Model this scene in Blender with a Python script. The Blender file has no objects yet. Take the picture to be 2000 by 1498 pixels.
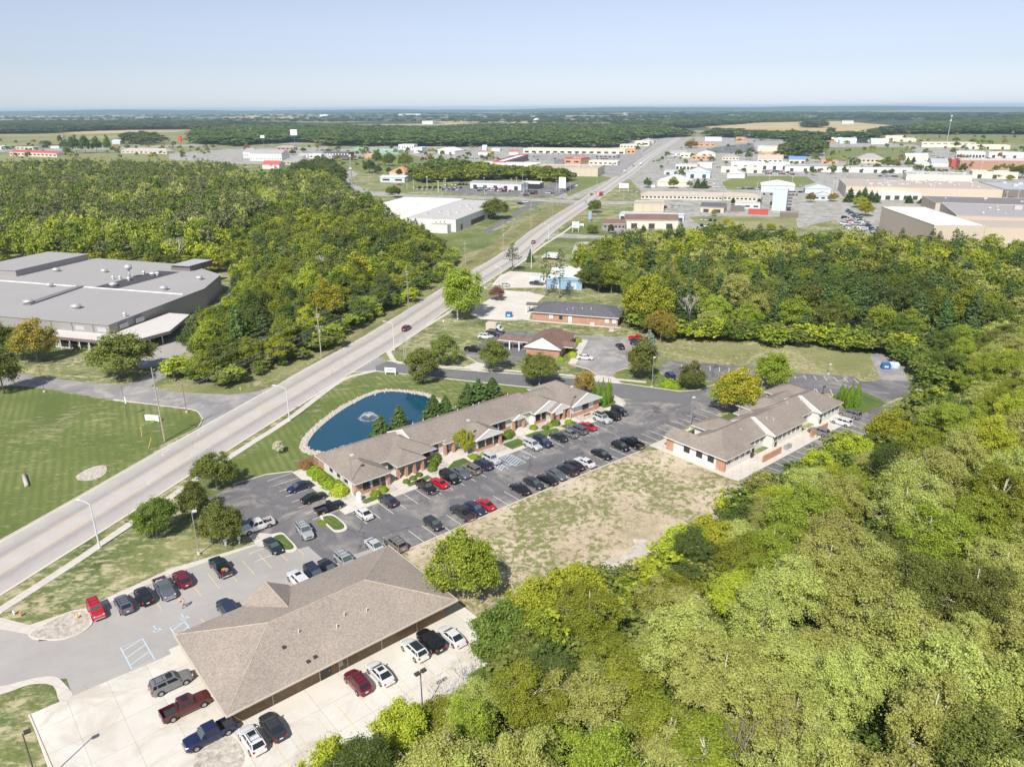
import bpy, math, random
import numpy as np
from mathutils import Vector, Matrix
from mathutils.geometry import tessellate_polygon
random.seed(7); RNG = np.random.default_rng(7)
S = bpy.context.scene
COL = S.collection
R = math.radians

# ---------------------------------------------------------------- camera
F, H = 1450.0, 68.0
PITCH = math.atan((749 - 211) / F); ROLL = -math.atan(12 / 2000)
cam = bpy.data.cameras.new('camera'); camo = bpy.data.objects.new('camera', cam); COL.objects.link(camo)
cam.sensor_width = 36; cam.lens = F / 2000 * 36; cam.clip_start = 1; cam.clip_end = 200000
camo.matrix_world = Matrix.Translation((0, 0, H)) @ Matrix.Rotation(R(90) - PITCH, 4, 'X') @ Matrix.Rotation(ROLL, 4, 'Z')
S.camera = camo
# ---------------------------------------------------------------- sky and sun
SUN_AZ, SUN_EL = R(198), R(47)          # clockwise from +Y: the sun stands behind the camera
w = bpy.data.worlds.new('World'); S.world = w; w.use_nodes = True
nt = w.node_tree; bg = nt.nodes['Background']
sky = nt.nodes.new('ShaderNodeTexSky'); sky.sky_type = 'NISHITA'; sky.sun_disc = False
sky.sun_elevation = SUN_EL; sky.sun_rotation = SUN_AZ; sky.air_density = 1.0; sky.altitude = 200
sky.dust_density = 0.2; sky.ozone_density = 4.0
hs = nt.nodes.new('ShaderNodeHueSaturation'); hs.inputs['Saturation'].default_value = 0.42; nt.links.new(sky.outputs[0], hs.inputs['Color'])
tn = nt.nodes.new('ShaderNodeMix'); tn.data_type = 'RGBA'; tn.blend_type = 'MULTIPLY'; tn.inputs[0].default_value = 1.0; tn.inputs[7].default_value = (0.92, 0.965, 1.125, 1)
nt.links.new(hs.outputs[0], tn.inputs[6]); nt.links.new(tn.outputs[2], bg.inputs[0]); bg.inputs[1].default_value = 0.076
sd = bpy.data.lights.new('sun', 'SUN'); sd.energy = 4.1; sd.angle = R(0.6); sd.color = (1.0, 0.95, 0.87)
so = bpy.data.objects.new('sun', sd); COL.objects.link(so)
sdir = Vector((math.sin(SUN_AZ) * math.cos(SUN_EL), math.cos(SUN_AZ) * math.cos(SUN_EL), math.sin(SUN_EL)))
so.rotation_euler = sdir.to_track_quat('Z', 'Y').to_euler(); so.location = (0, -200, 300)
S.view_settings.view_transform = 'Standard'; S.view_settings.look = 'None'
S.view_settings.exposure = 0.48; S.view_settings.gamma = 1
S.render.engine = 'CYCLES'
S.cycles.max_bounces = 6; S.cycles.diffuse_bounces = 3; S.cycles.transparent_max_bounces = 6; S.cycles.volume_bounces = 1

# ---------------------------------------------------------------- layout helpers
def at(x, y, z=0.0):
    """a point of the place at height z, measured on the 2000-pixel photograph"""
    d = (x - 1000.0, -(y - 749.0)); c, s = math.cos(ROLL), math.sin(ROLL)
    X = c * d[0] - s * d[1]; U = s * d[0] + c * d[1]
    cp, sp = math.cos(PITCH), math.sin(PITCH)
    vy = F * cp + U * sp; vz = -F * sp + U * cp
    t = (H - z) / -vz
    return Vector((X * t, vy * t, z))
CA = R(40.2); CU = Vector((math.cos(CA), math.sin(CA))); CW = Vector((-math.sin(CA), math.cos(CA)))
def uw(u, w_, z=0.0):
    """campus frame: u runs along the offices, w away from the camera"""
    return Vector((CU.x * u + CW.x * w_, CU.y * u + CW.y * w_, z))
def P(pts, z=0.0): return [at(x, y, z) for x, y in pts]
def dist(p): return math.hypot(p[0], p[1])
def mpp(x, y): return (at(x + 1, y) - at(x, y)).length   # metres a pixel covers sideways

# ---------------------------------------------------------------- materials
MATS = {}
def nodes(name, rough=0.9, metal=0.0, coat=0.0):
    m = bpy.data.materials.new(name); m.use_nodes = True; n = m.node_tree; b = n.nodes['Principled BSDF']
    b.inputs['Roughness'].default_value = rough; b.inputs['Metallic'].default_value = metal
    if coat: b.inputs['Coat Weight'].default_value = coat; b.inputs['Coat Roughness'].default_value = 0.05
    MATS[name] = m
    return m, n, b
def N(n, t, **k):
    o = n.nodes.new(t)
    for a, v in k.items():
        if a in o.inputs: o.inputs[a].default_value = v
        else: setattr(o, a, v)
    return o
def noise(n, vec, scale, detail=4.0, rough=0.6, dist_=0.0):
    o = n.nodes.new('ShaderNodeTexNoise'); o.inputs['Scale'].default_value = scale; o.inputs['Detail'].default_value = detail
    o.inputs['Roughness'].default_value = rough; o.inputs['Distortion'].default_value = dist_
    n.links.new(vec, o.inputs['Vector']); return o.outputs['Fac']
def ramp(n, fac, stops):
    o = n.nodes.new('ShaderNodeValToRGB'); e = o.color_ramp.elements
    while len(e) < len(stops): e.new(0.5)
    for q, (p_, c) in zip(e, stops):
        q.position = p_; q.color = (*c, 1) if not isinstance(c, (int, float)) else (c, c, c, 1)
    n.links.new(fac, o.inputs[0]); return o.outputs[0]
def mix(n, fac, a, b, mode='MIX'):
    o = n.nodes.new('ShaderNodeMix'); o.data_type = 'RGBA'; o.blend_type = mode
    for s, v in ((o.inputs[0], fac), (o.inputs[6], a), (o.inputs[7], b)):
        if isinstance(v, (int, float)): s.default_value = v
        elif isinstance(v, tuple): s.default_value = (*v, 1)
        else: n.links.new(v, s)
    return o.outputs[2]
def mth(n, op, a, b=None):
    o = n.nodes.new('ShaderNodeMath'); o.operation = op
    for s, v in zip(o.inputs, (a, b)):
        if v is None: continue
        if isinstance(v, (int, float)): s.default_value = v
        else: n.links.new(v, s)
    return o.outputs[0]
def obj_vec(n, rot=0.0, sc=(1, 1, 1)):
    t = n.nodes.new('ShaderNodeTexCoord'); mp = n.nodes.new('ShaderNodeMapping')
    mp.inputs['Rotation'].default_value = (0, 0, rot); mp.inputs['Scale'].default_value = sc
    n.links.new(t.outputs['Object'], mp.inputs[0]); return mp.outputs[0]
def flat(name, c, rough=0.7, var=0.12, scale=0.8, metal=0.0, coat=0.0):
    """painted or cast surface with a little unevenness"""
    m, n, b = nodes(name, rough, metal, coat); v = obj_vec(n)
    f = noise(n, v, scale, 5); f2 = noise(n, v, scale * 9, 3)
    a = tuple(x * (1 - var) for x in c); d = tuple(min(1, x * (1 + var)) for x in c)
    n.links.new(mix(n, mth(n, 'ADD', mth(n, 'MULTIPLY', f, 0.7), mth(n, 'MULTIPLY', f2, 0.3)), a, d), b.inputs['Base Color']); return m

def ground_mat(name, cols, scale=0.05, fine=1.2, rough=1.0, stripes=None, speck=None, worn=None, streak=1.0):
    """cols: dark, mid, light; broad patches times fine grain; optional mown stripes (angle, width)"""
    m, n, b = nodes(name, rough); v = obj_vec(n)
    f = noise(n, v, scale, 8, 0.62, 0.4); g = noise(n, v, fine, 6, 0.7)
    fac = mth(n, 'ADD', mth(n, 'MULTIPLY', f, 0.62), mth(n, 'MULTIPLY', g, 0.38))
    c = ramp(n, fac, [(0.36, cols[0]), (0.5, cols[1]), (0.62, cols[2])])
    if stripes:
        ang, wd = stripes; vs = obj_vec(n, ang)
        wv = N(n, 'ShaderNodeTexWave', Scale=0.31 / wd, Distortion=1.2); wv.inputs['Detail Scale'].default_value = 0.4; n.links.new(vs, wv.inputs[0])
        c = mix(n, mth(n, 'MULTIPLY', wv.outputs['Fac'], 0.75), c, tuple(x * 0.78 for x in cols[1]), 'MIX')
    if worn:
        wc, wscale, wlo, whi = worn
        wf = noise(n, v, wscale, 9, 0.68, 0.8); wg = noise(n, obj_vec(n, R(-62), (streak, 1, 1)), 0.8, 6, 0.75, .3)
        wf = mth(n, 'ADD', mth(n, 'MULTIPLY', wf, 0.42), mth(n, 'MULTIPLY', wg, 0.58))
        c = mix(n, ramp(n, wf, [(wlo, 0.0), (whi, 1.0)]), c, wc)
    if speck:
        sc, lo, hi = speck; s = noise(n, v, 2.6, 3, 0.7)
        c = mix(n, ramp(n, s, [(lo, 0.0), (hi, 1.0)]), c, sc)
    n.links.new(c, b.inputs['Base Color'])
    bp = n.nodes.new('ShaderNodeBump'); bp.inputs['Strength'].default_value = 0.35; bp.inputs['Distance'].default_value = 0.08
    n.links.new(noise(n, v, 2.5, 6, 0.8), bp.inputs['Height']); n.links.new(bp.outputs[0], b.inputs['Normal'])
    return m
def asphalt(name, lo, hi, cracks=0.5, crack_col=(0.035, 0.035, 0.04), csc=0.045, tint=(1, 0.98, 1.0), stain=None, joints=0.0, rot=0.0):
    m, n, b = nodes(name, 0.92); v = obj_vec(n, rot)
    f = noise(n, v, 0.09, 8, 0.62, 0.6); g = noise(n, v, 7.0, 4, 0.8); h_ = noise(n, v, 0.6, 6, 0.7)
    fac = mth(n, 'ADD', mth(n, 'ADD', mth(n, 'MULTIPLY', f, 0.55), mth(n, 'MULTIPLY', g, 0.2)), mth(n, 'MULTIPLY', h_, 0.25))
    c = ramp(n, fac, [(0.38, tuple(lo * t for t in tint)), (0.62, tuple(hi * t for t in tint))])
    if stain:
        sf = noise(n, v, 0.13, 9, 0.7, 1.0); c = mix(n, ramp(n, sf, [(0.48, 0.0), (0.62, 0.8)]), c, stain)
    if cracks:
        vo = n.nodes.new('ShaderNodeTexVoronoi'); vo.feature = 'DISTANCE_TO_EDGE'; vo.inputs['Scale'].default_value = csc
        nn = n.nodes.new('ShaderNodeTexNoise'); nn.inputs['Scale'].default_value = 0.22; nn.inputs['Detail'].default_value = 6
        n.links.new(v, nn.inputs['Vector']); ad = n.nodes.new('ShaderNodeVectorMath'); ad.operation = 'MULTIPLY_ADD'
        n.links.new(nn.outputs['Color'], ad.inputs[0]); ad.inputs[1].default_value = (9, 9, 0); n.links.new(v, ad.inputs[2])
        n.links.new(ad.outputs[0], vo.inputs['Vector'])
        e = ramp(n, vo.outputs['Distance'], [(0.0, 1.0), (0.09 * csc * 1.6, 0.0)])
        msk = ramp(n, noise(n, v, 0.07, 3), [(0.42, 0.0), (0.55, cracks)])
        c = mix(n, mix(n, 1.0, e, msk, 'MULTIPLY'), c, crack_col)
    if joints:
        br = N(n, 'ShaderNodeTexBrick', Scale=1.0); br.inputs['Mortar Size'].default_value = 0.035; br.offset = 0
        br.inputs['Brick Width'].default_value = joints; br.inputs['Row Height'].default_value = joints
        br.inputs['Color1'].default_value = (1, 1, 1, 1); br.inputs['Color2'].default_value = (0.93, 0.93, 0.92, 1); br.inputs['Mortar'].default_value = (0.72, 0.7, 0.67, 1)
        n.links.new(v, br.inputs[0]); c = mix(n, 1.0, c, br.outputs[0], 'MULTIPLY')
    n.links.new(c, b.inputs['Base Color'])
    bp = n.nodes.new('ShaderNodeBump'); bp.inputs['Strength'].default_value = 0.15; bp.inputs['Distance'].default_value = 0.02
    n.links.new(g, bp.inputs['Height']); n.links.new(bp.outputs[0], b.inputs['Normal'])
    return m
def wall_vec(n):
    """(x+y, z) of the object: courses run level on every wall"""
    t = n.nodes.new('ShaderNodeTexCoord'); s = n.nodes.new('ShaderNodeSeparateXYZ'); n.links.new(t.outputs['Object'], s.inputs[0])
    c = n.nodes.new('ShaderNodeCombineXYZ'); n.links.new(mth(n, 'ADD', s.outputs[0], s.outputs[1]), c.inputs[0]); n.links.new(s.outputs[2], c.inputs[1]); return c.outputs[0]
def brick(name, c1, c2, mortar, bw=0.4, rh=0.13):
    m, n, b = nodes(name, 0.9); v = wall_vec(n)
    br = N(n, 'ShaderNodeTexBrick', Scale=1.0); br.inputs['Brick Width'].default_value = bw; br.inputs['Row Height'].default_value = rh; br.inputs['Mortar Size'].default_value = 0.012
    for k, c in (('Color1', c1), ('Color2', c2), ('Mortar', mortar)): br.inputs[k].default_value = (*c, 1)
    n.links.new(v, br.inputs[0]); f = noise(n, v, 0.5, 5)
    n.links.new(mix(n, 1.0, br.outputs[0], ramp(n, f, [(0.3, 0.86), (0.7, 1.1)]), 'MULTIPLY'), b.inputs['Base Color']); return m
def siding(name, c, pitch=0.2, horiz=True, dark=0.85, rough=0.6):
    m, n, b = nodes(name, rough); v = wall_vec(n)
    s = n.nodes.new('ShaderNodeSeparateXYZ'); n.links.new(v, s.inputs[0])
    q = mth(n, 'FRACT', mth(n, 'MULTIPLY', s.outputs[1] if horiz else s.outputs[0], 1 / pitch))
    e = ramp(n, q, [(0.0, dark), (0.16, 1.0), (0.9, 1.0)]); f = noise(n, v, 0.35, 6)
    cc = mix(n, 1.0, mix(n, f, tuple(x * 0.93 for x in c), c), e, 'MULTIPLY')
    n.links.new(cc, b.inputs['Base Color']); return m
def shingle(name, c1, c2, c3, coarse=0.12, fine=3.2, stain=0.0):
    m, n, b = nodes(name, 0.95); v = obj_vec(n)
    vo = N(n, 'ShaderNodeTexVoronoi', Scale=fine); n.links.new(v, vo.inputs['Vector'])
    sp = n.nodes.new('ShaderNodeSeparateColor'); n.links.new(vo.outputs['Color'], sp.inputs[0])
    c = ramp(n, sp.outputs[0], [(0.1, c1), (0.5, c2), (0.9, c3)])
    f = noise(n, v, coarse, 7, 0.65); c = mix(n, 1.0, c, ramp(n, f, [(0.3, 0.9), (0.7, 1.1)]), 'MULTIPLY')
    if stain:
        sf = noise(n, v, 0.3, 8, 0.7, 0.6); c = mix(n, ramp(n, sf, [(0.45, 0.0), (0.7, stain)]), c, tuple(x * 0.6 for x in c1))
    n.links.new(c, b.inputs['Base Color']); return m
def foliage(name, dark, mid, light, trans=0.42, yel=None, yamt=0.0, gain=2.1):
    dark, mid, light = (tuple(min(.62, x * gain * k) for x, k in zip(c, (1.13, 1.055, .95))) for c in (dark, mid, light)); yel = yel and tuple(x * gain for x in yel)
    m = bpy.data.materials.new(name); m.use_nodes = True; n = m.node_tree; n.nodes.clear(); MATS[name] = m
    g = n.nodes.new('ShaderNodeNewGeometry'); oi = n.nodes.new('ShaderNodeObjectInfo'); v = obj_vec(n)
    f = noise(n, v, 0.33, 3, 0.6)
    fac = mth(n, 'ADD', mth(n, 'MULTIPLY', g.outputs['Random Per Island'], 0.5), mth(n, 'MULTIPLY', f, 0.5))
    c = ramp(n, fac, [(0.15, dark), (0.48, mid), (0.82, light)])
    if yel: c = mix(n, ramp(n, noise(n, v, 0.17, 2), [(0.48, 0.0), (0.62, yamt)]), c, yel)
    hs = N(n, 'ShaderNodeHueSaturation'); n.links.new(c, hs.inputs['Color'])
    n.links.new(mth(n, 'ADD', 0.493, mth(n, 'MULTIPLY', oi.outputs['Random'], 0.026)), hs.inputs['Hue'])
    n.links.new(mth(n, 'ADD', 0.84, mth(n, 'MULTIPLY', oi.outputs['Random'], 0.4)), hs.inputs['Value'])
    d = n.nodes.new('ShaderNodeBsdfDiffuse'); t = n.nodes.new('ShaderNodeBsdfTranslucent'); mx = n.nodes.new('ShaderNodeMixShader'); mx.inputs[0].default_value = trans
    n.links.new(hs.outputs[0], d.inputs[0]); n.links.new(hs.outputs[0], t.inputs[0]); n.links.new(d.outputs[0], mx.inputs[1]); n.links.new(t.outputs[0], mx.inputs[2])
    o = n.nodes.new('ShaderNodeOutputMaterial'); n.links.new(mx.outputs[0], o.inputs[0]); return m

G1, G2, G3 = (0.052, 0.085, 0.018), (0.135, 0.175, 0.048), (0.30, 0.29, 0.13)
ground_mat('lawn', ((0.075, 0.112, 0.020), (0.135, 0.178, 0.040), (0.22, 0.24, 0.08)), 0.05, 2.2, stripes=(R(-28), 1.6), worn=((0.37, 0.33, 0.185), 0.03, 0.52, 0.63), streak=.4)
ground_mat('lawn_dry', (G1, (0.15, 0.18, 0.055), (0.26, 0.25, 0.11)), 0.08, 1.3, worn=((0.46, 0.41, 0.25), 0.07, 0.49, 0.575), streak=.5)
ground_mat('meadow', ((0.13, 0.15, 0.04), (0.215, 0.225, 0.085), (0.31, 0.28, 0.14)), 0.05, 1.6, worn=((0.44, 0.38, 0.23), 0.04, 0.5, 0.6))
ground_mat('dirt', ((0.30, 0.25, 0.15), (0.50, 0.41, 0.29), (0.62, 0.53, 0.40)), 0.09, 1.5, worn=((0.19, 0.20, 0.07), 0.07, 0.485, 0.54))
ground_mat('green_lawn', ((0.05, 0.09, 0.015), (0.095, 0.15, 0.028), (0.16, 0.20, 0.05)), 0.3, 2.5, stripes=(R(-50), 0.9))
ground_mat('forest_floor', ((0.05, 0.055, 0.02), (0.10, 0.10, 0.035), (0.24, 0.20, 0.11)), 0.1, 1.0)
ground_mat('brush', ((0.10, 0.11, 0.035), (0.24, 0.20, 0.09), (0.36, 0.29, 0.16)), 0.12, 1.1, worn=((0.14, 0.19, 0.045), 0.07, 0.46, 0.6))
ground_mat('gravel', ((0.27, 0.24, 0.20), (0.46, 0.42, 0.365), (0.62, 0.58, 0.51)), 1.5, 4.0)
ground_mat('white_gravel', ((0.40, 0.37, 0.33), (0.55, 0.51, 0.46), (0.66, 0.63, 0.58)), 0.25, 3.0, worn=((0.46, 0.38, 0.27), 0.2, 0.49, 0.58))
ground_mat('tan_field', ((0.36, 0.28, 0.13), (0.46, 0.36, 0.18), (0.54, 0.44, 0.24)), 0.004, 0.05)
ground_mat('green_field', ((0.15, 0.17, 0.05), (0.24, 0.24, 0.09), (0.34, 0.31, 0.14)), 0.004, 0.05)
ground_mat('far_grass', ((0.12, 0.16, 0.04), (0.19, 0.22, 0.065), (0.25, 0.26, 0.10)), 0.02, 0.3, stripes=(R(-17), 9))
asphalt('asphalt', 0.118, 0.185, 0.95, csc=0.05, tint=(1.0, 0.97, 1.005), stain=(0.33, 0.30, 0.27))
asphalt('asphalt_new', 0.14, 0.19, 0.5, csc=.06, tint=(1, 0.985, 1.0))
asphalt('asphalt_grey', 0.34, 0.42, 0.35, (0.2, 0.18, 0.17), 0.03, tint=(1.0, 0.945, 0.89))
asphalt('asphalt_worn', 0.21, 0.33, 0.5, (0.12, 0.11, 0.11), 0.05, tint=(1, 0.96, 0.95), stain=(0.42, 0.39, 0.36))
asphalt('concrete', 0.58, 0.70, 0.0, tint=(1.0, 0.945, 0.84), joints=4.6, rot=-CA)
asphalt('concrete_slab', 0.60, 0.70, 0.35, (0.52, 0.47, 0.4), 0.05, tint=(1.0, 0.955, 0.865), joints=4.6, rot=-CA, stain=(0.52, 0.47, 0.39))
asphalt('sidewalk', 0.56, 0.66, 0.0, tint=(1.0, 0.93, 0.83), joints=1.6, rot=-R(73))
asphalt('town_pavement', 0.30, 0.48, 0.0, tint=(1, 0.955, 0.90), stain=(0.17, 0.19, 0.09))
flat('kerb', (0.62, 0.57, 0.49), 0.9); flat('line_paint', (0.72, 0.69, 0.60), 0.8, 0.25, 2.0); flat('yellow_paint', (0.66, 0.52, 0.24), 0.8, 0.25, 2.0); flat('blue_paint', (0.50, 0.62, 0.70), 0.8, 0.2, 2.0); flat('arrow_paint', (0.60, 0.57, 0.53), 0.8, 0.2, 3.0); flat('white_paint', (0.78, 0.77, 0.75), 0.8, 0.2, 2.0)
shingle('shingle_tan', (0.27, 0.227, 0.188), (0.325, 0.276, 0.232), (0.38, 0.325, 0.276), fine=6.5)
shingle('shingle_brown', (0.235, 0.20, 0.17), (0.265, 0.227, 0.194), (0.295, 0.255, 0.22), fine=4.5, stain=0.25)
shingle('shingle_red_brown', (0.15, 0.085, 0.065), (0.20, 0.12, 0.095), (0.25, 0.155, 0.125), fine=4.5)
shingle('shingle_charcoal', (0.085, 0.08, 0.095), (0.115, 0.11, 0.125), (0.15, 0.145, 0.16), fine=4.5)
shingle('shingle_grey', (0.24, 0.22, 0.21), (0.31, 0.29, 0.28), (0.38, 0.36, 0.34), fine=2)
shingle('ridge_cap', (0.40, 0.33, 0.27), (0.46, 0.38, 0.31), (0.54, 0.46, 0.37), fine=5)
brick('brick_brown', (0.17, 0.10, 0.045), (0.28, 0.175, 0.085), (0.34, 0.29, 0.22))
brick('brick_orange', (0.44, 0.20, 0.11), (0.53, 0.27, 0.165), (0.55, 0.42, 0.33))
brick('brick_red', (0.40, 0.19, 0.125), (0.47, 0.245, 0.165), (0.45, 0.32, 0.26))
siding('siding_white', (0.74, 0.73, 0.70)); siding('siding_cream', (0.68, 0.63, 0.53)); siding('metal_white', (0.72, 0.73, 0.72), 0.6, False); siding('metal_grey', (0.33, 0.31, 0.30), 0.5, False, 0.8)
siding('metal_blue', (0.30, 0.45, 0.60), 0.5, False); siding('metal_tan', (0.60, 0.51, 0.40), 1.2, False, 0.93); siding('metal_cream', (0.76, 0.70, 0.55), 1.2, False, 0.93); siding('metal_brown', (0.20, 0.17, 0.15), 0.4, False, 0.8); siding('metal_paleblue', (0.58, 0.64, 0.70), 0.6, False); siding('block_tan', (0.62, 0.54, 0.43), 6.0, False, 0.82); siding('panel_orange', (0.62, 0.36, 0.2), 2.5, False, 0.8); siding('metal_red', (0.5, 0.09, 0.07), 0.6, False)
flat('roof_white', (0.82, 0.82, 0.80), 0.6, 0.05, 0.1); flat('roof_membrane', (0.50, 0.485, 0.46), 0.8, 0.14, 0.08); flat('roof_grey', (0.36, 0.345, 0.34), 0.8, 0.10, 0.05); flat('roof_pale', (0.62, 0.58, 0.55), 0.7, 0.16, 0.3); flat('roof_metal', (0.44, 0.45, 0.46), 0.5, 0.08, 0.2); flat('roof_tar', (0.07, 0.065, 0.075), 0.9, 0.2, 0.3); flat('roof_red', (0.50, 0.10, 0.10), 0.6, 0.12, 0.3); flat('roof_blue', (0.15, 0.28, 0.5), 0.6); flat('roof_orange', (0.55, 0.24, 0.12), 0.7); flat('roof_tan', (0.46, 0.40, 0.34), 0.8, 0.1, 0.1); flat('roof_dark', (0.2, 0.19, 0.2), 0.8, 0.12, 0.1)
flat('trim_white', (0.80, 0.79, 0.76), 0.5, 0.04); flat('trim_tan', (0.58, 0.52, 0.42), 0.6, 0.05); flat('trim_dark', (0.06, 0.055, 0.05), 0.5, 0.1); flat('pole_metal', (0.42, 0.42, 0.42), 0.45, 0.06, 1, 0.4); flat('pole_white', (0.66, 0.67, 0.67), 0.45, 0.05); flat('pole_wood', (0.42, 0.37, 0.31), 0.95, 0.2, 3); flat('wire', (0.35, 0.35, 0.36), 0.6); flat('galvanised', (0.68, 0.68, 0.67), 0.35, 0.08, 1, 0.5); flat('hydrant_yellow', (0.7, 0.5, 0.12), 0.6); flat('bark', (0.26, 0.22, 0.18), 0.95, 0.3, 2); flat('bark_pale', (0.56, 0.52, 0.46), 0.95, 0.2, 2); flat('bark_dark', (0.13, 0.10, 0.08), 0.95, 0.25, 2); flat('mulch', (0.20, 0.12, 0.09), 1.0, 0.3, 3); flat('stone', (0.48, 0.43, 0.37), 0.9, 0.25, 1.5)
flat('glass_dark', (0.035, 0.04, 0.045), 0.08, 0.2, 1.0); flat('sign_white', (0.80, 0.81, 0.82), 0.5, 0.02); flat('sign_green', (0.25, 0.45, 0.33), 0.5); flat('sign_red', (0.62, 0.07, 0.06), 0.5); flat('dumpster_blue', (0.03, 0.13, 0.42), 0.5, 0.15); flat('dumpster_pale', (0.35, 0.5, 0.66), 0.5, 0.1); flat('fence_wood', (0.33, 0.19, 0.12), 0.9, 0.2)
def water():
    m, n, b = nodes('pond_water', 0.06); v = obj_vec(n)
    f = noise(n, v, 0.12, 3); n.links.new(mix(n, f, (0.005, 0.055, 0.10), (0.010, 0.078, 0.135)), b.inputs['Base Color'])
    bp = n.nodes.new('ShaderNodeBump'); bp.inputs['Strength'].default_value = 0.12; bp.inputs['Distance'].default_value = 0.05
    n.links.new(noise(n, v, 2.2, 3), bp.inputs['Height']); n.links.new(bp.outputs[0], b.inputs['Normal'])
water()
def tree_bases():
    f = foliage
    f('leaf_green', (0.034, 0.055, 0.012), (0.078, 0.112, 0.024), (0.145, 0.178, 0.044))
    f('leaf_bright', (0.062, 0.088, 0.012), (0.140, 0.175, 0.026), (0.225, 0.245, 0.045))
    f('leaf_olive', (0.046, 0.060, 0.016), (0.098, 0.120, 0.032), (0.165, 0.182, 0.055))
    f('leaf_dark', (0.028, 0.046, 0.014), (0.060, 0.088, 0.026), (0.105, 0.135, 0.04))
    f('leaf_poplar', (0.10, 0.118, 0.032), (0.215, 0.238, 0.070), (0.32, 0.335, 0.12), 0.42)
    f('leaf_grey', (0.05, 0.06, 0.026), (0.10, 0.115, 0.052), (0.16, 0.172, 0.085))
    f('leaf_far', (0.020, 0.034, 0.012), (0.040, 0.058, 0.022), (0.068, 0.090, 0.034), gain=2.5); f('leaf_far_light', (0.034, 0.050, 0.016), (0.066, 0.088, 0.028), (0.105, 0.125, 0.045), gain=2.4)
    f('leaf_yellow', (0.085, 0.088, 0.012), (0.19, 0.175, 0.022), (0.31, 0.26, 0.035), 0.3, (0.10, 0.15, 0.02), 0.7)
    f('leaf_lime', (0.09, 0.115, 0.012), (0.195, 0.225, 0.024), (0.29, 0.30, 0.05), 0.35)
    f('leaf_rust', (0.075, 0.055, 0.020), (0.150, 0.105, 0.036), (0.235, 0.165, 0.06), 0.3)
    f('leaf_orange', (0.07, 0.07, 0.018), (0.16, 0.135, 0.03), (0.26, 0.185, 0.045), 0.3, (0.09, 0.12, 0.03), 0.7)
    f('leaf_purple', (0.05, 0.03, 0.028), (0.11, 0.06, 0.052), (0.17, 0.10, 0.08), 0.2)
    f('needle_dark', (0.018, 0.036, 0.014), (0.042, 0.068, 0.026), (0.078, 0.108, 0.042), 0.15)
    f('needle_green', (0.022, 0.045, 0.014), (0.050, 0.082, 0.026), (0.092, 0.130, 0.045), 0.15)
    f('needle_blue', (0.06, 0.08, 0.07), (0.12, 0.15, 0.135), (0.2, 0.23, 0.21), 0.1)
    f('arbor', (0.03, 0.062, 0.006), (0.07, 0.12, 0.012), (0.11, 0.17, 0.022), 0.15)
    f('hedge', (0.05, 0.085, 0.008), (0.11, 0.165, 0.016), (0.17, 0.23, 0.03), 0.2)
    f('twigs', (0.22, 0.18, 0.13), (0.32, 0.27, 0.2), (0.42, 0.36, 0.28), 0.0)
tree_bases()
M = MATS

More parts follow.
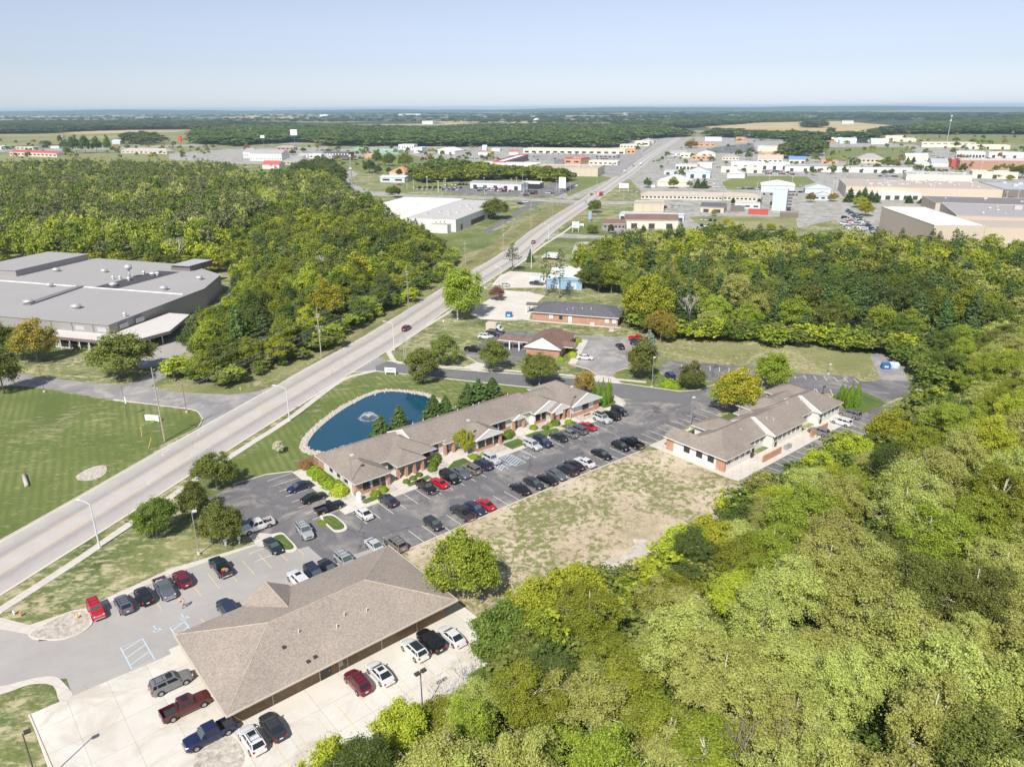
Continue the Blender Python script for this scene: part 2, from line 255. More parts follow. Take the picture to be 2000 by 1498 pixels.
# ---------------------------------------------------------------- mesh helpers
class MB:
    def __init__(s): s.v = []; s.f = []; s.m = []
    def add(s, vs, fs, mi=0):
        o = len(s.v); s.v += [tuple(v) for v in vs]; s.f += [tuple(i + o for i in f) for f in fs]; s.m += [mi] * len(fs); return s
    def box(s, x0, x1, y0, y1, z0, z1, mi=0):
        return s.add([(x0, y0, z0), (x1, y0, z0), (x1, y1, z0), (x0, y1, z0), (x0, y0, z1), (x1, y0, z1), (x1, y1, z1), (x0, y1, z1)],
                     [(0, 3, 2, 1), (4, 5, 6, 7), (0, 1, 5, 4), (1, 2, 6, 5), (2, 3, 7, 6), (3, 0, 4, 7)], mi)
    def rbox(s, c, sx, sy, sz, rz=0, mi=0):
        """box standing on c, turned by rz"""
        a, b = math.cos(rz), math.sin(rz); vs = []
        for z in (0, sz):
            for x, y in ((-sx, -sy), (sx, -sy), (sx, sy), (-sx, sy)):
                x /= 2; y /= 2; vs.append((c[0] + a * x - b * y, c[1] + b * x + a * y, c[2] + z))
        return s.add(vs, [(0, 3, 2, 1), (4, 5, 6, 7), (0, 1, 5, 4), (1, 2, 6, 5), (2, 3, 7, 6), (3, 0, 4, 7)], mi)
    def prism(s, poly, z0, z1, mi=0, mtop=None):
        n = len(poly); vs = [(p[0], p[1], z0) for p in poly] + [(p[0], p[1], z1) for p in poly]
        ar = sum(poly[i][0] * poly[(i + 1) % n][1] - poly[(i + 1) % n][0] * poly[i][1] for i in range(n))
        sd_ = [(i, (i + 1) % n, n + (i + 1) % n, n + i) if ar > 0 else (i, n + i, n + (i + 1) % n, (i + 1) % n) for i in range(n)]
        s.add(vs, sd_, mi); o = len(s.v) - 2 * n
        tr = tessellate_polygon([[Vector((p[0], p[1], 0)) for p in poly]])
        for t in tr:
            a, b, c = (poly[i] for i in t); cr = (b[0] - a[0]) * (c[1] - a[1]) - (b[1] - a[1]) * (c[0] - a[0])
            t = t if cr > 0 else t[::-1]
            s.f.append(tuple(o + n + i for i in t)); s.m.append(mi if mtop is None else mtop)
        return s
    def sheet(s, poly, z, mi=0):
        n = len(poly); o = len(s.v); s.v += [(p[0], p[1], z) for p in poly]
        for t in tessellate_polygon([[Vector((p[0], p[1], 0)) for p in poly]]):
            a, b, c = (poly[i] for i in t); cr = (b[0] - a[0]) * (c[1] - a[1]) - (b[1] - a[1]) * (c[0] - a[0])
            s.f.append(tuple(o + i for i in (t if cr > 0 else t[::-1]))); s.m.append(mi)
        return s
    def strip(s, pts, wd, z0, z1=None, mi=0, off=0.0, closed=False):
        """band of width wd along pts; a raised kerb when z1 is given"""
        pts = [Vector((p[0], p[1])) for p in pts]; n = len(pts); L = []; Rr = []
        for i, p in enumerate(pts):
            a = pts[(i - 1) % n] if (i > 0 or closed) else p; b = pts[(i + 1) % n] if (i < n - 1 or closed) else p
            d = (b - a).normalized(); q = Vector((-d.y, d.x)); L.append(p + q * (off + wd / 2)); Rr.append(p + q * (off - wd / 2))
        top = z1 if z1 is not None else z0
        for i in range(n if closed else n - 1):
            j = (i + 1) % n
            s.add([(*Rr[i], top), (*Rr[j], top), (*L[j], top), (*L[i], top)], [(0, 1, 2, 3)], mi)
            if z1 is not None:
                s.add([(*L[i], z0), (*L[j], z0), (*L[j], z1), (*L[i], z1)], [(1, 0, 3, 2)], mi)
                s.add([(*Rr[i], z0), (*Rr[j], z0), (*Rr[j], z1), (*Rr[i], z1)], [(0, 1, 2, 3)], mi)
        return s
    def tube(s, pts, rs, n=8, mi=0, cap=True):
        pts = [Vector(p) for p in pts]; rings = []; o = len(s.v)
        for i, p in enumerate(pts):
            d = (pts[min(i + 1, len(pts) - 1)] - pts[max(i - 1, 0)]).normalized()
            a = d.cross(Vector((0, 0, 1)) if abs(d.z) < 0.95 else Vector((1, 0, 0))).normalized(); b = d.cross(a)
            r = rs[i] if isinstance(rs, (list, tuple)) else rs
            s.v += [tuple(p + (a * math.cos(6.28318 * k / n) + b * math.sin(6.28318 * k / n)) * r) for k in range(n)]
        for i in range(len(pts) - 1):
            for k in range(n):
                a0 = o + i * n + k; a1 = o + i * n + (k + 1) % n
                s.f.append((a1, a0, a0 + n, a1 + n)); s.m.append(mi)
        if cap: s.f.append(tuple(o + (len(pts) - 1) * n + k for k in range(n))[::-1]); s.m.append(mi); s.f.append(tuple(o + k for k in range(n))); s.m.append(mi)
        return s
    def cyl(s, c, r, h, n=12, mi=0, r2=None): return s.tube([c, (c[0], c[1], c[2] + h)], [r, r if r2 is None else r2], n, mi)
    def dome(s, c, r, h, n=10, k=4, mi=0):
        pts = []; rs = []
        for i in range(k + 1): a = i / k * math.pi / 2; pts.append((c[0], c[1], c[2] + h * math.sin(a))); rs.append(max(0.001, r * math.cos(a)))
        return s.tube(pts, rs, n, mi)
    def build(s, name, mats, parent=None, smooth=False, loc=None):
        me = bpy.data.meshes.new(name); me.from_pydata(s.v, [], s.f)
        for m in (mats if isinstance(mats, (list, tuple)) else [mats]): me.materials.append(M[m] if isinstance(m, str) else m)
        if len(me.materials) > 1: me.polygons.foreach_set('material_index', s.m)
        if smooth: me.polygons.foreach_set('use_smooth', [True] * len(me.polygons))
        me.update(); o = bpy.data.objects.new(name, me); COL.objects.link(o)
        if parent: o.parent = parent
        if loc is not None: o.location = loc
        return o
def tag(o, label=None, cat=None, group=None, kind=None):
    if label: o['label'] = label
    if cat: o['category'] = cat
    if group: o['group'] = group
    if kind: o['kind'] = kind
    return o
def thing(name, label, cat, loc=(0, 0, 0), rz=0.0, group=None):
    o = bpy.data.objects.new(name, None); COL.objects.link(o); o.location = loc; o.rotation_euler = (0, 0, rz); o.empty_display_size = 0.1
    return tag(o, label, cat, group)
def struct(name, mb, m, label=None): return tag(mb.build(name, m), label, kind='structure')
def kids(root): return KID.get(root.name, [])
KID = {}
def dup(root, loc, rz, label, group=None, tint=None):
    """copy of a thing with its parts and sub-parts; tint swaps the paint of every part that carries a paint slot"""
    def cp(o, par):
        c = o.copy(); COL.objects.link(c); c.parent = par
        if tint and o.type == 'MESH':
            for i, sl in enumerate(o.material_slots):
                if sl.material and sl.material.name.startswith('paint_'):
                    c.material_slots[i].link = 'OBJECT'; c.material_slots[i].material = M[tint]
        for ch in o.children: cp(ch, c)
        return c
    r = cp(root, None); r.location = loc; r.rotation_euler = (0, 0, rz); r['label'] = label
    if group: r['group'] = group
    elif 'group' in r: del r['group']
    return r
# ================================================================ the ground
def disc(r0, r1, z, seg=96):
    mb = MB(); 
    for i in range(seg):
        a, b = 6.28318 * i / seg, 6.28318 * (i + 1) / seg
        mb.add([(r0 * math.cos(a), r0 * math.sin(a), z), (r1 * math.cos(a), r1 * math.sin(a), z), (r1 * math.cos(b), r1 * math.sin(b), z), (r0 * math.cos(b), r0 * math.sin(b), z)], [(0, 1, 2, 3)])
    return mb
def farmland():
    m, n, b = nodes('farmland', 1.0); v = obj_vec(n, R(12), (1, 2.2, 1))
    vo = N(n, 'ShaderNodeTexVoronoi', Scale=0.0011); vo.distance = 'CHEBYCHEV'; n.links.new(v, vo.inputs['Vector'])
    sp = n.nodes.new('ShaderNodeSeparateColor'); n.links.new(vo.outputs['Color'], sp.inputs[0])
    c = ramp(n, sp.outputs[0], [(0.0, (0.035, 0.055, 0.02)), (0.55, (0.05, 0.075, 0.025)), (0.6, (0.14, 0.15, 0.06)), (0.8, (0.38, 0.30, 0.16))])
    n.links.new(c, b.inputs['Base Color'])
farmland()
g = disc(0.0, 26000, -0.6); struct('farmland_ground', g, 'farmland', 'wide farmland plain reaching to the horizon')
town = [(-900, -30), (900, -30), (1300, 700), (1400, 1500), (900, 2050), (-300, 2050), (-1100, 1500), (-1300, 700)]
struct('ground', MB().sheet(town, 0.0), 'lawn_dry', 'grassy ground under the town')
# low wooded hills along the horizon
def hills():
    mb = MB(); n = 220; rows = [(13500, -2), (15000, 34), (16500, 52), (18500, 40), (21000, -4)]
    for j, (r, hh) in enumerate(rows):
        for i in range(n + 1):
            a = R(28 + 124 * i / n); q = math.sin(i * 0.21) * 0.18 + math.sin(i * 0.083 + 1) * 0.2 + math.sin(i * 0.61) * 0.06
            q += 0.25 * max(0.0, (i / n - 0.55))
            z = hh * (1 + q) if hh > 0 else hh
            mb.v.append((r * math.cos(a), r * math.sin(a), z))
    for j in range(len(rows) - 1):
        for i in range(n):
            a = j * (n + 1) + i; mb.f.append((a + 1, a, a + n + 1, a + n + 2)); mb.m.append(0)
    m, nn, b = nodes('hill_woods', 1.0); v = obj_vec(nn)
    nn.links.new(ramp(nn, noise(nn, v, 0.004, 8, 0.7), [(0.35, (0.025, 0.04, 0.02)), (0.62, (0.05, 0.07, 0.03)), (0.72, (0.2, 0.18, 0.11))]), b.inputs['Base Color'])
    for i in range(len(mb.f)): mb.f[i] = mb.f[i][::-1]
    struct('hills', mb, 'hill_woods', 'low blue wooded hills on the horizon')
hills()

# ---- main road, a band 14 m wide
RC = [(-110, 20), (-101, 45), (-90.3, 75), (-80.9, 103), (-75.2, 120), (-65.6, 150), (-58, 172.5), (-49.4, 198), (-40.9, 223), (-33, 250), (-18.8, 300), (1, 365), (19.3, 443), (38, 512), (62.5, 600), (104, 754), (142, 895), (186, 1068), (262, 1350), (342, 1640), (420, 1930)]
def resample(pts, step):
    """smooth the polyline (Catmull-Rom) and cut it into short lengths"""
    out = []; n = len(pts)
    for i in range(n - 1):
        p0, p1, p2, p3 = (Vector(pts[max(0, min(n - 1, i + k))][:2]) for k in (-1, 0, 1, 2))
        m_ = max(1, int((p2 - p1).length / step))
        for j in range(m_):
            t = j / m_; out.append(0.5 * ((2 * p1) + (-p0 + p2) * t + (2 * p0 - 5 * p1 + 4 * p2 - p3) * t * t + (-p0 + 3 * p1 - 3 * p2 + p3) * t ** 3))
    out.append(Vector(pts[-1][:2])); return out
RCS = resample(RC, 6)
def road_mat():
    m, n, b = nodes('road_surface', 0.9); uvn = n.nodes.new('ShaderNodeUVMap'); s = n.nodes.new('ShaderNodeSeparateXYZ'); n.links.new(uvn.outputs[0], s.inputs[0])
    v = obj_vec(n); c_ = s.outputs[0]; k = mth(n, 'ABSOLUTE', c_)
    kk = mth(n, 'ADD', k, mth(n, 'MULTIPLY', mth(n, 'SUBTRACT', noise(n, v, 0.15, 4), 0.5), 0.06))
    base = ramp(n, kk, [(0.0, (0.50, 0.465, 0.43)), (0.24, (0.49, 0.455, 0.42)), (0.30, (0.40, 0.375, 0.355)), (0.44, (0.335, 0.31, 0.30)), (0.56, (0.40, 0.375, 0.35)), (0.80, (0.45, 0.42, 0.39)), (0.93, (0.47, 0.44, 0.40)), (0.95, (0.62, 0.57, 0.50))])
    f = noise(n, v, 0.25, 9, 0.75, 0.3); g_ = noise(n, v, 6, 4, 0.8)
    c = mix(n, 1.0, base, ramp(n, mth(n, 'ADD', mth(n, 'MULTIPLY', f, 0.6), mth(n, 'MULTIPLY', g_, 0.4)), [(0.35, 0.88), (0.65, 1.1)]), 'MULTIPLY')
    vo = n.nodes.new('ShaderNodeTexVoronoi'); vo.feature = 'DISTANCE_TO_EDGE'; vo.inputs['Scale'].default_value = 0.06
    n.links.new(v, vo.inputs['Vector']); e = ramp(n, vo.outputs['Distance'], [(0.0, 0.55), (0.006, 0.0)])
    c = mix(n, mix(n, 1.0, e, ramp(n, noise(n, v, 0.05, 2), [(0.48, 0.0), (0.56, 1.0)]), 'MULTIPLY'), c, (0.2, 0.18, 0.17))
    n.links.new(c, b.inputs['Base Color'])
road_mat()
def road_band(name, pts, half, z, label):
    me = bpy.data.meshes.new(name); vs = []; fs = []; uv = []
    for i, p in enumerate(pts):
        d = (pts[min(i + 1, len(pts) - 1)] - pts[max(i - 1, 0)]).normalized(); q = Vector((-d.y, d.x))
        vs += [(*(p + q * half), z), (*(p - q * half), z)]
        if i: fs.append((2 * i - 2, 2 * i - 1, 2 * i + 1, 2 * i))
    me.from_pydata(vs, [], fs); l = me.uv_layers.new(name='UVMap')
    for lp in me.loops: l.data[lp.index].uv = (1.0 if lp.vertex_index % 2 else -1.0, lp.vertex_index // 2)
    me.materials.append(M['road_surface']); o = bpy.data.objects.new(name, me); COL.objects.link(o)
    return tag(o, label, kind='structure')
road_band('road', RCS, 7.0, 0.06, 'wide pale main road running from lower left to the town')
mb = MB()
def offs(pts, d, i0=0, i1=None):
    out = []
    for i in range(i0, len(pts) if i1 is None else i1):
        t = (pts[min(i + 1, len(pts) - 1)] - pts[max(i - 1, 0)]).normalized(); out.append(pts[i] + Vector((t.y, -t.x)) * d)
    return out
for o_ in (-1.9, 1.9): mb.strip(offs(RCS, o_), 0.16, 0.075)
for o_ in (-1.62, 1.62):
    q = offs(RCS, o_)
    for i in range(0, len(q) - 1, 2): mb.strip([q[i], q[i].lerp(q[i + 1], 0.5)], 0.13, 0.075)
struct('road_markings', mb, 'yellow_paint', 'faded yellow lines of the turning lane on the main road')
# turn arrows and ONLY-style blocks, faint white
mb = MB()
def arrow(mb, p, ang, s=1.0):
    c, n_ = math.cos(ang), math.sin(ang)
    def T(x, y): return (p.x + c * x - n_ * y, p.y + n_ * x + c * y)
    mb.sheet([T(-2 * s, -.12), T(.4 * s, -.12), T(.4 * s, .12), T(-2 * s, .12)], 0.078)
    mb.strip([T(.4 * s, 0), T(1.0 * s, .25), T(1.2 * s, .8)], 0.24, 0.078)
    mb.sheet([T(.9 * s, .7), T(1.55 * s, .7), T(1.2 * s, 1.35)], 0.078)
for x, y, a in ((207, 991, 70), (293, 940, 252), (371, 893, 70), (320, 884, 253), (390, 845, 253), (440, 851, 70), (603, 747, 72), (645, 722, 252), (688, 700, 72)):
    arrow(mb, at(x, y), R(a))
struct('road_arrows', mb, 'arrow_paint', 'worn white arrows painted in the turning lane')

# ---- paving sheets: (name, material, z, pixels, label)
SH = [
 ('lawn', 'lawn', 0.012, [(-500, 740), (-60, 742), (106, 764), (222, 783), (363, 801), (388, 806), (392, 818), (387, 836), (312, 874), (250, 917), (125, 989), (0, 1057), (-200, 1180), (-900, 1300)], 'large mown lawn left of the road'),
 ('verge', 'lawn_dry', 0.012, [(-80, 1245), (66, 1150), (170, 1082), (270, 1012), (325, 977), (395, 928), (455, 948), (400, 975), (487, 1047), (165, 1193), (129, 1199), (57, 1221), (0, 1206)], 'patchy grass slope between sidewalk and parking lot'),
 ('pond_lawn', 'lawn', 0.014, [(395, 928), (457, 888), (500, 860), (560, 822), (650, 754), (687, 734), (735, 725), (863, 738), (1023, 755), (1140, 765), (1060, 800), (900, 860), (640, 900), (614, 896), (600, 908), (572, 922), (520, 927)], 'striped mown lawn around the pond'),
 ('roadside_strip', 'lawn_dry', 0.02, [(20, 1160), (187, 1052), (275, 993), (385, 924), (500, 849), (542, 823), (600, 783), (682, 730), (722, 727), (650, 757), (560, 824), (400, 922), (270, 1010), (66, 1149), (20, 1178)], 'narrow grass strip between road and sidewalk'),
 ('meadow', 'meadow', 0.015, [(300, 757), (346, 768), (450, 772), (540, 752), (612, 714), (650, 689), (725, 646), (775, 619), (860, 574), (975, 498), (1012, 468), (1075, 424), (1132, 389), (1110, 389), (1020, 432), (960, 470), (880, 510), (700, 600), (480, 700)], 'rough grass strip between road and trees'),
 ('brush_strip', 'brush', 0.03, [(868, 545), (906, 515), (980, 462), (1040, 425), (1080, 402), (1125, 388), (1140, 390), (1080, 424), (1000, 470), (960, 497), (905, 535), (880, 555)], 'tall dry brush beside the road'),
 ('brush_patch', 'brush', 0.03, [(605, 712), (640, 690), (700, 650), (760, 620), (790, 600), (800, 604), (730, 642), (660, 680), (618, 706)], 'dry brush around the utility poles'),
 ('factory_drive', 'asphalt_worn', 0.045, [(-120, 725), (25, 729), (106, 739), (173, 748), (242, 752), (268, 742), (294, 729), (331, 712), (338, 727), (300, 750), (296, 756), (320, 762), (346, 766), (450, 771), (500, 765), (540, 752), (560, 765), (470, 815), (392, 838), (396, 818), (385, 803), (367, 800), (222, 781), (106, 762), (37, 754), (-120, 750)], 'grey drive leading to the factory'),
 ('factory_yard', 'lawn_dry', 0.014, [(-300, 640), (60, 700), (210, 670), (290, 700), (290, 729), (250, 745), (173, 745), (20, 727), (-300, 722)], 'patchy grass in front of the factory'),
 ('factory_pavement', 'asphalt_grey', 0.02, [(270, 720), (255, 690), (330, 655), (420, 600), (450, 560), (470, 560), (420, 640), (330, 712)], 'pale yard beside the factory'),
 ('side_street', 'asphalt_new', 0.05, [(757, 706), (800, 711), (872, 721), (960, 728), (1080, 736), (1140, 741), (1200, 748), (1330, 766), (1392, 757), (1340, 790), (1180, 775), (1023, 755), (863, 738), (735, 724), (733, 715)], 'dark side street past the pond'),
 ('street_mouth', 'asphalt_worn', 0.045, [(682, 728), (722, 727), (737, 722), (759, 706), (752, 702), (737, 696), (739, 688), (670, 728)], 'pale apron where the side street meets the road'),
 ('parking_lot', 'asphalt', 0.04, [(455, 947), (520, 927), (572, 921), (612, 950), (640, 970), (668, 990), (683, 998), (736, 977), (785, 959), (900, 914), (955, 893), (985, 884), (1073, 853), (1158, 819), (1219, 797), (1224, 788), (1219, 782), (1330, 766), (1392, 757), (1430, 780), (1500, 768), (1480, 800), (1407, 805), (1350, 829), (1296, 853), (1255, 880), (1020, 975), (786, 1078), (755, 1075), (640, 1105), (602, 1067), (540, 1085), (496, 1056), (487, 1047), (455, 1010), (400, 975), (430, 962)], 'dark cracked asphalt parking lot in front of the offices'),
 ('clinic_lot', 'asphalt_grey', 0.042, [(-160, 1190), (0, 1206), (57, 1221), (129, 1199), (165, 1193), (335, 1115), (499, 1062), (540, 1085), (602, 1067), (640, 1100), (755, 1062), (790, 1100), (890, 1175), (360, 1275), (143, 1360), (130, 1325), (60, 1330), (0, 1343), (-160, 1370)], 'pale grey parking lot beside the brown roofed building'),
 ('concrete_yard', 'concrete_slab', 0.05, [(57, 1396), (143, 1359), (356, 1268), (420, 1240), (884, 1176), (905, 1190), (968, 1300), (733, 1450), (600, 1640), (115, 1560)], 'bright concrete yard around the brown roofed building'),
 ('dirt_lot', 'dirt', 0.02, [(786, 1080), (1020, 977), (1255, 881), (1300, 878), (1440, 942), (1480, 955), (1470, 1010), (1300, 1130), (1000, 1260), (905, 1180), (800, 1095)], 'bare sandy lot with patches of grass'),
 ('gravel_patch', 'white_gravel', 0.03, [(1165, 1110), (1210, 1080), (1250, 1056), (1285, 1060), (1290, 1100), (1230, 1140), (1190, 1150)], 'patch of white gravel at the edge of the sandy lot'),
 ('gravel_track', 'white_gravel', 0.03, [(1385, 1010), (1425, 985), (1490, 965), (1500, 985), (1440, 1020), (1400, 1028)], 'white gravel at the far edge of the sandy lot'),
 ('back_lot', 'asphalt', 0.04, [(1296, 706), (1314, 704), (1400, 711), (1470, 716), (1545, 728), (1668, 735), (1680, 745), (1700, 745), (1722, 741), (1774, 743), (1787, 765), (1760, 775), (1734, 785), (1700, 800), (1640, 830), (1560, 870), (1490, 950), (1455, 938), (1431, 925), (1500, 880), (1640, 805), (1660, 790), (1640, 770), (1490, 760), (1440, 748), (1300, 738), (1288, 722)], 'dark parking lot behind the right office building'),
 ('dumpster_pad', 'asphalt_worn', 0.045, [(1700, 700), (1700, 690), (1752, 694), (1774, 745), (1722, 742)], 'pale pad carrying two blue dumpsters'),
 ('north_field', 'meadow', 0.012, [(1232, 662), (1300, 665), (1430, 670), (1700, 692), (1724, 741), (1690, 748), (1668, 737), (1545, 729), (1470, 717), (1400, 712), (1314, 704), (1240, 740), (1221, 700)], 'open grass field below the wood'),
 ('clinic_west_lot', 'asphalt', 0.04, [(1007, 646), (1060, 650), (1046, 690), (1022, 700), (990, 713), (960, 716), (938, 712), (932, 700), (911, 696), (908, 689), (945, 668), (960, 650)], 'small dark lot left of the gabled clinic'),
 ('clinic_east_lot', 'asphalt_worn', 0.042, [(1060, 650), (1120, 655), (1180, 657), (1245, 661), (1262, 668), (1262, 690), (1235, 705), (1222, 720), (1203, 723), (1196, 741), (1140, 741), (1165, 733), (1150, 722), (1112, 711), (1120, 700), (1140, 665), (1060, 657)], 'grey lot right of the gabled clinic'),
 ('brick_office_lot', 'concrete', 0.04, [(985, 567), (1034, 571), (1064, 578), (1040, 600), (1034, 624), (985, 626), (940, 624), (918, 615), (930, 600)], 'pale concrete lot beside the dark roofed office'),
 ('metal_shed_lot', 'concrete', 0.04, [(996, 530), (1066, 534), (1068, 562), (985, 563), (975, 558), (960, 558), (975, 540)], 'pale concrete lot in front of the metal sheds'),
 ('shed_grass', 'lawn', 0.015, [(990, 520), (1066, 524), (1066, 534), (996, 530), (975, 536)], 'grass strip between the shed lots'),
]
for i, (nme, mt, z, px, lb) in enumerate(SH):
    q = P(px)
    if mt == 'white_gravel': q = [p + Vector((random.gauss(0, .7), random.gauss(0, .7), 0)) for a, b in zip(q, q[1:] + q[:1]) for p in (a, a.lerp(b, .33), a.lerp(b, .66))]
    struct(nme, MB().sheet(q, z + i * 0.0004), mt, lb)
# campus walks and lawns, in the campus frame
def uwp(pts): return [uw(*p) for p in pts]
struct('office_walk', MB().sheet(uwp([(52.2, 108.2), (121, 108.2), (124.9, 109.4), (127.4, 109.6), (129.9, 111.2), (131.3, 113.5), (131.8, 116.9), (131, 120), (119, 120), (119, 118), (56, 118), (55, 130), (52.2, 130)]), 0.058), 'sidewalk', 'pale concrete walk along the front of the long office building')
gr = MB()
for q in ([(57.5, 109.9), (64.5, 109.9), (64.5, 113.2), (57.5, 113.2)], [(72.8, 110.2), (78, 110.2), (78, 117), (74, 117)], [(54.2, 113), (57, 113), (57, 128), (54.2, 128)], [(83.5, 110.0), (92.5, 110.0), (92.5, 112.8), (84.8, 112.8)], [(92.8, 110.2), (97.6, 110.2), (97.6, 117), (92.8, 117)], [(102.2, 110.2), (108.6, 110.2), (108.6, 115.4), (104, 115.4), (104, 117), (102.2, 117)], [(113.9, 110), (123.6, 110), (123.6, 113), (114.4, 113)]): gr.sheet(uwp(q), 0.066)
struct('planting_bed', gr, 'gravel', 'gravel planting beds along the office front')
gl = MB()
for q in ([(57.0, 109.2), (61.0, 109.2), (61.8, 110), (60.8, 110.8), (57.6, 110.8), (56.6, 110)], [(66.6, 109.5), (72.0, 109.5), (72.0, 111.2), (66.8, 110.7)], [(73.6, 109.2), (82.0, 109.2), (82, 112.6), (79.5, 112.8)], [(82.9, 109.8), (85.5, 109.2), (86, 110.5), (84.8, 112.2), (82.9, 113)], [(92.2, 109.2), (96.8, 109.2), (96.8, 112.6), (92.2, 112.6)], [(98.8, 109.2), (106.9, 109.2), (106.9, 111.2), (102, 112.8), (98.8, 112.8)], [(108.4, 109.2), (112.8, 109.2), (112.8, 111.4), (108.4, 111.4)], [(123.9, 112.2), (126.6, 111.8), (129, 113.0), (130.2, 116), (129.6, 119.4), (123.9, 119.4)]): gl.sheet(uwp(q), 0.075)
struct('front_lawn', gl, 'green_lawn', 'small mown lawns between the walks of the office')
struct('clinic_walk', MB().sheet(uwp([(17, 64.6), (20, 70.2), (52.6, 70.2), (52.6, 91), (50.5, 92), (17, 92)]), 0.064), 'concrete', 'concrete walk around the brown roofed building')
struct('right_office_walk', MB().sheet(uwp([(113.8, 91.5), (115.6, 91.5), (115.6, 72.0), (116, 69.6), (166, 69.6), (166, 74), (118, 74), (117, 88), (130, 90), (130, 91.5)]), 0.058), 'sidewalk', 'pale walk around the right office building')
ds = MB().sheet(uwp([(124.8, 88.4), (155, 88.4), (155, 90.6), (124.8, 90.6)]), 0.072)
struct('courtyard_lawn', ds, 'green_lawn', 'small green strip behind the right office building')
struct('corner_lawn', MB().sheet(P([(1625, 775), (1650, 760), (1690, 768), (1722, 780), (1728, 790), (1705, 800), (1672, 812), (1655, 800)]), 0.05), 'green_lawn', 'bright green corner lawn by the dumpster drive')
struct('island_lawn', MB().sheet(P([(1203, 727), (1222, 722), (1262, 724), (1286, 725), (1300, 741), (1375, 745), (1400, 747), (1394, 753), (1368, 764), (1335, 768), (1290, 762), (1215, 750)]), 0.045), 'lawn', 'grass island between side street and back lot')
struct('rear_lot', MB().sheet(uwp([(116.6, 69.7), (116.6, 56.5), (172, 56.5), (176, 66), (171, 73), (166, 73), (166, 69.7)]), 0.0495), 'asphalt', 'striped dark lot along the rear of the right office')
# pond
POND = [(601, 866), (604, 876), (613, 880), (635, 882), (668, 872), (706, 861), (740, 850), (766, 843), (800, 846), (850, 828), (874, 808), (870, 796), (850, 783), (830, 774), (800, 768), (770, 765), (745, 766), (722, 773), (700, 783), (670, 800), (640, 822), (615, 845)]
def smooth_loop(pts, k=5):
    out = []; n = len(pts)
    for i in range(n):
        p0, p1, p2, p3 = (Vector(pts[(i + j - 1) % n][:2]) for j in range(4))
        for q in range(k):
            t = q / k; out.append(0.5 * ((2 * p1) + (-p0 + p2) * t + (2 * p0 - 5 * p1 + 4 * p2 - p3) * t * t + (-p0 + 3 * p1 - 3 * p2 + p3) * t ** 3))
    return out
PL = smooth_loop(P(POND))
def grow(pts, d):
    out = []; n = len(pts)
    for i in range(n):
        t = (pts[(i + 1) % n] - pts[i - 1]).normalized(); out.append(pts[i] + Vector((-t.y, t.x)) * d * sgn)
    return out
ar = sum(PL[i].x * PL[(i + 1) % len(PL)].y - PL[(i + 1) % len(PL)].x * PL[i].y for i in range(len(PL))); sgn = -1 if ar > 0 else 1
struct('pond_bank', MB().sheet(grow(PL, 1.7), 0.03), 'gravel', 'pale stony bank around the pond')
struct('pond', MB().sheet(PL, 0.06), 'pond_water', 'deep blue pond with a fountain')
mb = MB(); ring = grow(PL, .85)
for i in range(900):
    p = random.choice(ring) + Vector((random.gauss(0, .5), random.gauss(0, .5))); s_ = random.uniform(.12, .34)
    mb.dome((p.x, p.y, 0.0), s_, s_ * .9, 5, 2)
tag(mb.build('bank_stones', 'stone'), 'countless pale stones lining the pond bank', kind='stuff')
# gravel island, kerbs, islands, stall lines
GI = P([(57, 1241), (129, 1199), (165, 1192), (174, 1197), (180, 1212), (174, 1225), (150, 1240), (110, 1250)])
struct('gravel_island', MB().prism(smooth_loop(GI, 3), 0, 0.14), 'gravel', 'gravel island at the entrance of the grey lot')
kb = MB(); kb.strip(smooth_loop(GI, 3), 0.22, 0.0, 0.17, closed=True)
struct('entrance_walk', MB().sheet(P([(-160, 1165), (0, 1206), (57, 1221), (129, 1197), (133, 1208), (60, 1240), (-160, 1200)]), 0.07), 'sidewalk', 'pale walk beside the entrance drive')
struct('corner_walk', MB().sheet(smooth_loop(P([(-100, 1350), (0, 1341), (60, 1326), (105, 1321), (126, 1335), (143, 1360), (117, 1371), (104, 1340), (60, 1337), (0, 1357), (-100, 1375)]), 3), 0.07), 'sidewalk', 'curved pale walk at the lower left corner')
struct('corner_grass', MB().sheet(P([(-100, 1377), (0, 1358), (60, 1339), (102, 1342), (116, 1372), (57, 1397), (100, 1520), (110, 1600), (-200, 1600)]), 0.03), 'lawn_dry', 'dry grass at the lower left corner')
OV = smooth_loop(P([(378, 1500), (386, 1472), (410, 1450), (440, 1436), (462, 1446), (478, 1474), (470, 1500), (440, 1525), (395, 1525)]), 3)
struct('gravel_bed', MB().sheet(OV, 0.09), 'gravel', 'oval gravel bed in the concrete yard')
isl = MB(); il = MB()
for nm, px in (('a', [(624, 1010), (640, 1004), (655, 1008), (676, 1026), (676, 1036), (660, 1040), (648, 1036)]), ('b', [(535, 1044), (551, 1041), (562, 1050), (580, 1070), (574, 1078), (556, 1078), (540, 1066), (528, 1052)])):
    lp = smooth_loop(P(px), 3); isl.prism(lp, 0, 0.15); c = sum(lp, Vector((0, 0))) / len(lp); il.sheet([c + (p - c) * 0.78 for p in lp], 0.156)
struct('parking_island', isl, 'kerb', 'concrete kerbed islands of the parking lot'); struct('island_grass', il, 'green_lawn', 'bright grass in the parking islands')
struct('lot_walk', MB().sheet(P([(499, 1062), (487, 1047), (502, 1040), (530, 1043), (540, 1041), (556, 1060), (560, 1076), (499, 1066), (335, 1121), (215, 1177), (165, 1198), (165, 1188), (335, 1110)]), 0.055), 'sidewalk', 'pale walk along the top of the grey lot')
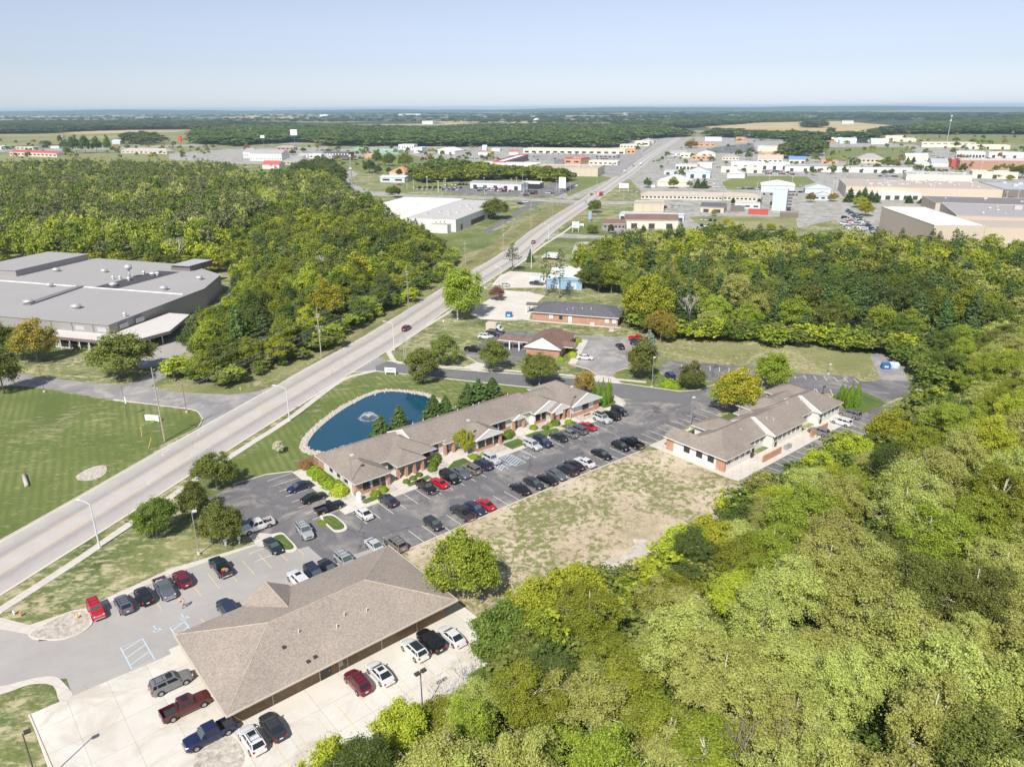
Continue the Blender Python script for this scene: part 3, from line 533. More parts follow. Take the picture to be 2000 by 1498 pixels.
for px in ([(455, 947), (520, 927), (572, 921)], [(312, 873), (387, 836), (397, 818), (385, 803), (367, 799), (222, 781)], [(660, 742), (684, 728), (722, 726)], [(757, 705), (800, 710), (872, 720), (960, 727), (1140, 740)], [(735, 725), (863, 739), (1023, 756), (1100, 763)], [(1200, 747), (1330, 765), (1365, 762), (1396, 751)], [(786, 1079), (1020, 976), (1250, 882)], [(1203, 725), (1222, 720), (1262, 722)], [(912, 697), (940, 713), (990, 714)], [(1112, 711), (1150, 722), (1166, 733)], [(57, 1396), (100, 1498), (118, 1560)]):
    kb.strip(P(px), 0.2, 0.0, 0.15)
kb.strip([q for q in uwp([(55.6, 108.0), (121, 108.0), (124.9, 109.2), (127.5, 109.4), (130.1, 111.0), (131.5, 113.4), (132, 116.9), (131.2, 120.2)])], 0.18, 0, 0.15)
def road_kerb(side, y0, y1): q = [p for p in offs(RCS, side * 7.1) if y0 < p.y < y1]; kb.strip(q, .22, 0, .16)
road_kerb(-1, 20, 147); road_kerb(1, 20, 189); road_kerb(1, 208, 318); road_kerb(1, 332, 430); road_kerb(-1, 186, 560)
struct('kerb', kb, 'kerb', 'pale concrete kerbs of roads and lots')
struct('sidewalk', MB().strip(resample(P([(-90, 1262), (-40, 1222), (0, 1192), (66, 1150), (170, 1082), (270, 1012), (325, 977), (395, 928), (457, 888), (500, 860), (560, 822), (650, 754), (687, 735), (735, 724)]), 4), 1.6, 0.072).strip(P([(775, 708), (768, 704), (759, 688), (764, 683), (825, 642), (875, 612), (950, 560)]), 1.5, 0.08).strip(P([(1002, 525), (1060, 480), (1100, 455), (1130, 433)]), 1.5, 0.08).strip(P([(775, 709), (872, 717), (960, 722), (1085, 731), (1150, 738)]), 1.4, 0.08).strip(P([(1200, 741), (1262, 747)]), 1.4, 0.08).strip(P([(1142, 664), (1117, 711)]), 2.2, 0.08).strip(P([(1012, 622), (1040, 627), (1212, 641)]), 1.6, 0.08), 'sidewalk', 'pale concrete sidewalk following the main road')
# joined drive crossings
struct('crossing_apron', MB().sheet(P([(905, 718), (930, 708), (960, 713), (935, 727)]), 0.085).sheet(P([(1140, 744), (1168, 733), (1200, 737), (1215, 750)]), 0.085).sheet(P([(968, 552), (1000, 530), (1010, 533), (975, 562)]), 0.07), 'sidewalk', 'pale concrete aprons at the drive entrances')
ln = MB(); yl = MB(); bl = MB()
def stall(mb, u, w0, w1, wd=0.11, z=0.056): a, b = uw(u, w0), uw(u, w1); mb.strip([a, b], wd, z)
for k in range(26): 
    u = 53.6 + 2.66 * k
    if not (82 < u < 93): stall(ln, u, 102.9, 107.9)
for k in range(22): stall(ln, 55.2 + 2.66 * k, 91.3, 96.2)
for k in range(8): a, b = uw(52.0, 110.4 + 2.75 * k), uw(46.9, 110.4 + 2.75 * k); ln.strip([a, b], 0.11, 0.056)
for k in range(7): a, b = uw(38.6, 104.5 + 2.75 * k), uw(34.2, 104.5 + 2.75 * k); ln.strip([a, b], 0.11, 0.056)
for k in range(14): stall(ln, 116.4 + 2.7 * k, 91.6, 96.6)
for k in range(18): stall(ln, 117.5 + 2.75 * k, 64.2, 69.4)
ln.strip([uw(117.5, 64.2), uw(165, 64.2)], 0.11, 0.056)
for i in range(8): a, b = at(1331 + i * 18.6, 712 + i * 1.3), at(1331 + i * 18.6, 721 + i * 1.3); ln.strip([a, b], 0.14, 0.06)
for i in range(7): a, b = at(1550 + i * 19.5, 731 + i * 1.4), at(1554 + i * 20.5, 740 + i * 1.4); ln.strip([a, b], 0.14, 0.06)
for i in range(3): a, b = at(1567 + i * 27, 760), at(1573 + i * 27, 774); ln.strip([a, b], 0.14, 0.06)
for k in range(9): stall(yl, 18.9 + 2.75 * k, 101.0, 106.0, z=0.06)
for k in range(8): stall(yl, 22.6 + 2.75 * k, 91.0, 95.6, z=0.06)
for k in range(11): stall(yl, 21.2 + 2.75 * k, 63.2, 68.0, 0.08, 0.068)
# accessible bays: hatched blue-white aisles
def hatch(mb, u0, u1, w0, w1, n, z=0.064, wd=0.16, bow=0):
    q = [uw(u0, w0), uw(u1, w0), uw(u1, w1), uw(u0, w1)]; mb.strip(q, wd, z, closed=True)
    for i in range(n):
        t = (i + 0.5) / n; a = uw(u0, w0 + (w1 - w0) * t); b = uw(u1, w0 + (w1 - w0) * min(1, t + 0.22)); mb.strip([a, b], wd, z + 0.002)
hatch(bl, 84.3, 85.9, 102.9, 107.7, 7); hatch(bl, 87.7, 90.4, 102.7, 107.7, 7); hatch(bl, 12.2, 15.0, 91.2, 96.6, 3); hatch(bl, 18.6, 20.6, 91.2, 96.6, 3)
stall(bl, 93.2, 102.9, 107.9, z=0.064)
for u, w_ in ((86.9, 104.1), (91.8, 104.1), (17.0, 97.2), (20.8, 97.4)):
    c = uw(u, w_); e1, e2 = uw(1, 0), uw(0, 1); T = lambda a, b: c + e1 * a + e2 * b
    bl.strip([T(math.cos(a / 2 + 2.4) * .42, math.sin(a / 2 + 2.4) * .42) for a in range(0, 9)], 0.13, 0.072); bl.strip([T(-.05, .8), T(0, .15), T(.4, .1), T(.6, -.45)], 0.15, 0.074); bl.strip([T(-.16, .98), T(.12, .98)], 0.26, 0.076)
struct('stall_lines', ln, 'line_paint', 'faded white stall lines of the parking lots'); struct('yellow_stall_lines', yl, 'yellow_paint', 'pale yellow stall lines on the grey lot'); struct('accessible_bays', bl, 'blue_paint', 'pale blue hatched accessible bays and wheelchair marks')
# stripes of the big concrete yard: dried patch
# ---- far town ground
FG = [
 ('town_paving', 'town_pavement', 0.02, [(600, 296), (760, 286), (1000, 282), (1230, 268), (1330, 268), (1500, 262), (2000, 300), (2300, 420), (2080, 505), (1790, 475), (1640, 428), (1440, 470), (1330, 460), (1230, 350), (1120, 392), (1060, 380), (1130, 350), (1000, 345), (905, 325), (800, 302), (640, 310)], 'pale paved town lots'),
 ('cross_street', 'town_pavement', 0.05, [(660, 368), (720, 374), (800, 380), (900, 383), (1060, 388), (1140, 393), (1250, 394), (1400, 398), (1650, 406), (1650, 412), (1400, 404), (1250, 400), (1140, 400), (1060, 394), (900, 388), (790, 386), (700, 381), (655, 374)], 'pale cross street through the town'),
 ('curving_road', 'town_pavement', 0.05, [(660, 340), (690, 333), (700, 342), (680, 352), (690, 360), (720, 372), (690, 378), (660, 366), (655, 352)], 'curving pale road beyond the left wood'),
 ('town_field', 'far_grass', 0.04, [(600, 316), (800, 305), (860, 312), (925, 322), (900, 338), (820, 345), (690, 334), (610, 326)], 'green field in front of the shopping strip'),
 ('motel_field', 'far_grass', 0.03, [(470, 330), (600, 316), (690, 336), (660, 350), (500, 345)], 'grass beyond the left wood'),
 ('dealer_lot', 'asphalt', 0.05, [(880, 366), (1050, 364), (1115, 352), (1130, 365), (1090, 384), (900, 380), (860, 374)], 'dark car sales lot'),
 ('dealer_grass', 'far_grass', 0.045, [(780, 352), (900, 362), (862, 374), (790, 376)], 'grass beside the car sales lot'),
 ('corner_grass_far', 'far_grass', 0.045, [(1080, 352), (1150, 338), (1195, 348), (1110, 384), (1100, 372), (1125, 362)], 'grass corner at the crossroads'),
 ('factory_green', 'lawn', 0.03, [(830, 446), (960, 452), (1000, 440), (960, 480), (880, 505), (850, 500)], 'grass in front of the white factory'),
 ('white_factory_drive', 'asphalt_new', 0.06, [(940, 452), (1028, 402), (1000, 395), (1062, 394), (1040, 405), (952, 455)], 'dark drive beside the white factory'),
 ('white_factory_lawn', 'lawn', 0.05, [(930, 440), (985, 412), (1022, 405), (950, 445)], 'green lawn beside the white factory'),
 ('crossroad_lawn', 'lawn', 0.05, [(1090, 452), (1125, 432), (1200, 436), (1210, 460), (1100, 458)], 'lawn with a sign by the road'),
 ('driveway', 'town_pavement', 0.06, [(1075, 459), (1100, 457), (1205, 462), (1205, 468), (1090, 465), (1065, 468)], 'long pale driveway'),
 ('lower_lawn', 'lawn', 0.05, [(1075, 465), (1205, 469), (1230, 490), (1040, 500)], 'lawn in front of the blue sheds'),
 ('warehouse_yard', 'asphalt_worn', 0.05, [(1175, 442), (1320, 445), (1322, 468), (1250, 465), (1175, 450)], 'grey yard before the cream warehouse'),
 ('mown_square', 'far_grass', 0.06, [(1410, 357), (1440, 344), (1575, 345), (1600, 362), (1500, 372), (1420, 370)], 'striped mown square among the sheds'),
 ('yellow_field', 'meadow', 0.05, [(1345, 424), (1425, 422), (1555, 425), (1560, 470), (1540, 492), (1430, 460), (1380, 450)], 'yellowish grass field behind the wood'),
 ('car_park', 'town_pavement', 0.055, [(1600, 408), (1690, 410), (1800, 470), (1780, 490), (1700, 480)], 'pale car park of the tan factory'),
 ('green_strip', 'far_grass', 0.05, [(1610, 288), (1760, 288), (1790, 296), (1770, 312), (1650, 316), (1612, 312)], 'green field among far warehouses'),
 ('green_strip_far', 'far_grass', 0.05, [(1790, 262), (2100, 262), (2200, 285), (1960, 280), (1800, 272)], 'green strip beyond the far warehouses'),
 ('dark_car_park', 'asphalt_new', 0.06, [(1370, 300), (1395, 288), (1470, 280), (1478, 298), (1390, 300)], 'dark car park beyond the shops'),
 ('store_lot', 'asphalt_worn', 0.06, [(1030, 304), (1260, 300), (1210, 345), (1170, 340), (1150, 318), (1040, 312)], 'grey lot before the shopping strip'),
 ('left_town_ground', 'green_field', 0.02, [(-100, 300), (0, 294), (110, 300), (240, 303), (330, 305), (400, 296), (640, 287), (650, 316), (480, 325), (300, 316), (-100, 320)], 'dry grass around the left town edge'),
 ('highway', 'town_pavement', 0.06, [(-100, 293), (60, 292), (230, 288), (420, 281), (640, 278), (640, 281), (420, 284), (235, 292), (60, 297), (-100, 299)], 'pale highway crossing the left town edge'),
 ('motel_yard', 'town_pavement', 0.06, [(330, 300), (480, 290), (640, 287), (650, 312), (600, 318), (480, 322), (330, 312)], 'pale yards around the white hotel'),
 ('left_field', 'green_field', 0.05, [(-150, 262), (60, 262), (200, 255), (380, 253), (480, 262), (400, 282), (100, 283), (-150, 292)], 'pale green field beyond the left town edge'),
 ('field_stripe', 'tan_field', 0.08, [(90, 257), (200, 254), (370, 255), (340, 259), (150, 262)], 'tan strip at the top of the pale field'),
 ('tan_field', 'tan_field', 0.05, [(1365, 247), (1480, 240), (1640, 237), (1760, 247), (1840, 250), (1820, 262), (1600, 264), (1460, 262)], 'broad tan stubble field'),
 ('tan_field_far', 'tan_field', 0.05, [(1480, 233), (1560, 226), (1600, 232), (1540, 236)], 'distant tan field between woods'),
 ('tan_field_right', 'tan_field', 0.05, [(1930, 247), (2060, 244), (2100, 256), (1950, 256)], 'tan field at the right edge'),
 ('tan_field_mid', 'tan_field', 0.05, [(850, 238), (900, 236), (915, 240), (903, 248), (880, 245)], 'small tan field beyond the centre wood'),
 ('tan_field_left', 'tan_field', 0.05, [(410, 226), (500, 224), (620, 226), (600, 233), (450, 231)], 'tan field beyond the left woods'),
 ('tan_field_centre', 'tan_field', 0.05, [(960, 238), (1130, 236), (1140, 243), (1060, 245)], 'thin tan field before the horizon woods'),
]
for i, (nme, mt, z, px, lb) in enumerate(FG): struct(nme, MB().sheet(P(px), z + i * 0.001), mt, lb)
# ================================================================ vehicles
def paint(name, c, metal=0.25, rough=0.32): flat('paint_' + name, c, rough, 0.03, 1.0, metal, 0.8)
for k, c in dict(red=(0.52, 0.018, 0.03), bright_red=(0.62, 0.012, 0.03), maroon=(0.17, 0.012, 0.03), dark_maroon=(0.11, 0.02, 0.022), black=(0.012, 0.012, 0.016), charcoal=(0.045, 0.047, 0.055), slate=(0.14, 0.15, 0.18), grey=(0.22, 0.22, 0.23), silver=(0.45, 0.46, 0.47), pale_silver=(0.60, 0.62, 0.63), white=(0.80, 0.80, 0.80), navy=(0.015, 0.025, 0.085), blue=(0.02, 0.05, 0.19), dark_blue=(0.03, 0.04, 0.085), green_black=(0.015, 0.035, 0.04), pewter=(0.25, 0.23, 0.21), yellow=(0.7, 0.5, 0.03), sky=(0.2, 0.35, 0.6)).items(): paint(k, c)
flat('tyre', (0.018, 0.018, 0.018), 0.85, 0.1); flat('rim', (0.45, 0.45, 0.46), 0.35, 0.1, 4, 0.7); flat('car_glass', (0.02, 0.026, 0.03), 0.06, 0.1); flat('windscreen', (0.075, 0.10, 0.10), 0.08, 0.15); flat('lamp_clear', (0.75, 0.76, 0.78), 0.15); flat('lamp_red', (0.45, 0.01, 0.01), 0.2); flat('black_plastic', (0.02, 0.02, 0.022), 0.6); flat('chrome', (0.65, 0.65, 0.66), 0.25, 0.05, 1, 0.8); flat('plate', (0.75, 0.76, 0.8), 0.5); flat('bed_liner', (0.035, 0.035, 0.04), 0.9)
def interp(tab, x):
    for (a, va), (b, vb) in zip(tab, tab[1:]):
        if x <= b: t = (x - a) / (b - a) if b > a else 0; return va + (vb - va) * t
    return tab[-1][1]
def hull(mb, L, w, belt, wtab, xs, mi=0, zb=0.24):
    """lofted body: belt(x) height, width(x)"""
    rings = []
    for x in xs:
        zt = interp(belt, x); hw = w * interp(wtab, x); zl = zb + (0.12 if abs(x) > L / 2 - 0.2 else 0)
        pts = [(-hw * .9, zl), (-hw, zl + .16), (-hw * 1.0, zl + (zt - zl) * .55), (-hw * .965, zt - .07), (-hw * .86, zt), (-hw * .45, zt + .025), (hw * .45, zt + .025), (hw * .86, zt), (hw * .965, zt - .07), (hw, zl + (zt - zl) * .55), (hw, zl + .16), (hw * .9, zl)]
        o = len(mb.v); mb.v += [(x, y, z) for y, z in pts]; rings.append(o)
    n = 12
    for a, b in zip(rings, rings[1:]):
        for k in range(n): mb.f.append((a + k, a + (k + 1) % n, b + (k + 1) % n, b + k)); mb.m.append(mi)
    mb.f.append(tuple(rings[0] + k for k in range(n))[::-1]); mb.m.append(mi); mb.f.append(tuple(rings[-1] + k for k in range(n))); mb.m.append(mi)
def quad_on(mb, a, b, c, d, k, off=0.012, mi=0, thick=True):
    """pane lying on the face abcd, shrunk by k and lifted off it"""
    q = [Vector(x) for x in (a, b, c, d)]; ctr = sum(q, Vector()) / 4; n = (q[1] - q[0]).cross(q[3] - q[0]).normalized()
    vs = [ctr + (v - ctr) * k + n * off for v in q]; bs = [ctr + (v - ctr) * k - n * 0.02 for v in q]
    mb.add([*vs, *bs], [(0, 1, 2, 3), (0, 4, 5, 1), (1, 5, 6, 2), (2, 6, 7, 3), (3, 7, 4, 0)], mi)
SPEC = dict(  # L, half width, belt, cabin base x (front, rear), roof x (front, rear), roof z, wheel x
 sedan=(4.85, .91, [(-2.43, .78), (-2.3, .98), (-1.5, 1.02), (0.9, .97), (1.9, .86), (2.3, .74), (2.43, .58)], 1.15, -1.85, .35, -1.0, 1.45, 1.45, .33),
 coupe=(4.6, .89, [(-2.3, .74), (-2.15, .95), (-1.4, .98), (0.8, .92), (1.8, .80), (2.15, .70), (2.3, .55)], 1.0, -1.75, .15, -.85, 1.36, 1.35, .33),
 hatch=(4.25, .87, [(-2.12, .85), (-2.05, 1.02), (-1.5, 1.04), (0.9, .99), (1.7, .90), (2.05, .78), (2.12, .6)], 1.15, -2.02, .45, -1.6, 1.52, 1.3, .32),
 crossover=(4.65, .93, [(-2.32, .9), (-2.25, 1.1), (-1.5, 1.12), (0.9, 1.08), (1.8, 1.0), (2.2, .88), (2.32, .66)], 1.15, -2.22, .45, -1.75, 1.68, 1.42, .37),
 suv=(4.95, .97, [(-2.47, .95), (-2.42, 1.16), (-1.5, 1.18), (0.95, 1.14), (1.9, 1.08), (2.38, .98), (2.47, .7)], 1.1, -2.4, .5, -2.2, 1.82, 1.5, .39),
 jeep=(4.3, .88, [(-2.1, 1.0), (-2.08, 1.12), (-1.5, 1.14), (0.7, 1.12), (1.9, 1.06), (2.1, 1.0), (2.15, .8)], .85, -2.08, .55, -2.02, 1.8, 1.35, .4),
 minivan=(5.1, .98, [(-2.55, .9), (-2.5, 1.1), (-1.5, 1.1), (1.3, 1.06), (2.1, .95), (2.45, .8), (2.55, .6)], 1.6, -2.46, .75, -2.2, 1.75, 1.55, .35),
 pickup=(5.75, .99, [(-2.87, 1.0), (-2.85, 1.12), (-.7, 1.14), (.9, 1.14), (2.2, 1.12), (2.8, 1.0), (2.87, .7)], 1.15, -.95, .6, -.8, 1.86, 1.8, .40),
 cab=(5.4, .93, [(-2.7, .95), (-2.68, 1.05), (-.3, 1.07), (.8, 1.07), (2.1, 1.02), (2.62, .92), (2.7, .66)], 1.0, -.3, .5, -.2, 1.70, 1.65, .37))
PROTO = {}
def make_vehicle(kind, rack=False, sunroof=False, blackroof=False):
    L, w, belt, cf, cr, rf, rr, rz, wx, wr = SPEC[kind]; pick = kind in ('pickup', 'cab')
    root = thing(kind + '_car' if not pick else 'pickup_truck', 'x', 'car', (0, 0, 0))
    root.name = dict(sedan='sedan', coupe='coupe', hatch='hatchback', crossover='crossover_car', suv='suv', jeep='boxy_suv', minivan='minivan', pickup='pickup_truck', cab='small_pickup_truck')[kind]
    b = MB(); xs = sorted({-L / 2, -L / 2 + .12, -L / 2 + .5, -1.5, -.7, 0, .7, 1.2, 1.6, 2.0, L / 2 - .3, L / 2 - .1, L / 2})
    wt = [(-L / 2, .84), (-L / 2 + .3, .96), (-1, 1.0), (1, 1.0), (L / 2 - .5, .96), (L / 2 - .15, .86), (L / 2, .74)]
    if kind == 'jeep': wt = [(-L / 2, .98), (0, 1.0), (L / 2, .95)]
    if pick: xs = [x for x in xs if x > cr - .1]; xs = [cr - .1] + xs; wt = [(-L / 2, .98), (0, 1.0), (L / 2 - .3, .97), (L / 2, .84)]
    hull(b, L, w, belt, wt, xs)
    wt_, wb = w * (.74 if not pick and kind not in ('jeep', 'suv', 'minivan') else .80), w * .88
    zf = interp(belt, cf) + .01; zr = interp(belt, cr) + .01
    A = [(cf, -wb, zf), (cf, wb, zf), (cr, wb, zr), (cr, -wb, zr)]; T = [(rf, -wt_, rz - .04), (rf, wt_, rz - .04), (rr, wt_, rz - .05), (rr, -wt_, rz - .05)]
    RT = [(rf - .12, -wt_ * .86, rz), (rf - .12, wt_ * .86, rz), (rr + .12, wt_ * .86, rz), (rr + .12, -wt_ * .86, rz)]
    # cabin shell and roof
    b.add(A + T + RT, [(0, 1, 5, 4), (1, 2, 6, 5), (2, 3, 7, 6), (3, 0, 4, 7), (4, 5, 9, 8), (5, 6, 10, 9), (6, 7, 11, 10), (7, 4, 8, 11), (8, 9, 10, 11)], 0)
    if pick:  # cargo bed with real walls
        x0, x1, h_ = -L / 2, cr - .12, interp(belt, -2) + .02
        b.box(x0, x1, -w * .97, w * .97, .42, .62, 0); b.box(x0, x1, -w * .97, -w * .86, .62, h_, 0); b.box(x0, x1, w * .86, w * .97, .62, h_, 0); b.box(x0, x0 + .1, -w * .86, w * .86, .62, h_, 0); b.box(x1 - .06, x1, -w * .86, w * .86, .62, h_, 0)
    # dark wheel openings
    for sx in (wx, -wx):
        for sy in (-1, 1):
            c = (sx, sy * w * .90, wr); n = 12; o = len(b.v)
            b.v += [(c[0] + math.cos(6.283 * k / n) * wr * 1.17, sy * w * 1.006, max(.25, c[2] + math.sin(6.283 * k / n) * wr * 1.17)) for k in range(n)]
            b.f.append(tuple(o + k for k in range(n))[:: (1 if sy < 0 else -1)]); b.m.append(1)
    body = b.build('body', ['paint_black', 'black_plastic'], root)
    bb = MB(); bb.box(L / 2 - .07, L / 2 + .035, -w * .76, w * .76, .36, .56); 
    bb.build('front_bumper', 'chrome' if kind in ('pickup', 'jeep', 'cab') else 'paint_black', root)
    bb = MB(); bb.box(-L / 2 - .05, -L / 2 + .06, -w * .82, w * .82, .38, .58); bb.build('rear_bumper', 'chrome' if kind in ('pickup', 'cab') else 'paint_black', root)
    bb = MB(); bb.box(-L / 2 - .062, -L / 2 - .03, -.2, .2, .62, .76) if not pick else bb.box(-L / 2 - .068, -L / 2 - .04, -.2, .2, .44, .56); bb.build('number_plate', 'plate', root)
    bb = MB(); zg = interp(belt, L / 2 - .05); bb.box(L / 2 - .05, L / 2 + .018, -w * .46, w * .46, zg - .22, zg - .05); bb.build('grille', 'chrome' if kind in ('jeep', 'pickup') else 'black_plastic', root)
    # glass
    g = MB(); quad_on(g, A[0], A[1], T[1], T[0], .9); g.build('windscreen', 'windscreen', root)
    g = MB(); quad_on(g, A[2], A[3], T[3], T[2], .84 if kind != 'sedan' else .9); g.build('rear_window', 'car_glass', root)
    for sy in (1, -1):
        i, j = (1, 2) if sy > 0 else (3, 0); a0, a1, t1, t0 = Vector(A[i]), Vector(A[j]), Vector(T[j]), Vector(T[i])
        cuts = [(.06, .44), (.48, .80), (.84, .97)] if kind in ('suv', 'minivan', 'crossover', 'jeep') else ([(.08, .94)] if kind == 'cab' else [(.08, .5), (.54, .93)])
        if sy < 0: cuts = [(1 - b_, 1 - a_) for a_, b_ in cuts]
        for c0, c1 in cuts:
            g = MB(); q = [a0.lerp(a1, c0), a0.lerp(a1, c1), t0.lerp(t1, c1), t0.lerp(t1, c0)]
            q = [q[0].lerp(q[3], .12), q[1].lerp(q[2], .12), q[1].lerp(q[2], .88), q[0].lerp(q[3], .88)]; quad_on(g, *q, .97); g.build('side_window', 'car_glass', root)
    for sy in (1, -1):
        g = MB(); zb_ = interp(belt, L / 2 - .2); g.box(L / 2 - .26, L / 2 + .0, sy * w * .55 if sy > 0 else -w * .80, w * .80 if sy > 0 else -w * .55, zb_ - .20, zb_ - .05); g.build('headlight', 'lamp_clear', root)
        g = MB(); zb_ = interp(belt, -L / 2 + .1); g.box(-L / 2 - .018, -L / 2 + .16, w * .62 if sy > 0 else -w * .87, w * .87 if sy > 0 else -w * .62, zb_ - (.3 if not pick else .36), zb_ - .08); g.build('tail_light', 'lamp_red', root)
        g = MB(); g.box(cf - .42, cf - .22, sy * w * .98 if sy > 0 else -w * 1.16, w * 1.16 if sy > 0 else -w * .98, zf + .02, zf + .18); g.build('mirror', 'paint_black', root)
    for sx in (wx, -wx):
        for sy in (-1, 1):
            t = MB(); y0 = sy * w * .80; t.tube([(0, -.11, 0), (0, .11, 0)], wr, 16); o = t.build('wheel', 'tyre', root, loc=(sx, sy * (w - .095), wr))
            t = MB(); t.tube([(0, -.117, 0), (0, .117, 0)], wr * .62, 12); t.build('rim', 'rim', o)
    if rack:
        t = MB()
        for sy in (-1, 1): t.box(rr + .2, rf - .3, sy * wt_ * .8 - .025, sy * wt_ * .8 + .025, rz - .01, rz + .06)
        for k in range(3): xx = rr + .4 + (rf - rr - .9) * k / 2; t.box(xx, xx + .05, -wt_ * .78, wt_ * .78, rz + .02, rz + .05)
        t.build('roof_rack', 'black_plastic', root)
    if sunroof: t = MB(); t.box(rf - 1.0, rf - .25, -wt_ * .6, wt_ * .6, rz - .02, rz + .008); t.build('sunroof', 'car_glass', root)
    if blackroof: t = MB(); t.box(rr + .15, rf - .14, -wt_ * .84, wt_ * .84, rz - .03, rz + .01); t.build('roof_panel', 'car_glass', root)
    if pick: t = MB(); t.box(-L / 2 + .1, cr - .18, -w * .858, w * .858, .622, .66); t.build('bed_floor', 'bed_liner', root)
    return root
def vehicle(kind, px, heading, tint, label, z=0.8, opt='', group=None, world=None, gz=0.06, extra=None):
    key = (kind, opt)
    if key not in PROTO: PROTO[key] = make_vehicle(kind, 'r' in opt, 's' in opt, 'b' in opt); PROTO[key]['used'] = 0
    p = world if world is not None else at(px[0], px[1], z); loc = (p.x, p.y, gz)
    cat = {'pickup': 'pickup', 'cab': 'pickup', 'suv': 'suv', 'jeep': 'suv', 'minivan': 'minivan'}.get(kind, 'car')
    src = PROTO[key]; first = src['used'] == 0; src['used'] = src['used'] + 1
    r = dup(src, loc, heading, label, group, 'paint_' + tint); r['category'] = cat
    if 'used' in r: del r['used']
    r.name = src.name.split('.')[0]
    return r
E_, W_ = CA, CA + math.pi; N_, S_ = CA + math.pi / 2, CA - math.pi / 2
GP = 'cars parked in the office lots'
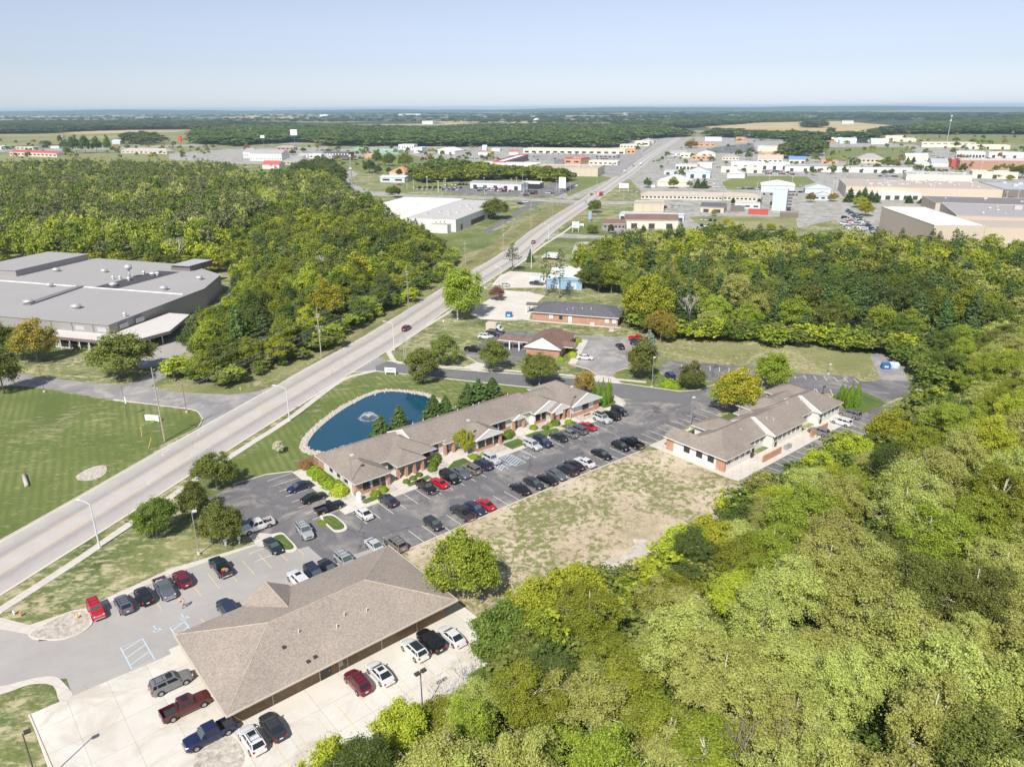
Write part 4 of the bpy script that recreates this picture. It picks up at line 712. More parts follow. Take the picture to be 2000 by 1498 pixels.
CARS = [
 ('jeep', (187, 1190), S_, 'bright_red', 'old boxy red car with a ribbed roof, first in the row beside the gravel island', 'r'),
 ('crossover', (241, 1178), N_, 'slate', 'slate grey car with its rear to the drive, just right of the boxy red car', 'r'),
 ('crossover', (280, 1162), N_, 'black', 'small black car between a slate grey car and a pickup with a pale hood', ''),
 ('pickup', (321, 1148), S_, 'slate', 'grey pickup with a pale load in its bed, facing the walking person', ''),
 ('crossover', (355, 1129), N_, 'maroon', 'magenta red crossover just right of the loaded grey pickup', ''),
 ('pickup', (430, 1106), N_, 'green_black', 'dark pickup with colourful odds and ends in its bed on the grey lot', ''),
 ('sedan', (533, 1064), S_, 'green_black', 'dark green sedan beside the grassy parking island', ''),
 ('suv', (444, 1188), N_, 'dark_blue', 'dark car half hidden by the near roof edge, nearest the walking person', ''),
 ('suv', (583, 1131), N_, 'white', 'white car with a sunroof half hidden behind the big tan roof', 's'),
 ('suv', (615, 1121), S_, 'dark_blue', 'dark car with roof bars half hidden behind the big tan roof', 'r'),
 ('sedan', (642, 1107), S_, 'black', 'black sedan half hidden behind the big tan roof, left of a silver car', ''),
 ('suv', (674, 1094), S_, 'silver', 'silver car with roof bars half hidden behind the big tan roof', 'r'),
 ('sedan', (733, 1065), S_, 'pale_silver', 'pale silver sedan just behind the far corner of the big tan roof', ''),
 ('suv', (772, 1060), N_, 'pewter', 'pewter grey car with roof bars next to the pale silver sedan', 'r'),
 ('hatch', (846, 1021), S_, 'charcoal', 'charcoal hatchback parked beside the big round tree', ''),
 ('sedan', (585, 949), W_, 'navy', 'navy blue sedan beside the round hedges at the office corner', ''),
 ('sedan', (613, 970), E_, 'black', 'black sedan parked between the navy sedan and a black pickup', ''),
 ('cab', (643, 989), E_, 'black', 'black pickup parked nose to the walk beside the parking island', ''),
 ('pickup', (502, 1026), W_, 'white', 'white pickup beside the tree at the left end of the lot', ''),
 ('suv', (595, 1036), S_ - .12, 'silver', 'silver car with roof bars driving between the two parking islands', 'r'),
 ('sedan', (709, 1000), N_, 'white', 'white sedan next to the parking island in front of the office', ''),
 ('crossover', (757, 976), N_, 'charcoal', 'charcoal crossover parked alone in front of the two round hedges', 's'),
 ('cab', (833, 950), S_, 'black', 'black pickup beside the red coupe, facing out', ''),
 ('coupe', (857, 941), N_, 'bright_red', 'bright red coupe in the row before the office', ''),
 ('minivan', (878, 931), S_, 'black', 'black minivan right of the bright red coupe', ''),
 ('sedan', (900, 922), S_, 'slate', 'slate sedan right of the black minivan', ''),
 ('jeep', (921, 915), N_, 'pewter', 'boxy pewter car with roof bars between the slate sedan and a dark blue car', 'r'),
 ('crossover', (943, 906), N_, 'dark_blue', 'dark blue crossover just left of the silver wagon at the hatched bay', ''),
 ('jeep', (960, 896), S_, 'pale_silver', 'silver boxy wagon at the left edge of the hatched accessible bay', ''),
 ('crossover', (1040, 868), S_, 'pale_silver', 'silver crossover right of the accessible bays', ''),
 ('suv', (1060, 862), S_, 'dark_blue', 'dark blue car with roof bars right of the silver crossover', 'r'),
 ('sedan', (1090, 852), N_, 'green_black', 'dark sedan with its rear to the lane, left of a grey sedan', ''),
 ('sedan', (1111, 845), N_, 'grey', 'grey sedan in front of the columned office porch', ''),
 ('suv', (1128, 838), N_, 'slate', 'dark slate car next to the crimson sedan', 'r'),
 ('sedan', (1146, 831), N_, 'red', 'crimson sedan in the far part of the office row', ''),
 ('suv', (1176, 817), S_, 'pale_silver', 'silver car third from the far end of the office row', 'b'),
 ('suv', (1193, 811), N_, 'black', 'black car second from the far end of the office row', 'r'),
 ('jeep', (1210, 803), S_, 'black', 'black boxy car at the far end of the office row', ''),
 ('pickup', (903, 1000), N_, 'charcoal', 'charcoal pickup at the near end of the row by the sandy lot', ''),
 ('sedan', (928, 991), S_, 'dark_blue', 'dark blue sedan squeezed between a charcoal pickup and a crimson sedan', ''),
 ('coupe', (947, 983), N_, 'red', 'crimson car with a spoiler beside the sandy lot', ''),
 ('sedan', (1015, 953), N_, 'black', 'black sedan at the near end of the group of seven by the sandy lot', ''),
 ('sedan', (1043, 942), S_, 'charcoal', 'charcoal sedan facing the sandy lot, second of its group', ''),
 ('sedan', (1068, 935), N_, 'black', 'black sedan between two charcoal sedans by the sandy lot', ''),
 ('sedan', (1086, 925), S_, 'slate', 'slate sedan facing the sandy lot, fourth of its group', ''),
 ('suv', (1108, 917), N_, 'charcoal', 'charcoal car with roof bars in the row by the sandy lot', 'r'),
 ('sedan', (1121, 907), N_, 'black', 'black sedan next to the white sedan by the sandy lot', ''),
 ('sedan', (1142, 901), N_, 'white', 'white sedan in the row by the sandy lot', ''),
 ('sedan', (1175, 886), S_, 'black', 'black sedan alone past the white sedan by the sandy lot', ''),
 ('hatch', (1212, 870), S_, 'black', 'black hatchback left of the far black pickup by the sandy lot', ''),
 ('pickup', (1234, 864), N_, 'black', 'black pickup at the far end of the row by the sandy lot', ''),
 ('crossover', (698, 1330), N_, 'maroon', 'maroon crossover on the concrete yard', 'r'),
 ('sedan', (742, 1312), N_, 'white', 'white sedan with a sunroof right of the maroon crossover', 's'),
 ('crossover', (809, 1267), N_, 'white', 'white crossover with a black roof on the concrete yard', 'b'),
 ('suv', (841, 1250), N_, 'black', 'black car with roof bars between two white cars on the concrete yard', 'r'),
 ('sedan', (882, 1240), N_, 'white', 'white sedan at the far end of the concrete yard', ''),
 ('sedan', (532, 1416), N_, 'charcoal', 'charcoal sedan beside the near corner of the brown building', ''),
 ('crossover', (492, 1442), N_, 'white', 'white crossover with a double sunroof beside the oval gravel bed', 'rs'),
 ('suv', (334, 1331), E_, 'grey', 'grey wagon with a sunroof at the head of the left yard row', 'rs'),
 ('pickup', (363, 1377), E_, 'dark_maroon', 'dark maroon crew cab pickup in the left yard row', 's'),
 ('pickup', (409, 1432), W_, 'navy', 'navy blue pickup beside the oval gravel bed', ''),
 ('suv', (1660, 808), N_, 'grey', 'grey car at the far end of the bays behind the right office', 'r'),
 ('crossover', (1644, 823), N_, 'white', 'white crossover behind the right office building', ''),
 ('crossover', (1600, 842), N_, 'grey', 'grey crossover nearest of the three behind the right office', ''),
]
for kind, px, hd, tint, lb, opt in CARS: vehicle(kind, px, hd, tint, lb, 0.8, opt, GP)
GS = 'cars around the gabled clinic'
TF = R(-17)
for kind, px, hd, tint, lb, opt in [
 ('suv', (1309, 734), R(95), 'dark_blue', 'dark car parked alone in the back lot', ''),
 ('sedan', (1143, 697), TF, 'white', 'white sedan in the lot right of the gabled clinic', ''),
 ('sedan', (1211, 675), R(100), 'black', 'black sedan standing crosswise in the lot right of the gabled clinic', ''),
 ('pickup', (1246, 661), TF, 'bright_red', 'red pickup at the edge of the wood', ''),
 ('suv', (1247, 669), TF, 'dark_blue', 'dark car with a pale side in front of the red pickup', ''),
 ('pickup', (926, 682), TF, 'black', 'black pickup left of the gabled clinic', ''),
 ('suv', (949, 657), TF, 'white', 'white car behind the trees left of the gabled clinic', 'r'),
 ('suv', (964, 652), TF, 'dark_blue', 'dark blue car between a white car and a pale truck', ''),
 ('suv', (970, 646), TF, 'charcoal', 'charcoal car in front of the pale truck left of the clinic', ''),
 ('sedan', (984, 556), R(163), 'pale_silver', 'silver car by the road near the white roofed shed', ''),
 ('pickup', (1048, 553), TF, 'charcoal', 'dark pickup in front of the white van by the sheds', ''),
]: vehicle(kind, px, hd, tint, lb, 0.8, opt, GS)
def roadcar(px, kind, tint, lb, rev=False):
    p = at(*px, 0.6); i = min(range(len(RCS) - 1), key=lambda k: (RCS[k] - p.xy).length); d = RCS[i + 1] - RCS[i]
    vehicle(kind, px, math.atan2(d.y, d.x) + (math.pi if rev else 0), tint, lb, 0.7, '', 'vehicles on the main road', gz=0.07)
roadcar((794, 641), 'crossover', 'dark_maroon', 'dark maroon car driving on the wide road beside the left wood')
roadcar((1042, 473), 'crossover', 'dark_maroon', 'dark maroon car on the road beside the blue sheds')
roadcar((1143, 394), 'sedan', 'pale_silver', 'pale car at the crossroads beside a round tree', True)
roadcar((1155, 380), 'crossover', 'charcoal', 'dark car waiting left of the red truck at the crossroads', True)
roadcar((1162, 376), 'crossover', 'silver', 'silver car waiting left of the red truck at the crossroads', True)
roadcar((1237, 324), 'sedan', 'black', 'small black car on the road beyond the crossroads', True)
def truck(px, hd, col, label, L=7.5, z=1.5, gz=.07, group=None, cabcol='paint_white', name='box_truck', cat='truck'):
    p = at(*px, z); r = thing(name, label, cat, (p.x, p.y, gz), hd, group)
    b = MB(); b.box(-L / 2, L / 2 - 2.1, -1.2, 1.2, .95, 3.3); b.build('cargo_box', col, r)
    b = MB(); b.box(L / 2 - 2.0, L / 2 - .9, -1.1, 1.1, .6, 2.5); b.box(L / 2 - .9, L / 2, -1.05, 1.05, .6, 1.45); b.build('cab', cabcol, r)
    b = MB(); b.add([(L / 2 - .89, -.95, 1.5), (L / 2 - .89, .95, 1.5), (L / 2 - .89, .95, 2.35), (L / 2 - .89, -.95, 2.35)], [(0, 1, 2, 3)]); b.build('windscreen', 'car_glass', r)
    b = MB(); b.box(-L / 2, L / 2, -.5, .5, .55, .95); b.build('chassis', 'black_plastic', r)
    for sx in (-L / 2 + 1.2, L / 2 - 1.0):
        for sy in (-1, 1): b = MB(); b.tube([(0, -.14, 0), (0, .14, 0)], .48, 12); b.build('wheel', 'tyre', r, loc=(sx, sy * 1.05, .48))
    return r
p = at(1174, 378, 1.5); truck((1174, 379), R(254), 'paint_bright_red', 'bright red truck coming through the crossroads', 8, cabcol='paint_bright_red')
truck((967, 641), TF, 'trim_tan', 'pale tan box truck behind the dark cars left of the clinic', 5.5, gz=.05)
truck((1051, 547), TF, 'paint_white', 'white box van on the pale lot beside the white roofed shed', 6.5, gz=.05)
truck((1220, 336), R(254), 'paint_white', 'white truck on the road beyond the crossroads', 9)
truck((1252, 320), R(74), 'paint_white', 'white truck climbing the road past the shopping strip', 9)
truck((1075, 501), R(163), 'paint_white', 'white truck beside the spruce before the blue sheds', 8, gz=.05)
truck((1955, 467), TF, 'roof_pale', 'pale flat truck before the open factory bay', 12, gz=.06)
# protos themselves are templates: drop them once every copy is placed
def drop_protos():
    for r in PROTO.values():
        for o in [c for k in r.children for c in k.children] + list(r.children) + [r]: bpy.data.objects.remove(o, do_unlink=True)
# loads in two pickup beds
def load(px, z, items, label, name='cargo_load'):
    p = at(*px, z); r = thing(name, label, 'cargo', (p.x, p.y, 0.72), CA + math.pi / 2)
    for i, (m_, x, y, sx, sy, sz) in enumerate(items): b = MB(); b.rbox((x, y, 0), sx, sy, sz, i * .7); b.build('bundle', m_, r)
load((437, 1112), .9, [('paint_bright_red', -.5, .3, .5, .3, .3), ('paint_yellow', .1, 0, .5, .35, .3), ('paint_white', .4, .4, .4, .3, .35), ('paint_sky', -.6, -.35, .45, .3, .3), ('roof_orange', -.1, -.35, .4, .4, .25)], 'red, yellow and blue odds and ends in the bed of the dark pickup')
load((314, 1138), .9, [('trim_white', 0, 0, 1.2, .8, .4), ('trim_tan', .2, .3, .7, .5, .5), ('trim_white', -.5, -.2, .6, .7, .45)], 'pale bundles in the bed of the grey pickup')
# ---- many small cars of the far lots: one body mesh with glass, wheels are a pixel or less
def far_car_mesh(kind):
    b = MB(); L, w, belt, cf, cr, rf, rr, rz, wx, wr = SPEC[kind]
    hull(b, L, w, belt, [(-L / 2, .86), (-L / 2 + .3, 1), (L / 2 - .4, 1), (L / 2, .8)], [-L / 2, -L / 2 + .2, -1.2, 0, 1.2, L / 2 - .2, L / 2])
    wt_, wb = w * .78, w * .88; zf = interp(belt, cf); A = [(cf, -wb, zf), (cf, wb, zf), (cr, wb, zf), (cr, -wb, zf)]; T = [(rf, -wt_, rz), (rf, wt_, rz), (rr, wt_, rz), (rr, -wt_, rz)]
    b.add(A + T, [(0, 1, 5, 4), (1, 2, 6, 5), (2, 3, 7, 6), (3, 0, 4, 7)], 1); b.add(T, [(0, 1, 2, 3)], 0)
    for sx in (wx, -wx):
        for sy in (-1, 1): b.tube([(sx, sy * w - .1, wr), (sx, sy * w + .02, wr)], wr, 8, 1)
    o = b.build('parked_car', ['paint_black', 'car_glass'], None); return o
FARM = [far_car_mesh('sedan'), far_car_mesh('suv')]
CNAME = dict(white='white', silver='silver', pale_silver='pale silver', black='black', charcoal='charcoal', maroon='maroon', red='red', blue='blue', grey='grey', navy='navy blue', sky='light blue', yellow='yellow')
PAL = ['white'] * 6 + ['pale_silver'] * 3 + ['silver'] * 3 + ['black'] * 4 + ['charcoal'] * 3 + ['grey'] * 2 + ['red', 'maroon', 'blue', 'navy']
NFAR = [0]; MORE = []
def far_car(p, hd, where, grp, tint=None):
    if NFAR[0] >= 285: MORE.append((p.x, p.y, hd, tint or random.choice(PAL))); return
    NFAR[0] += 1; t = tint or random.choice(PAL); o = random.choice(FARM).copy(); COL.objects.link(o)
    o.material_slots[0].link = 'OBJECT'; o.material_slots[0].material = M['paint_' + t]
    o.location = (p.x, p.y, 0.09); o.rotation_euler = (0, 0, hd); o.name = 'parked_car'
    tag(o, '%s car %s' % (CNAME[t], where), 'car', grp)
def far_row(a, b, n, hd, where, grp, drop=0.12):
    A_, B_ = at(*a), at(*b)
    for i in range(n):
        if random.random() < drop: continue
        q = A_.lerp(B_, (i + .5) / n); far_car(q, hd + random.gauss(0, .03) + (math.pi if random.random() < .4 else 0), where, grp)
GD = 'cars for sale on the dark lot'
for a, b, n in (((805, 368), (905, 368), 10), ((812, 371), (900, 372), 9), ((868, 363), (915, 362), 7), ((925, 373), (1000, 375), 16), ((930, 370), (998, 371), 14), ((935, 367), (1010, 368), 12), ((1018, 379), (1050, 380), 7), ((1022, 375), (1050, 376), 5)):
    far_row(a, b, n, R(73), 'in the crowded rows of the car sales lot', GD, 0.05)
far_row((1066, 378), (1082, 379), 3, R(73), 'at the right corner of the car sales lot', 'cars at the right corner of the sales lot')
far_row((1098, 377), (1128, 362), 12, R(-17), 'in the slanting row beside the tall blank sign', 'cars in the slanting row by the blank sign', 0)
for k, (a, b, n) in enumerate((((1655, 412), (1725, 466), 26), ((1643, 436), (1700, 475), 14), ((1648, 426), (1690, 452), 8), ((1700, 470), (1722, 480), 6))):
    far_row(a, b, n, R(-17), 'in the car park left of the tan factory', 'cars in the car park left of the tan factory', .08)
for a, b, n, wh, gp in (((1255, 298), (1290, 270), 14, 'in the lots left of the rising road', 'cars left of the rising road'), ((1180, 330), (1225, 312), 10, 'in the lot before the brown topped store', 'cars before the brown topped store'), ((1300, 322), (1330, 300), 10, 'in the lots right of the rising road', 'cars right of the rising road'), ((1335, 320), (1380, 326), 9, 'on the lot of the low white garages', 'cars by the low white garages'), ((1040, 300), (1230, 305), 16, 'before the long shopping strip', 'cars before the long shopping strip'), ((1010, 312), (1060, 314), 8, 'beside the red trimmed store', 'cars beside the red trimmed store'), ((1490, 340), (1560, 342), 16, 'behind the long white building', 'cars behind the long white building'), ((1400, 293), (1470, 297), 9, 'in the dark far car park', 'cars in the dark far car park'), ((1375, 352), (1400, 362), 7, 'beside the pale blue gabled shed', 'cars beside the pale blue gabled shed'), ((1235, 372), (1255, 382), 3, 'in the motel court', 'cars in the motel court'), ((1340, 428), (1410, 434), 8, 'on the rough lot behind the cream warehouse', 'cars behind the cream warehouse'), ((1360, 440), (1425, 452), 9, 'on the rough lot behind the cream warehouse', 'cars behind the cream warehouse'), ((1280, 408), (1345, 404), 5, 'around the pale block building', 'cars around the pale block building'), ((860, 322), (960, 326), 9, 'on the lot left of the red trimmed store', 'cars left of the red trimmed store'), ((1650, 318), (1760, 330), 10, 'before the brown gabled building', 'cars before the brown gabled building'), ((1800, 306), (1835, 308), 9, 'before the red brick factory', 'cars before the red brick factory'), ((620, 318), (700, 300), 8, 'near the grey mansard inn', 'cars near the grey mansard inn'), ((220, 296), (300, 300), 6, 'at the left edge of town', 'cars at the left edge of town')):
    far_row(a, b, n, R(73), wh, gp, .2)
far_car(at(780, 362), TF, 'in front of the blue sided shed', 'cars before the blue sided shed', 'red'); far_car(at(1028, 383), TF, 'on the cross street before the car sales lot', 'car on the cross street', 'maroon'); far_car(at(1293, 444), R(80), 'before the cream warehouse', 'car before the cream warehouse', 'red')
far_car(at(1016, 399), TF, 'on the drive beside the white factory', 'cars beside the white factory', 'black'); far_car(at(1026, 396), TF, 'on the drive beside the white factory', 'cars beside the white factory', 'white')
random.seed(31)
for i in range(52):
    x, y = random.choice(((random.uniform(1030, 1250), random.uniform(302, 344)), (random.uniform(1290, 1600), random.uniform(284, 400)), (random.uniform(1290, 1600), random.uniform(284, 400)), (random.uniform(1560, 2000), random.uniform(300, 350)), (random.uniform(620, 960), random.uniform(292, 326)))); c = at(x, y); n = random.randint(5, 16); hd = TF + (math.pi / 2 if random.random() < .6 else 0); st = 2.8 if random.random() < .8 else 5.5
    if min((q - c.xy).length for q in RCS) < 45: continue
    for k in range(n):
        if random.random() < .8: MORE.append((c.x + math.cos(TF) * k * st, c.y + math.sin(TF) * k * st, hd, random.choice(PAL)))
mb = MB(); sl = sorted(set(t[3] for t in MORE))
for x, y, hd, t in MORE:
    i = sl.index(t); mb.rbox((x, y, .45), 4.6, 1.8, .55, hd, i); mb.rbox((x, y, 1.0), 2.5, 1.6, .38, hd, len(sl)); mb.rbox((x, y, 1.38), 2.1, 1.45, .06, hd, i); mb.rbox((x, y, .12), 3.6, 1.7, .33, hd, len(sl))
tag(mb.build('distant_cars', ['paint_' + t for t in sl] + ['car_glass']), 'hundreds of tiny parked cars all over the far town lots', kind='stuff')
for o in FARM: bpy.data.objects.remove(o)
drop_protos()
# ================================================================ trees
def leaf_arrays(c, nrm, size, rng, asp=1.0):
    """one small four-cornered leaf spray at every centre"""
    n = len(c); nrm = nrm / (np.linalg.norm(nrm, axis=1, keepdims=True) + 1e-9)
    a = np.cross(nrm, rng.normal(size=(n, 3))); a /= (np.linalg.norm(a, axis=1, keepdims=True) + 1e-9); b = np.cross(nrm, a)
    s = size.reshape(-1, 1) * 0.5
    v = np.stack([c - a * s, c - b * s * asp, c + a * s * 1.1, c + b * s * asp], 1)
    v += rng.normal(size=v.shape) * (s * 0.18)[:, None]
    return v.reshape(-1, 3)
def quads_obj(name, v, mat):
    nq = len(v) // 4; me = bpy.data.meshes.new(name); me.vertices.add(len(v)); me.vertices.foreach_set('co', v.astype(np.float32).ravel())
    me.loops.add(nq * 4); me.loops.foreach_set('vertex_index', np.arange(nq * 4, dtype=np.int32)); me.polygons.add(nq)
    me.polygons.foreach_set('loop_start', np.arange(0, nq * 4, 4, dtype=np.int32)); me.polygons.foreach_set('loop_total', np.full(nq, 4, dtype=np.int32))
    me.materials.append(M[mat]); me.update(calc_edges=True); me.validate()
    return me
def clump_pts(rng, centres, radii, per, leaf, crown_c, up=0.35, squash=0.85, jit=0.55):
    C, Nn, S_z = [], [], []
    for c, r in zip(centres, radii):
        k = max(4, int(per * (r / radii.mean()) ** 2)); d = rng.normal(size=(k, 3)); d /= np.linalg.norm(d, axis=1, keepdims=True)
        out = c - crown_c; out = out / (np.linalg.norm(out) + 1e-6); d += out * 0.55; d[:, 2] += up; d /= np.linalg.norm(d, axis=1, keepdims=True)
        rr = r * rng.uniform(0.3, 1.22, size=(k, 1)); p = c + d * rr * np.array([1, 1, squash])
        C.append(p); Nn.append(d * .55 + np.array([-.1, -.2, .6]) + rng.normal(size=(k, 3)) * jit); S_z.append(leaf * rng.uniform(.6, 1.35, k))
    return np.concatenate(C), np.concatenate(Nn), np.concatenate(S_z)
def broad(seed, Rr, Hh, base=.22, ncl=70, per=120, leaf=.3, cr=.27, top=1.0, lump=.25, open_=0.0):
    rng = np.random.default_rng(seed); zc = Hh * (base + 1) / 2; zr = Hh * (1 - base) / 2
    cen = []; rad = []
    ph = rng.uniform(0, 6.28, 4); 
    while len(cen) < ncl:
        d = rng.normal(size=3); d /= np.linalg.norm(d); 
        if d[2] < -0.55: continue
        az = math.atan2(d[1], d[0]); q = 1 + lump * math.sin(az * 2 + ph[0]) * .6 + lump * math.sin(az * 3 + ph[1] + d[2] * 3) * .6 + rng.normal() * .05
        rr = rng.uniform(.62, .88) if rng.random() < .8 else rng.uniform(.2, .6)
        taper = 1.0 if d[2] < 0 else (1 - d[2] * (1 - top) * .5)
        p = np.array([d[0] * Rr * rr * q * taper, d[1] * Rr * rr * q * taper, zc + d[2] * zr * rr * (1 + .12 * rng.normal())])
        if cen and min(np.linalg.norm(p - c) for c in cen) < Rr * cr * .45: 
            if rng.random() < .8: continue
        cen.append(p); rad.append(Rr * cr * rng.uniform(.65, 1.25))
    cen = np.array(cen); rad = np.array(rad)
    c, n, s = clump_pts(rng, cen, rad, per, leaf, np.array([0, 0, zc]))
    k = len(c) // 4; d = rng.normal(size=(k, 3)); d /= np.linalg.norm(d, axis=1, keepdims=True); f = c[rng.integers(0, len(c), k)] + d * Rr * cr * 1.1
    c = np.concatenate([c, f]); n = np.concatenate([n, d + np.array([0, 0, .8]) + rng.normal(size=(k, 3)) * .8]); s = np.concatenate([s, leaf * rng.uniform(.5, 1.1, k)])
    return leaf_arrays(c, n, s, rng), cen, zc
def trunk_mb(seed, Hh, Rr, cen, base, r0=.28, nl=7, up=.8):
    rnd = random.Random(seed); mb = MB(); ht = Hh * up; lean = Vector((rnd.gauss(0, .02), rnd.gauss(0, .02)))
    pts = [(lean.x * ht * t, lean.y * ht * t, ht * t) for t in (0, .04, .25, .5, .75, 1)]
    mb.tube(pts, [r0 * 1.4, r0, r0 * .85, r0 * .62, r0 * .38, r0 * .12], 7)
    idx = list(range(len(cen))); rnd.shuffle(idx)
    for i in idx[:nl]:
        c = Vector(cen[i]); z0 = max(Hh * base * .8, min(c.z - Rr * .35, ht * .8)); a = Vector((lean.x * z0, lean.y * z0, z0)); m_ = a.lerp(c, .5) + Vector((0, 0, -Rr * .05))
        e = a.lerp(c, 1.2); mb.tube([a, m_, c, e], [r0 * .42, r0 * .28, r0 * .13, r0 * .05], 5)
        for _ in range(2): t = c + Vector((rnd.gauss(0, 1), rnd.gauss(0, 1), rnd.uniform(.3, 1.2))) * Rr * .2; mb.tube([m_.lerp(c, .5), t], [r0 * .12, r0 * .04], 4)
    return mb
def conifer(seed, Rr, Hh, base=.1, whorls=16, leaf=.45, per=26, droop=.12, gap=.0, pw=1.0, arms=7):
    """whorls of boughs carrying flat plates of needles"""
    rng = np.random.default_rng(seed); C, Nn, Sz = [], [], []
    for i in range(whorls):
        t = (i + rng.uniform(-.3, .3)) / whorls; z = Hh * (base + (1 - base) * t); 
        rr = Rr * max(.06, (1 - t)) ** pw * rng.uniform(.82, 1.12)
        k = max(4, int(arms * (rr / Rr) ** .5 + 1)); a0 = rng.uniform(0, 6.28)
        for j in range(k):
            if rng.random() < gap: continue
            a = a0 + 6.28 * j / k + rng.normal() * .2; L_ = rr * rng.uniform(.7, 1.15); m = max(4, int(per * L_ / Rr + 3))
            u = rng.uniform(.12, 1, m) ** .7; side = rng.normal(size=m) * L_ * .17 * (1.15 - u) * 1.6
            x = math.cos(a) * u * L_ - math.sin(a) * side; y = math.sin(a) * u * L_ + math.cos(a) * side
            zz_ = z - droop * L_ * u + .10 * L_ * u * u * 1.5 + rng.normal(size=m) * .05 * Rr
            C.append(np.stack([x, y, zz_], 1)); nn_ = np.stack([np.full(m, math.cos(a) * .45), np.full(m, math.sin(a) * .45), np.full(m, 1.0)], 1) + rng.normal(size=(m, 3)) * .4; Nn.append(nn_); Sz.append(leaf * rng.uniform(.6, 1.3, m))
    c = np.concatenate(C); return leaf_arrays(c, np.concatenate(Nn), np.concatenate(Sz), rng, .55)
def column(seed, Rr, Hh, n=2600, leaf=.17):
    rng = np.random.default_rng(seed); t = rng.uniform(0, 1, n); a = rng.uniform(0, 6.28, n)
    prof = np.sin(np.clip(t * 1.02 + .12, 0, 1.0) * math.pi) ** .55 * (1 - t * .35); prof = np.maximum(prof, .03) * (1 + .12 * np.sin(a * 5 + t * 9))
    r = Rr * prof * rng.uniform(.8, 1.05, n); c = np.stack([np.cos(a) * r, np.sin(a) * r, t * Hh + .05], 1)
    nn_ = np.stack([np.cos(a), np.sin(a), np.full(n, .5)], 1) + rng.normal(size=(n, 3)) * .35
    return leaf_arrays(c, nn_, leaf * rng.uniform(.7, 1.3, n), rng, .7)
def ball(seed, Rr, Hh, n=1500, leaf=.16):
    rng = np.random.default_rng(seed); d = rng.normal(size=(n, 3)); d[:, 2] = np.abs(d[:, 2]); d /= np.linalg.norm(d, axis=1, keepdims=True)
    q = 1 + .08 * np.sin(d[:, 0] * 7 + 1) * np.cos(d[:, 1] * 6); c = d * np.array([Rr, Rr, Hh]) * (q * rng.uniform(.9, 1.04, n))[:, None]
    return leaf_arrays(c, d + rng.normal(size=(n, 3)) * .35, leaf * rng.uniform(.7, 1.3, n), rng)
TP = {}   # prototype: crown mesh, trunk mesh, R, H, leaf vertices
def proto(key, v, mat, tr, bark, Rr, Hh):
    me = quads_obj('crown', v, mat); tm = None
    if tr is not None:
        tm = bpy.data.meshes.new('trunk'); tm.from_pydata(tr.v, [], tr.f); tm.materials.append(M[bark]); tm.polygons.foreach_set('use_smooth', [True] * len(tm.polygons)); tm.update()
    TP.setdefault(key, []).append((me, tm, Rr, Hh, v))
def simple_trunk(Hh, r0, up=.9): return MB().tube([(0, 0, 0), (0, 0, Hh * .1), (0, 0, Hh * up)], [r0 * 1.3, r0, r0 * .15], 7)
for i in range(5):
    v, cen, zc = broad(10 + i, 5.0, 17, .26, 110, 230, .215, .2, .85, .42); proto('poplar', v, 'leaf_poplar', trunk_mb(i, 17, 5, cen, .26, .32, 26, .9), 'bark_pale', 5.0, 17)
for i in range(4):
    v, cen, zc = broad(30 + i, 4.6, 9.5, .07, 90, 150, .27, .22, .8, .22); proto('round', v, 'leaf_green', trunk_mb(40 + i, 9.5, 4.6, cen, .2, .2, 8, .75), 'bark', 4.6, 9.5)
for i in range(3):
    v, cen, zc = broad(50 + i, 3.2, 9.5, .08, 60, 150, .26, .28, .45, .3); proto('oval', v, 'leaf_olive', trunk_mb(60 + i, 9.5, 3.2, cen, .1, .15, 6, .8), 'bark_dark', 3.2, 9.5)
for i in range(5):
    v, cen, zc = broad(160 + i, 5.4, 15.5, .14, 52, 32, .66, .25, .8, .3); proto('woodm', v, 'leaf_green', None, None, 5.4, 15.5)
for i in range(5):
    v, cen, zc = broad(170 + i, 5.4, 15.5, .14, 46, 17, .95, .27, .8, .3); proto('woodl', v, 'leaf_green', None, None, 5.4, 15.5)
for i in range(6):
    v, cen, zc = broad(70 + i, 5.4, 15.5, .14, 80, 105, .42, .23, .75, .34); proto('wood', v, 'leaf_green', trunk_mb(80 + i, 15.5, 5.4, cen, .2, .25, 5, .8), 'bark', 5.4, 15.5)
for i in range(5):
    v, cen, zc = broad(90 + i, 5.6, 14.5, .25, 22, 14, 1.75, .33, .8, .3); proto('far', v, 'leaf_green', simple_trunk(10, .25), 'bark', 5.6, 14.5)
for i in range(4): proto('pine', conifer(100 + i, 4.4, 19, .16, 19, .62, 40, .02, .08, .62, 7), 'needle_green', simple_trunk(19, .27, .97), 'bark_dark', 4.4, 19)
for i in range(2): proto('tall_pine', conifer(110 + i, 3.8, 20, .42, 11, .6, 30, .05, .25, .5, 6), 'needle_green', simple_trunk(20, .26, .97), 'bark', 3.8, 20)
for i in range(3): proto('spruce', conifer(120 + i, 2.7, 9.5, .03, 24, .4, 60, .22, .02, .78, 11), 'needle_green', simple_trunk(9.5, .16, .97), 'bark_dark', 2.7, 9.5)
for i in range(2): proto('far_pine', conifer(130 + i, 4.2, 16, .08, 9, 2.0, 9, .1, 0, .8, 6), 'needle_dark', simple_trunk(16, .3), 'bark_dark', 4.2, 16)
for i in range(2): proto('arbor', column(140 + i, .95, 5.0), 'arbor', simple_trunk(2, .1), 'bark', .95, 5)
for i in range(2): proto('bush', ball(150 + i, 1.1, 1.25), 'hedge', None, None, 1.1, 1.25)
rngb = np.random.default_rng(5)
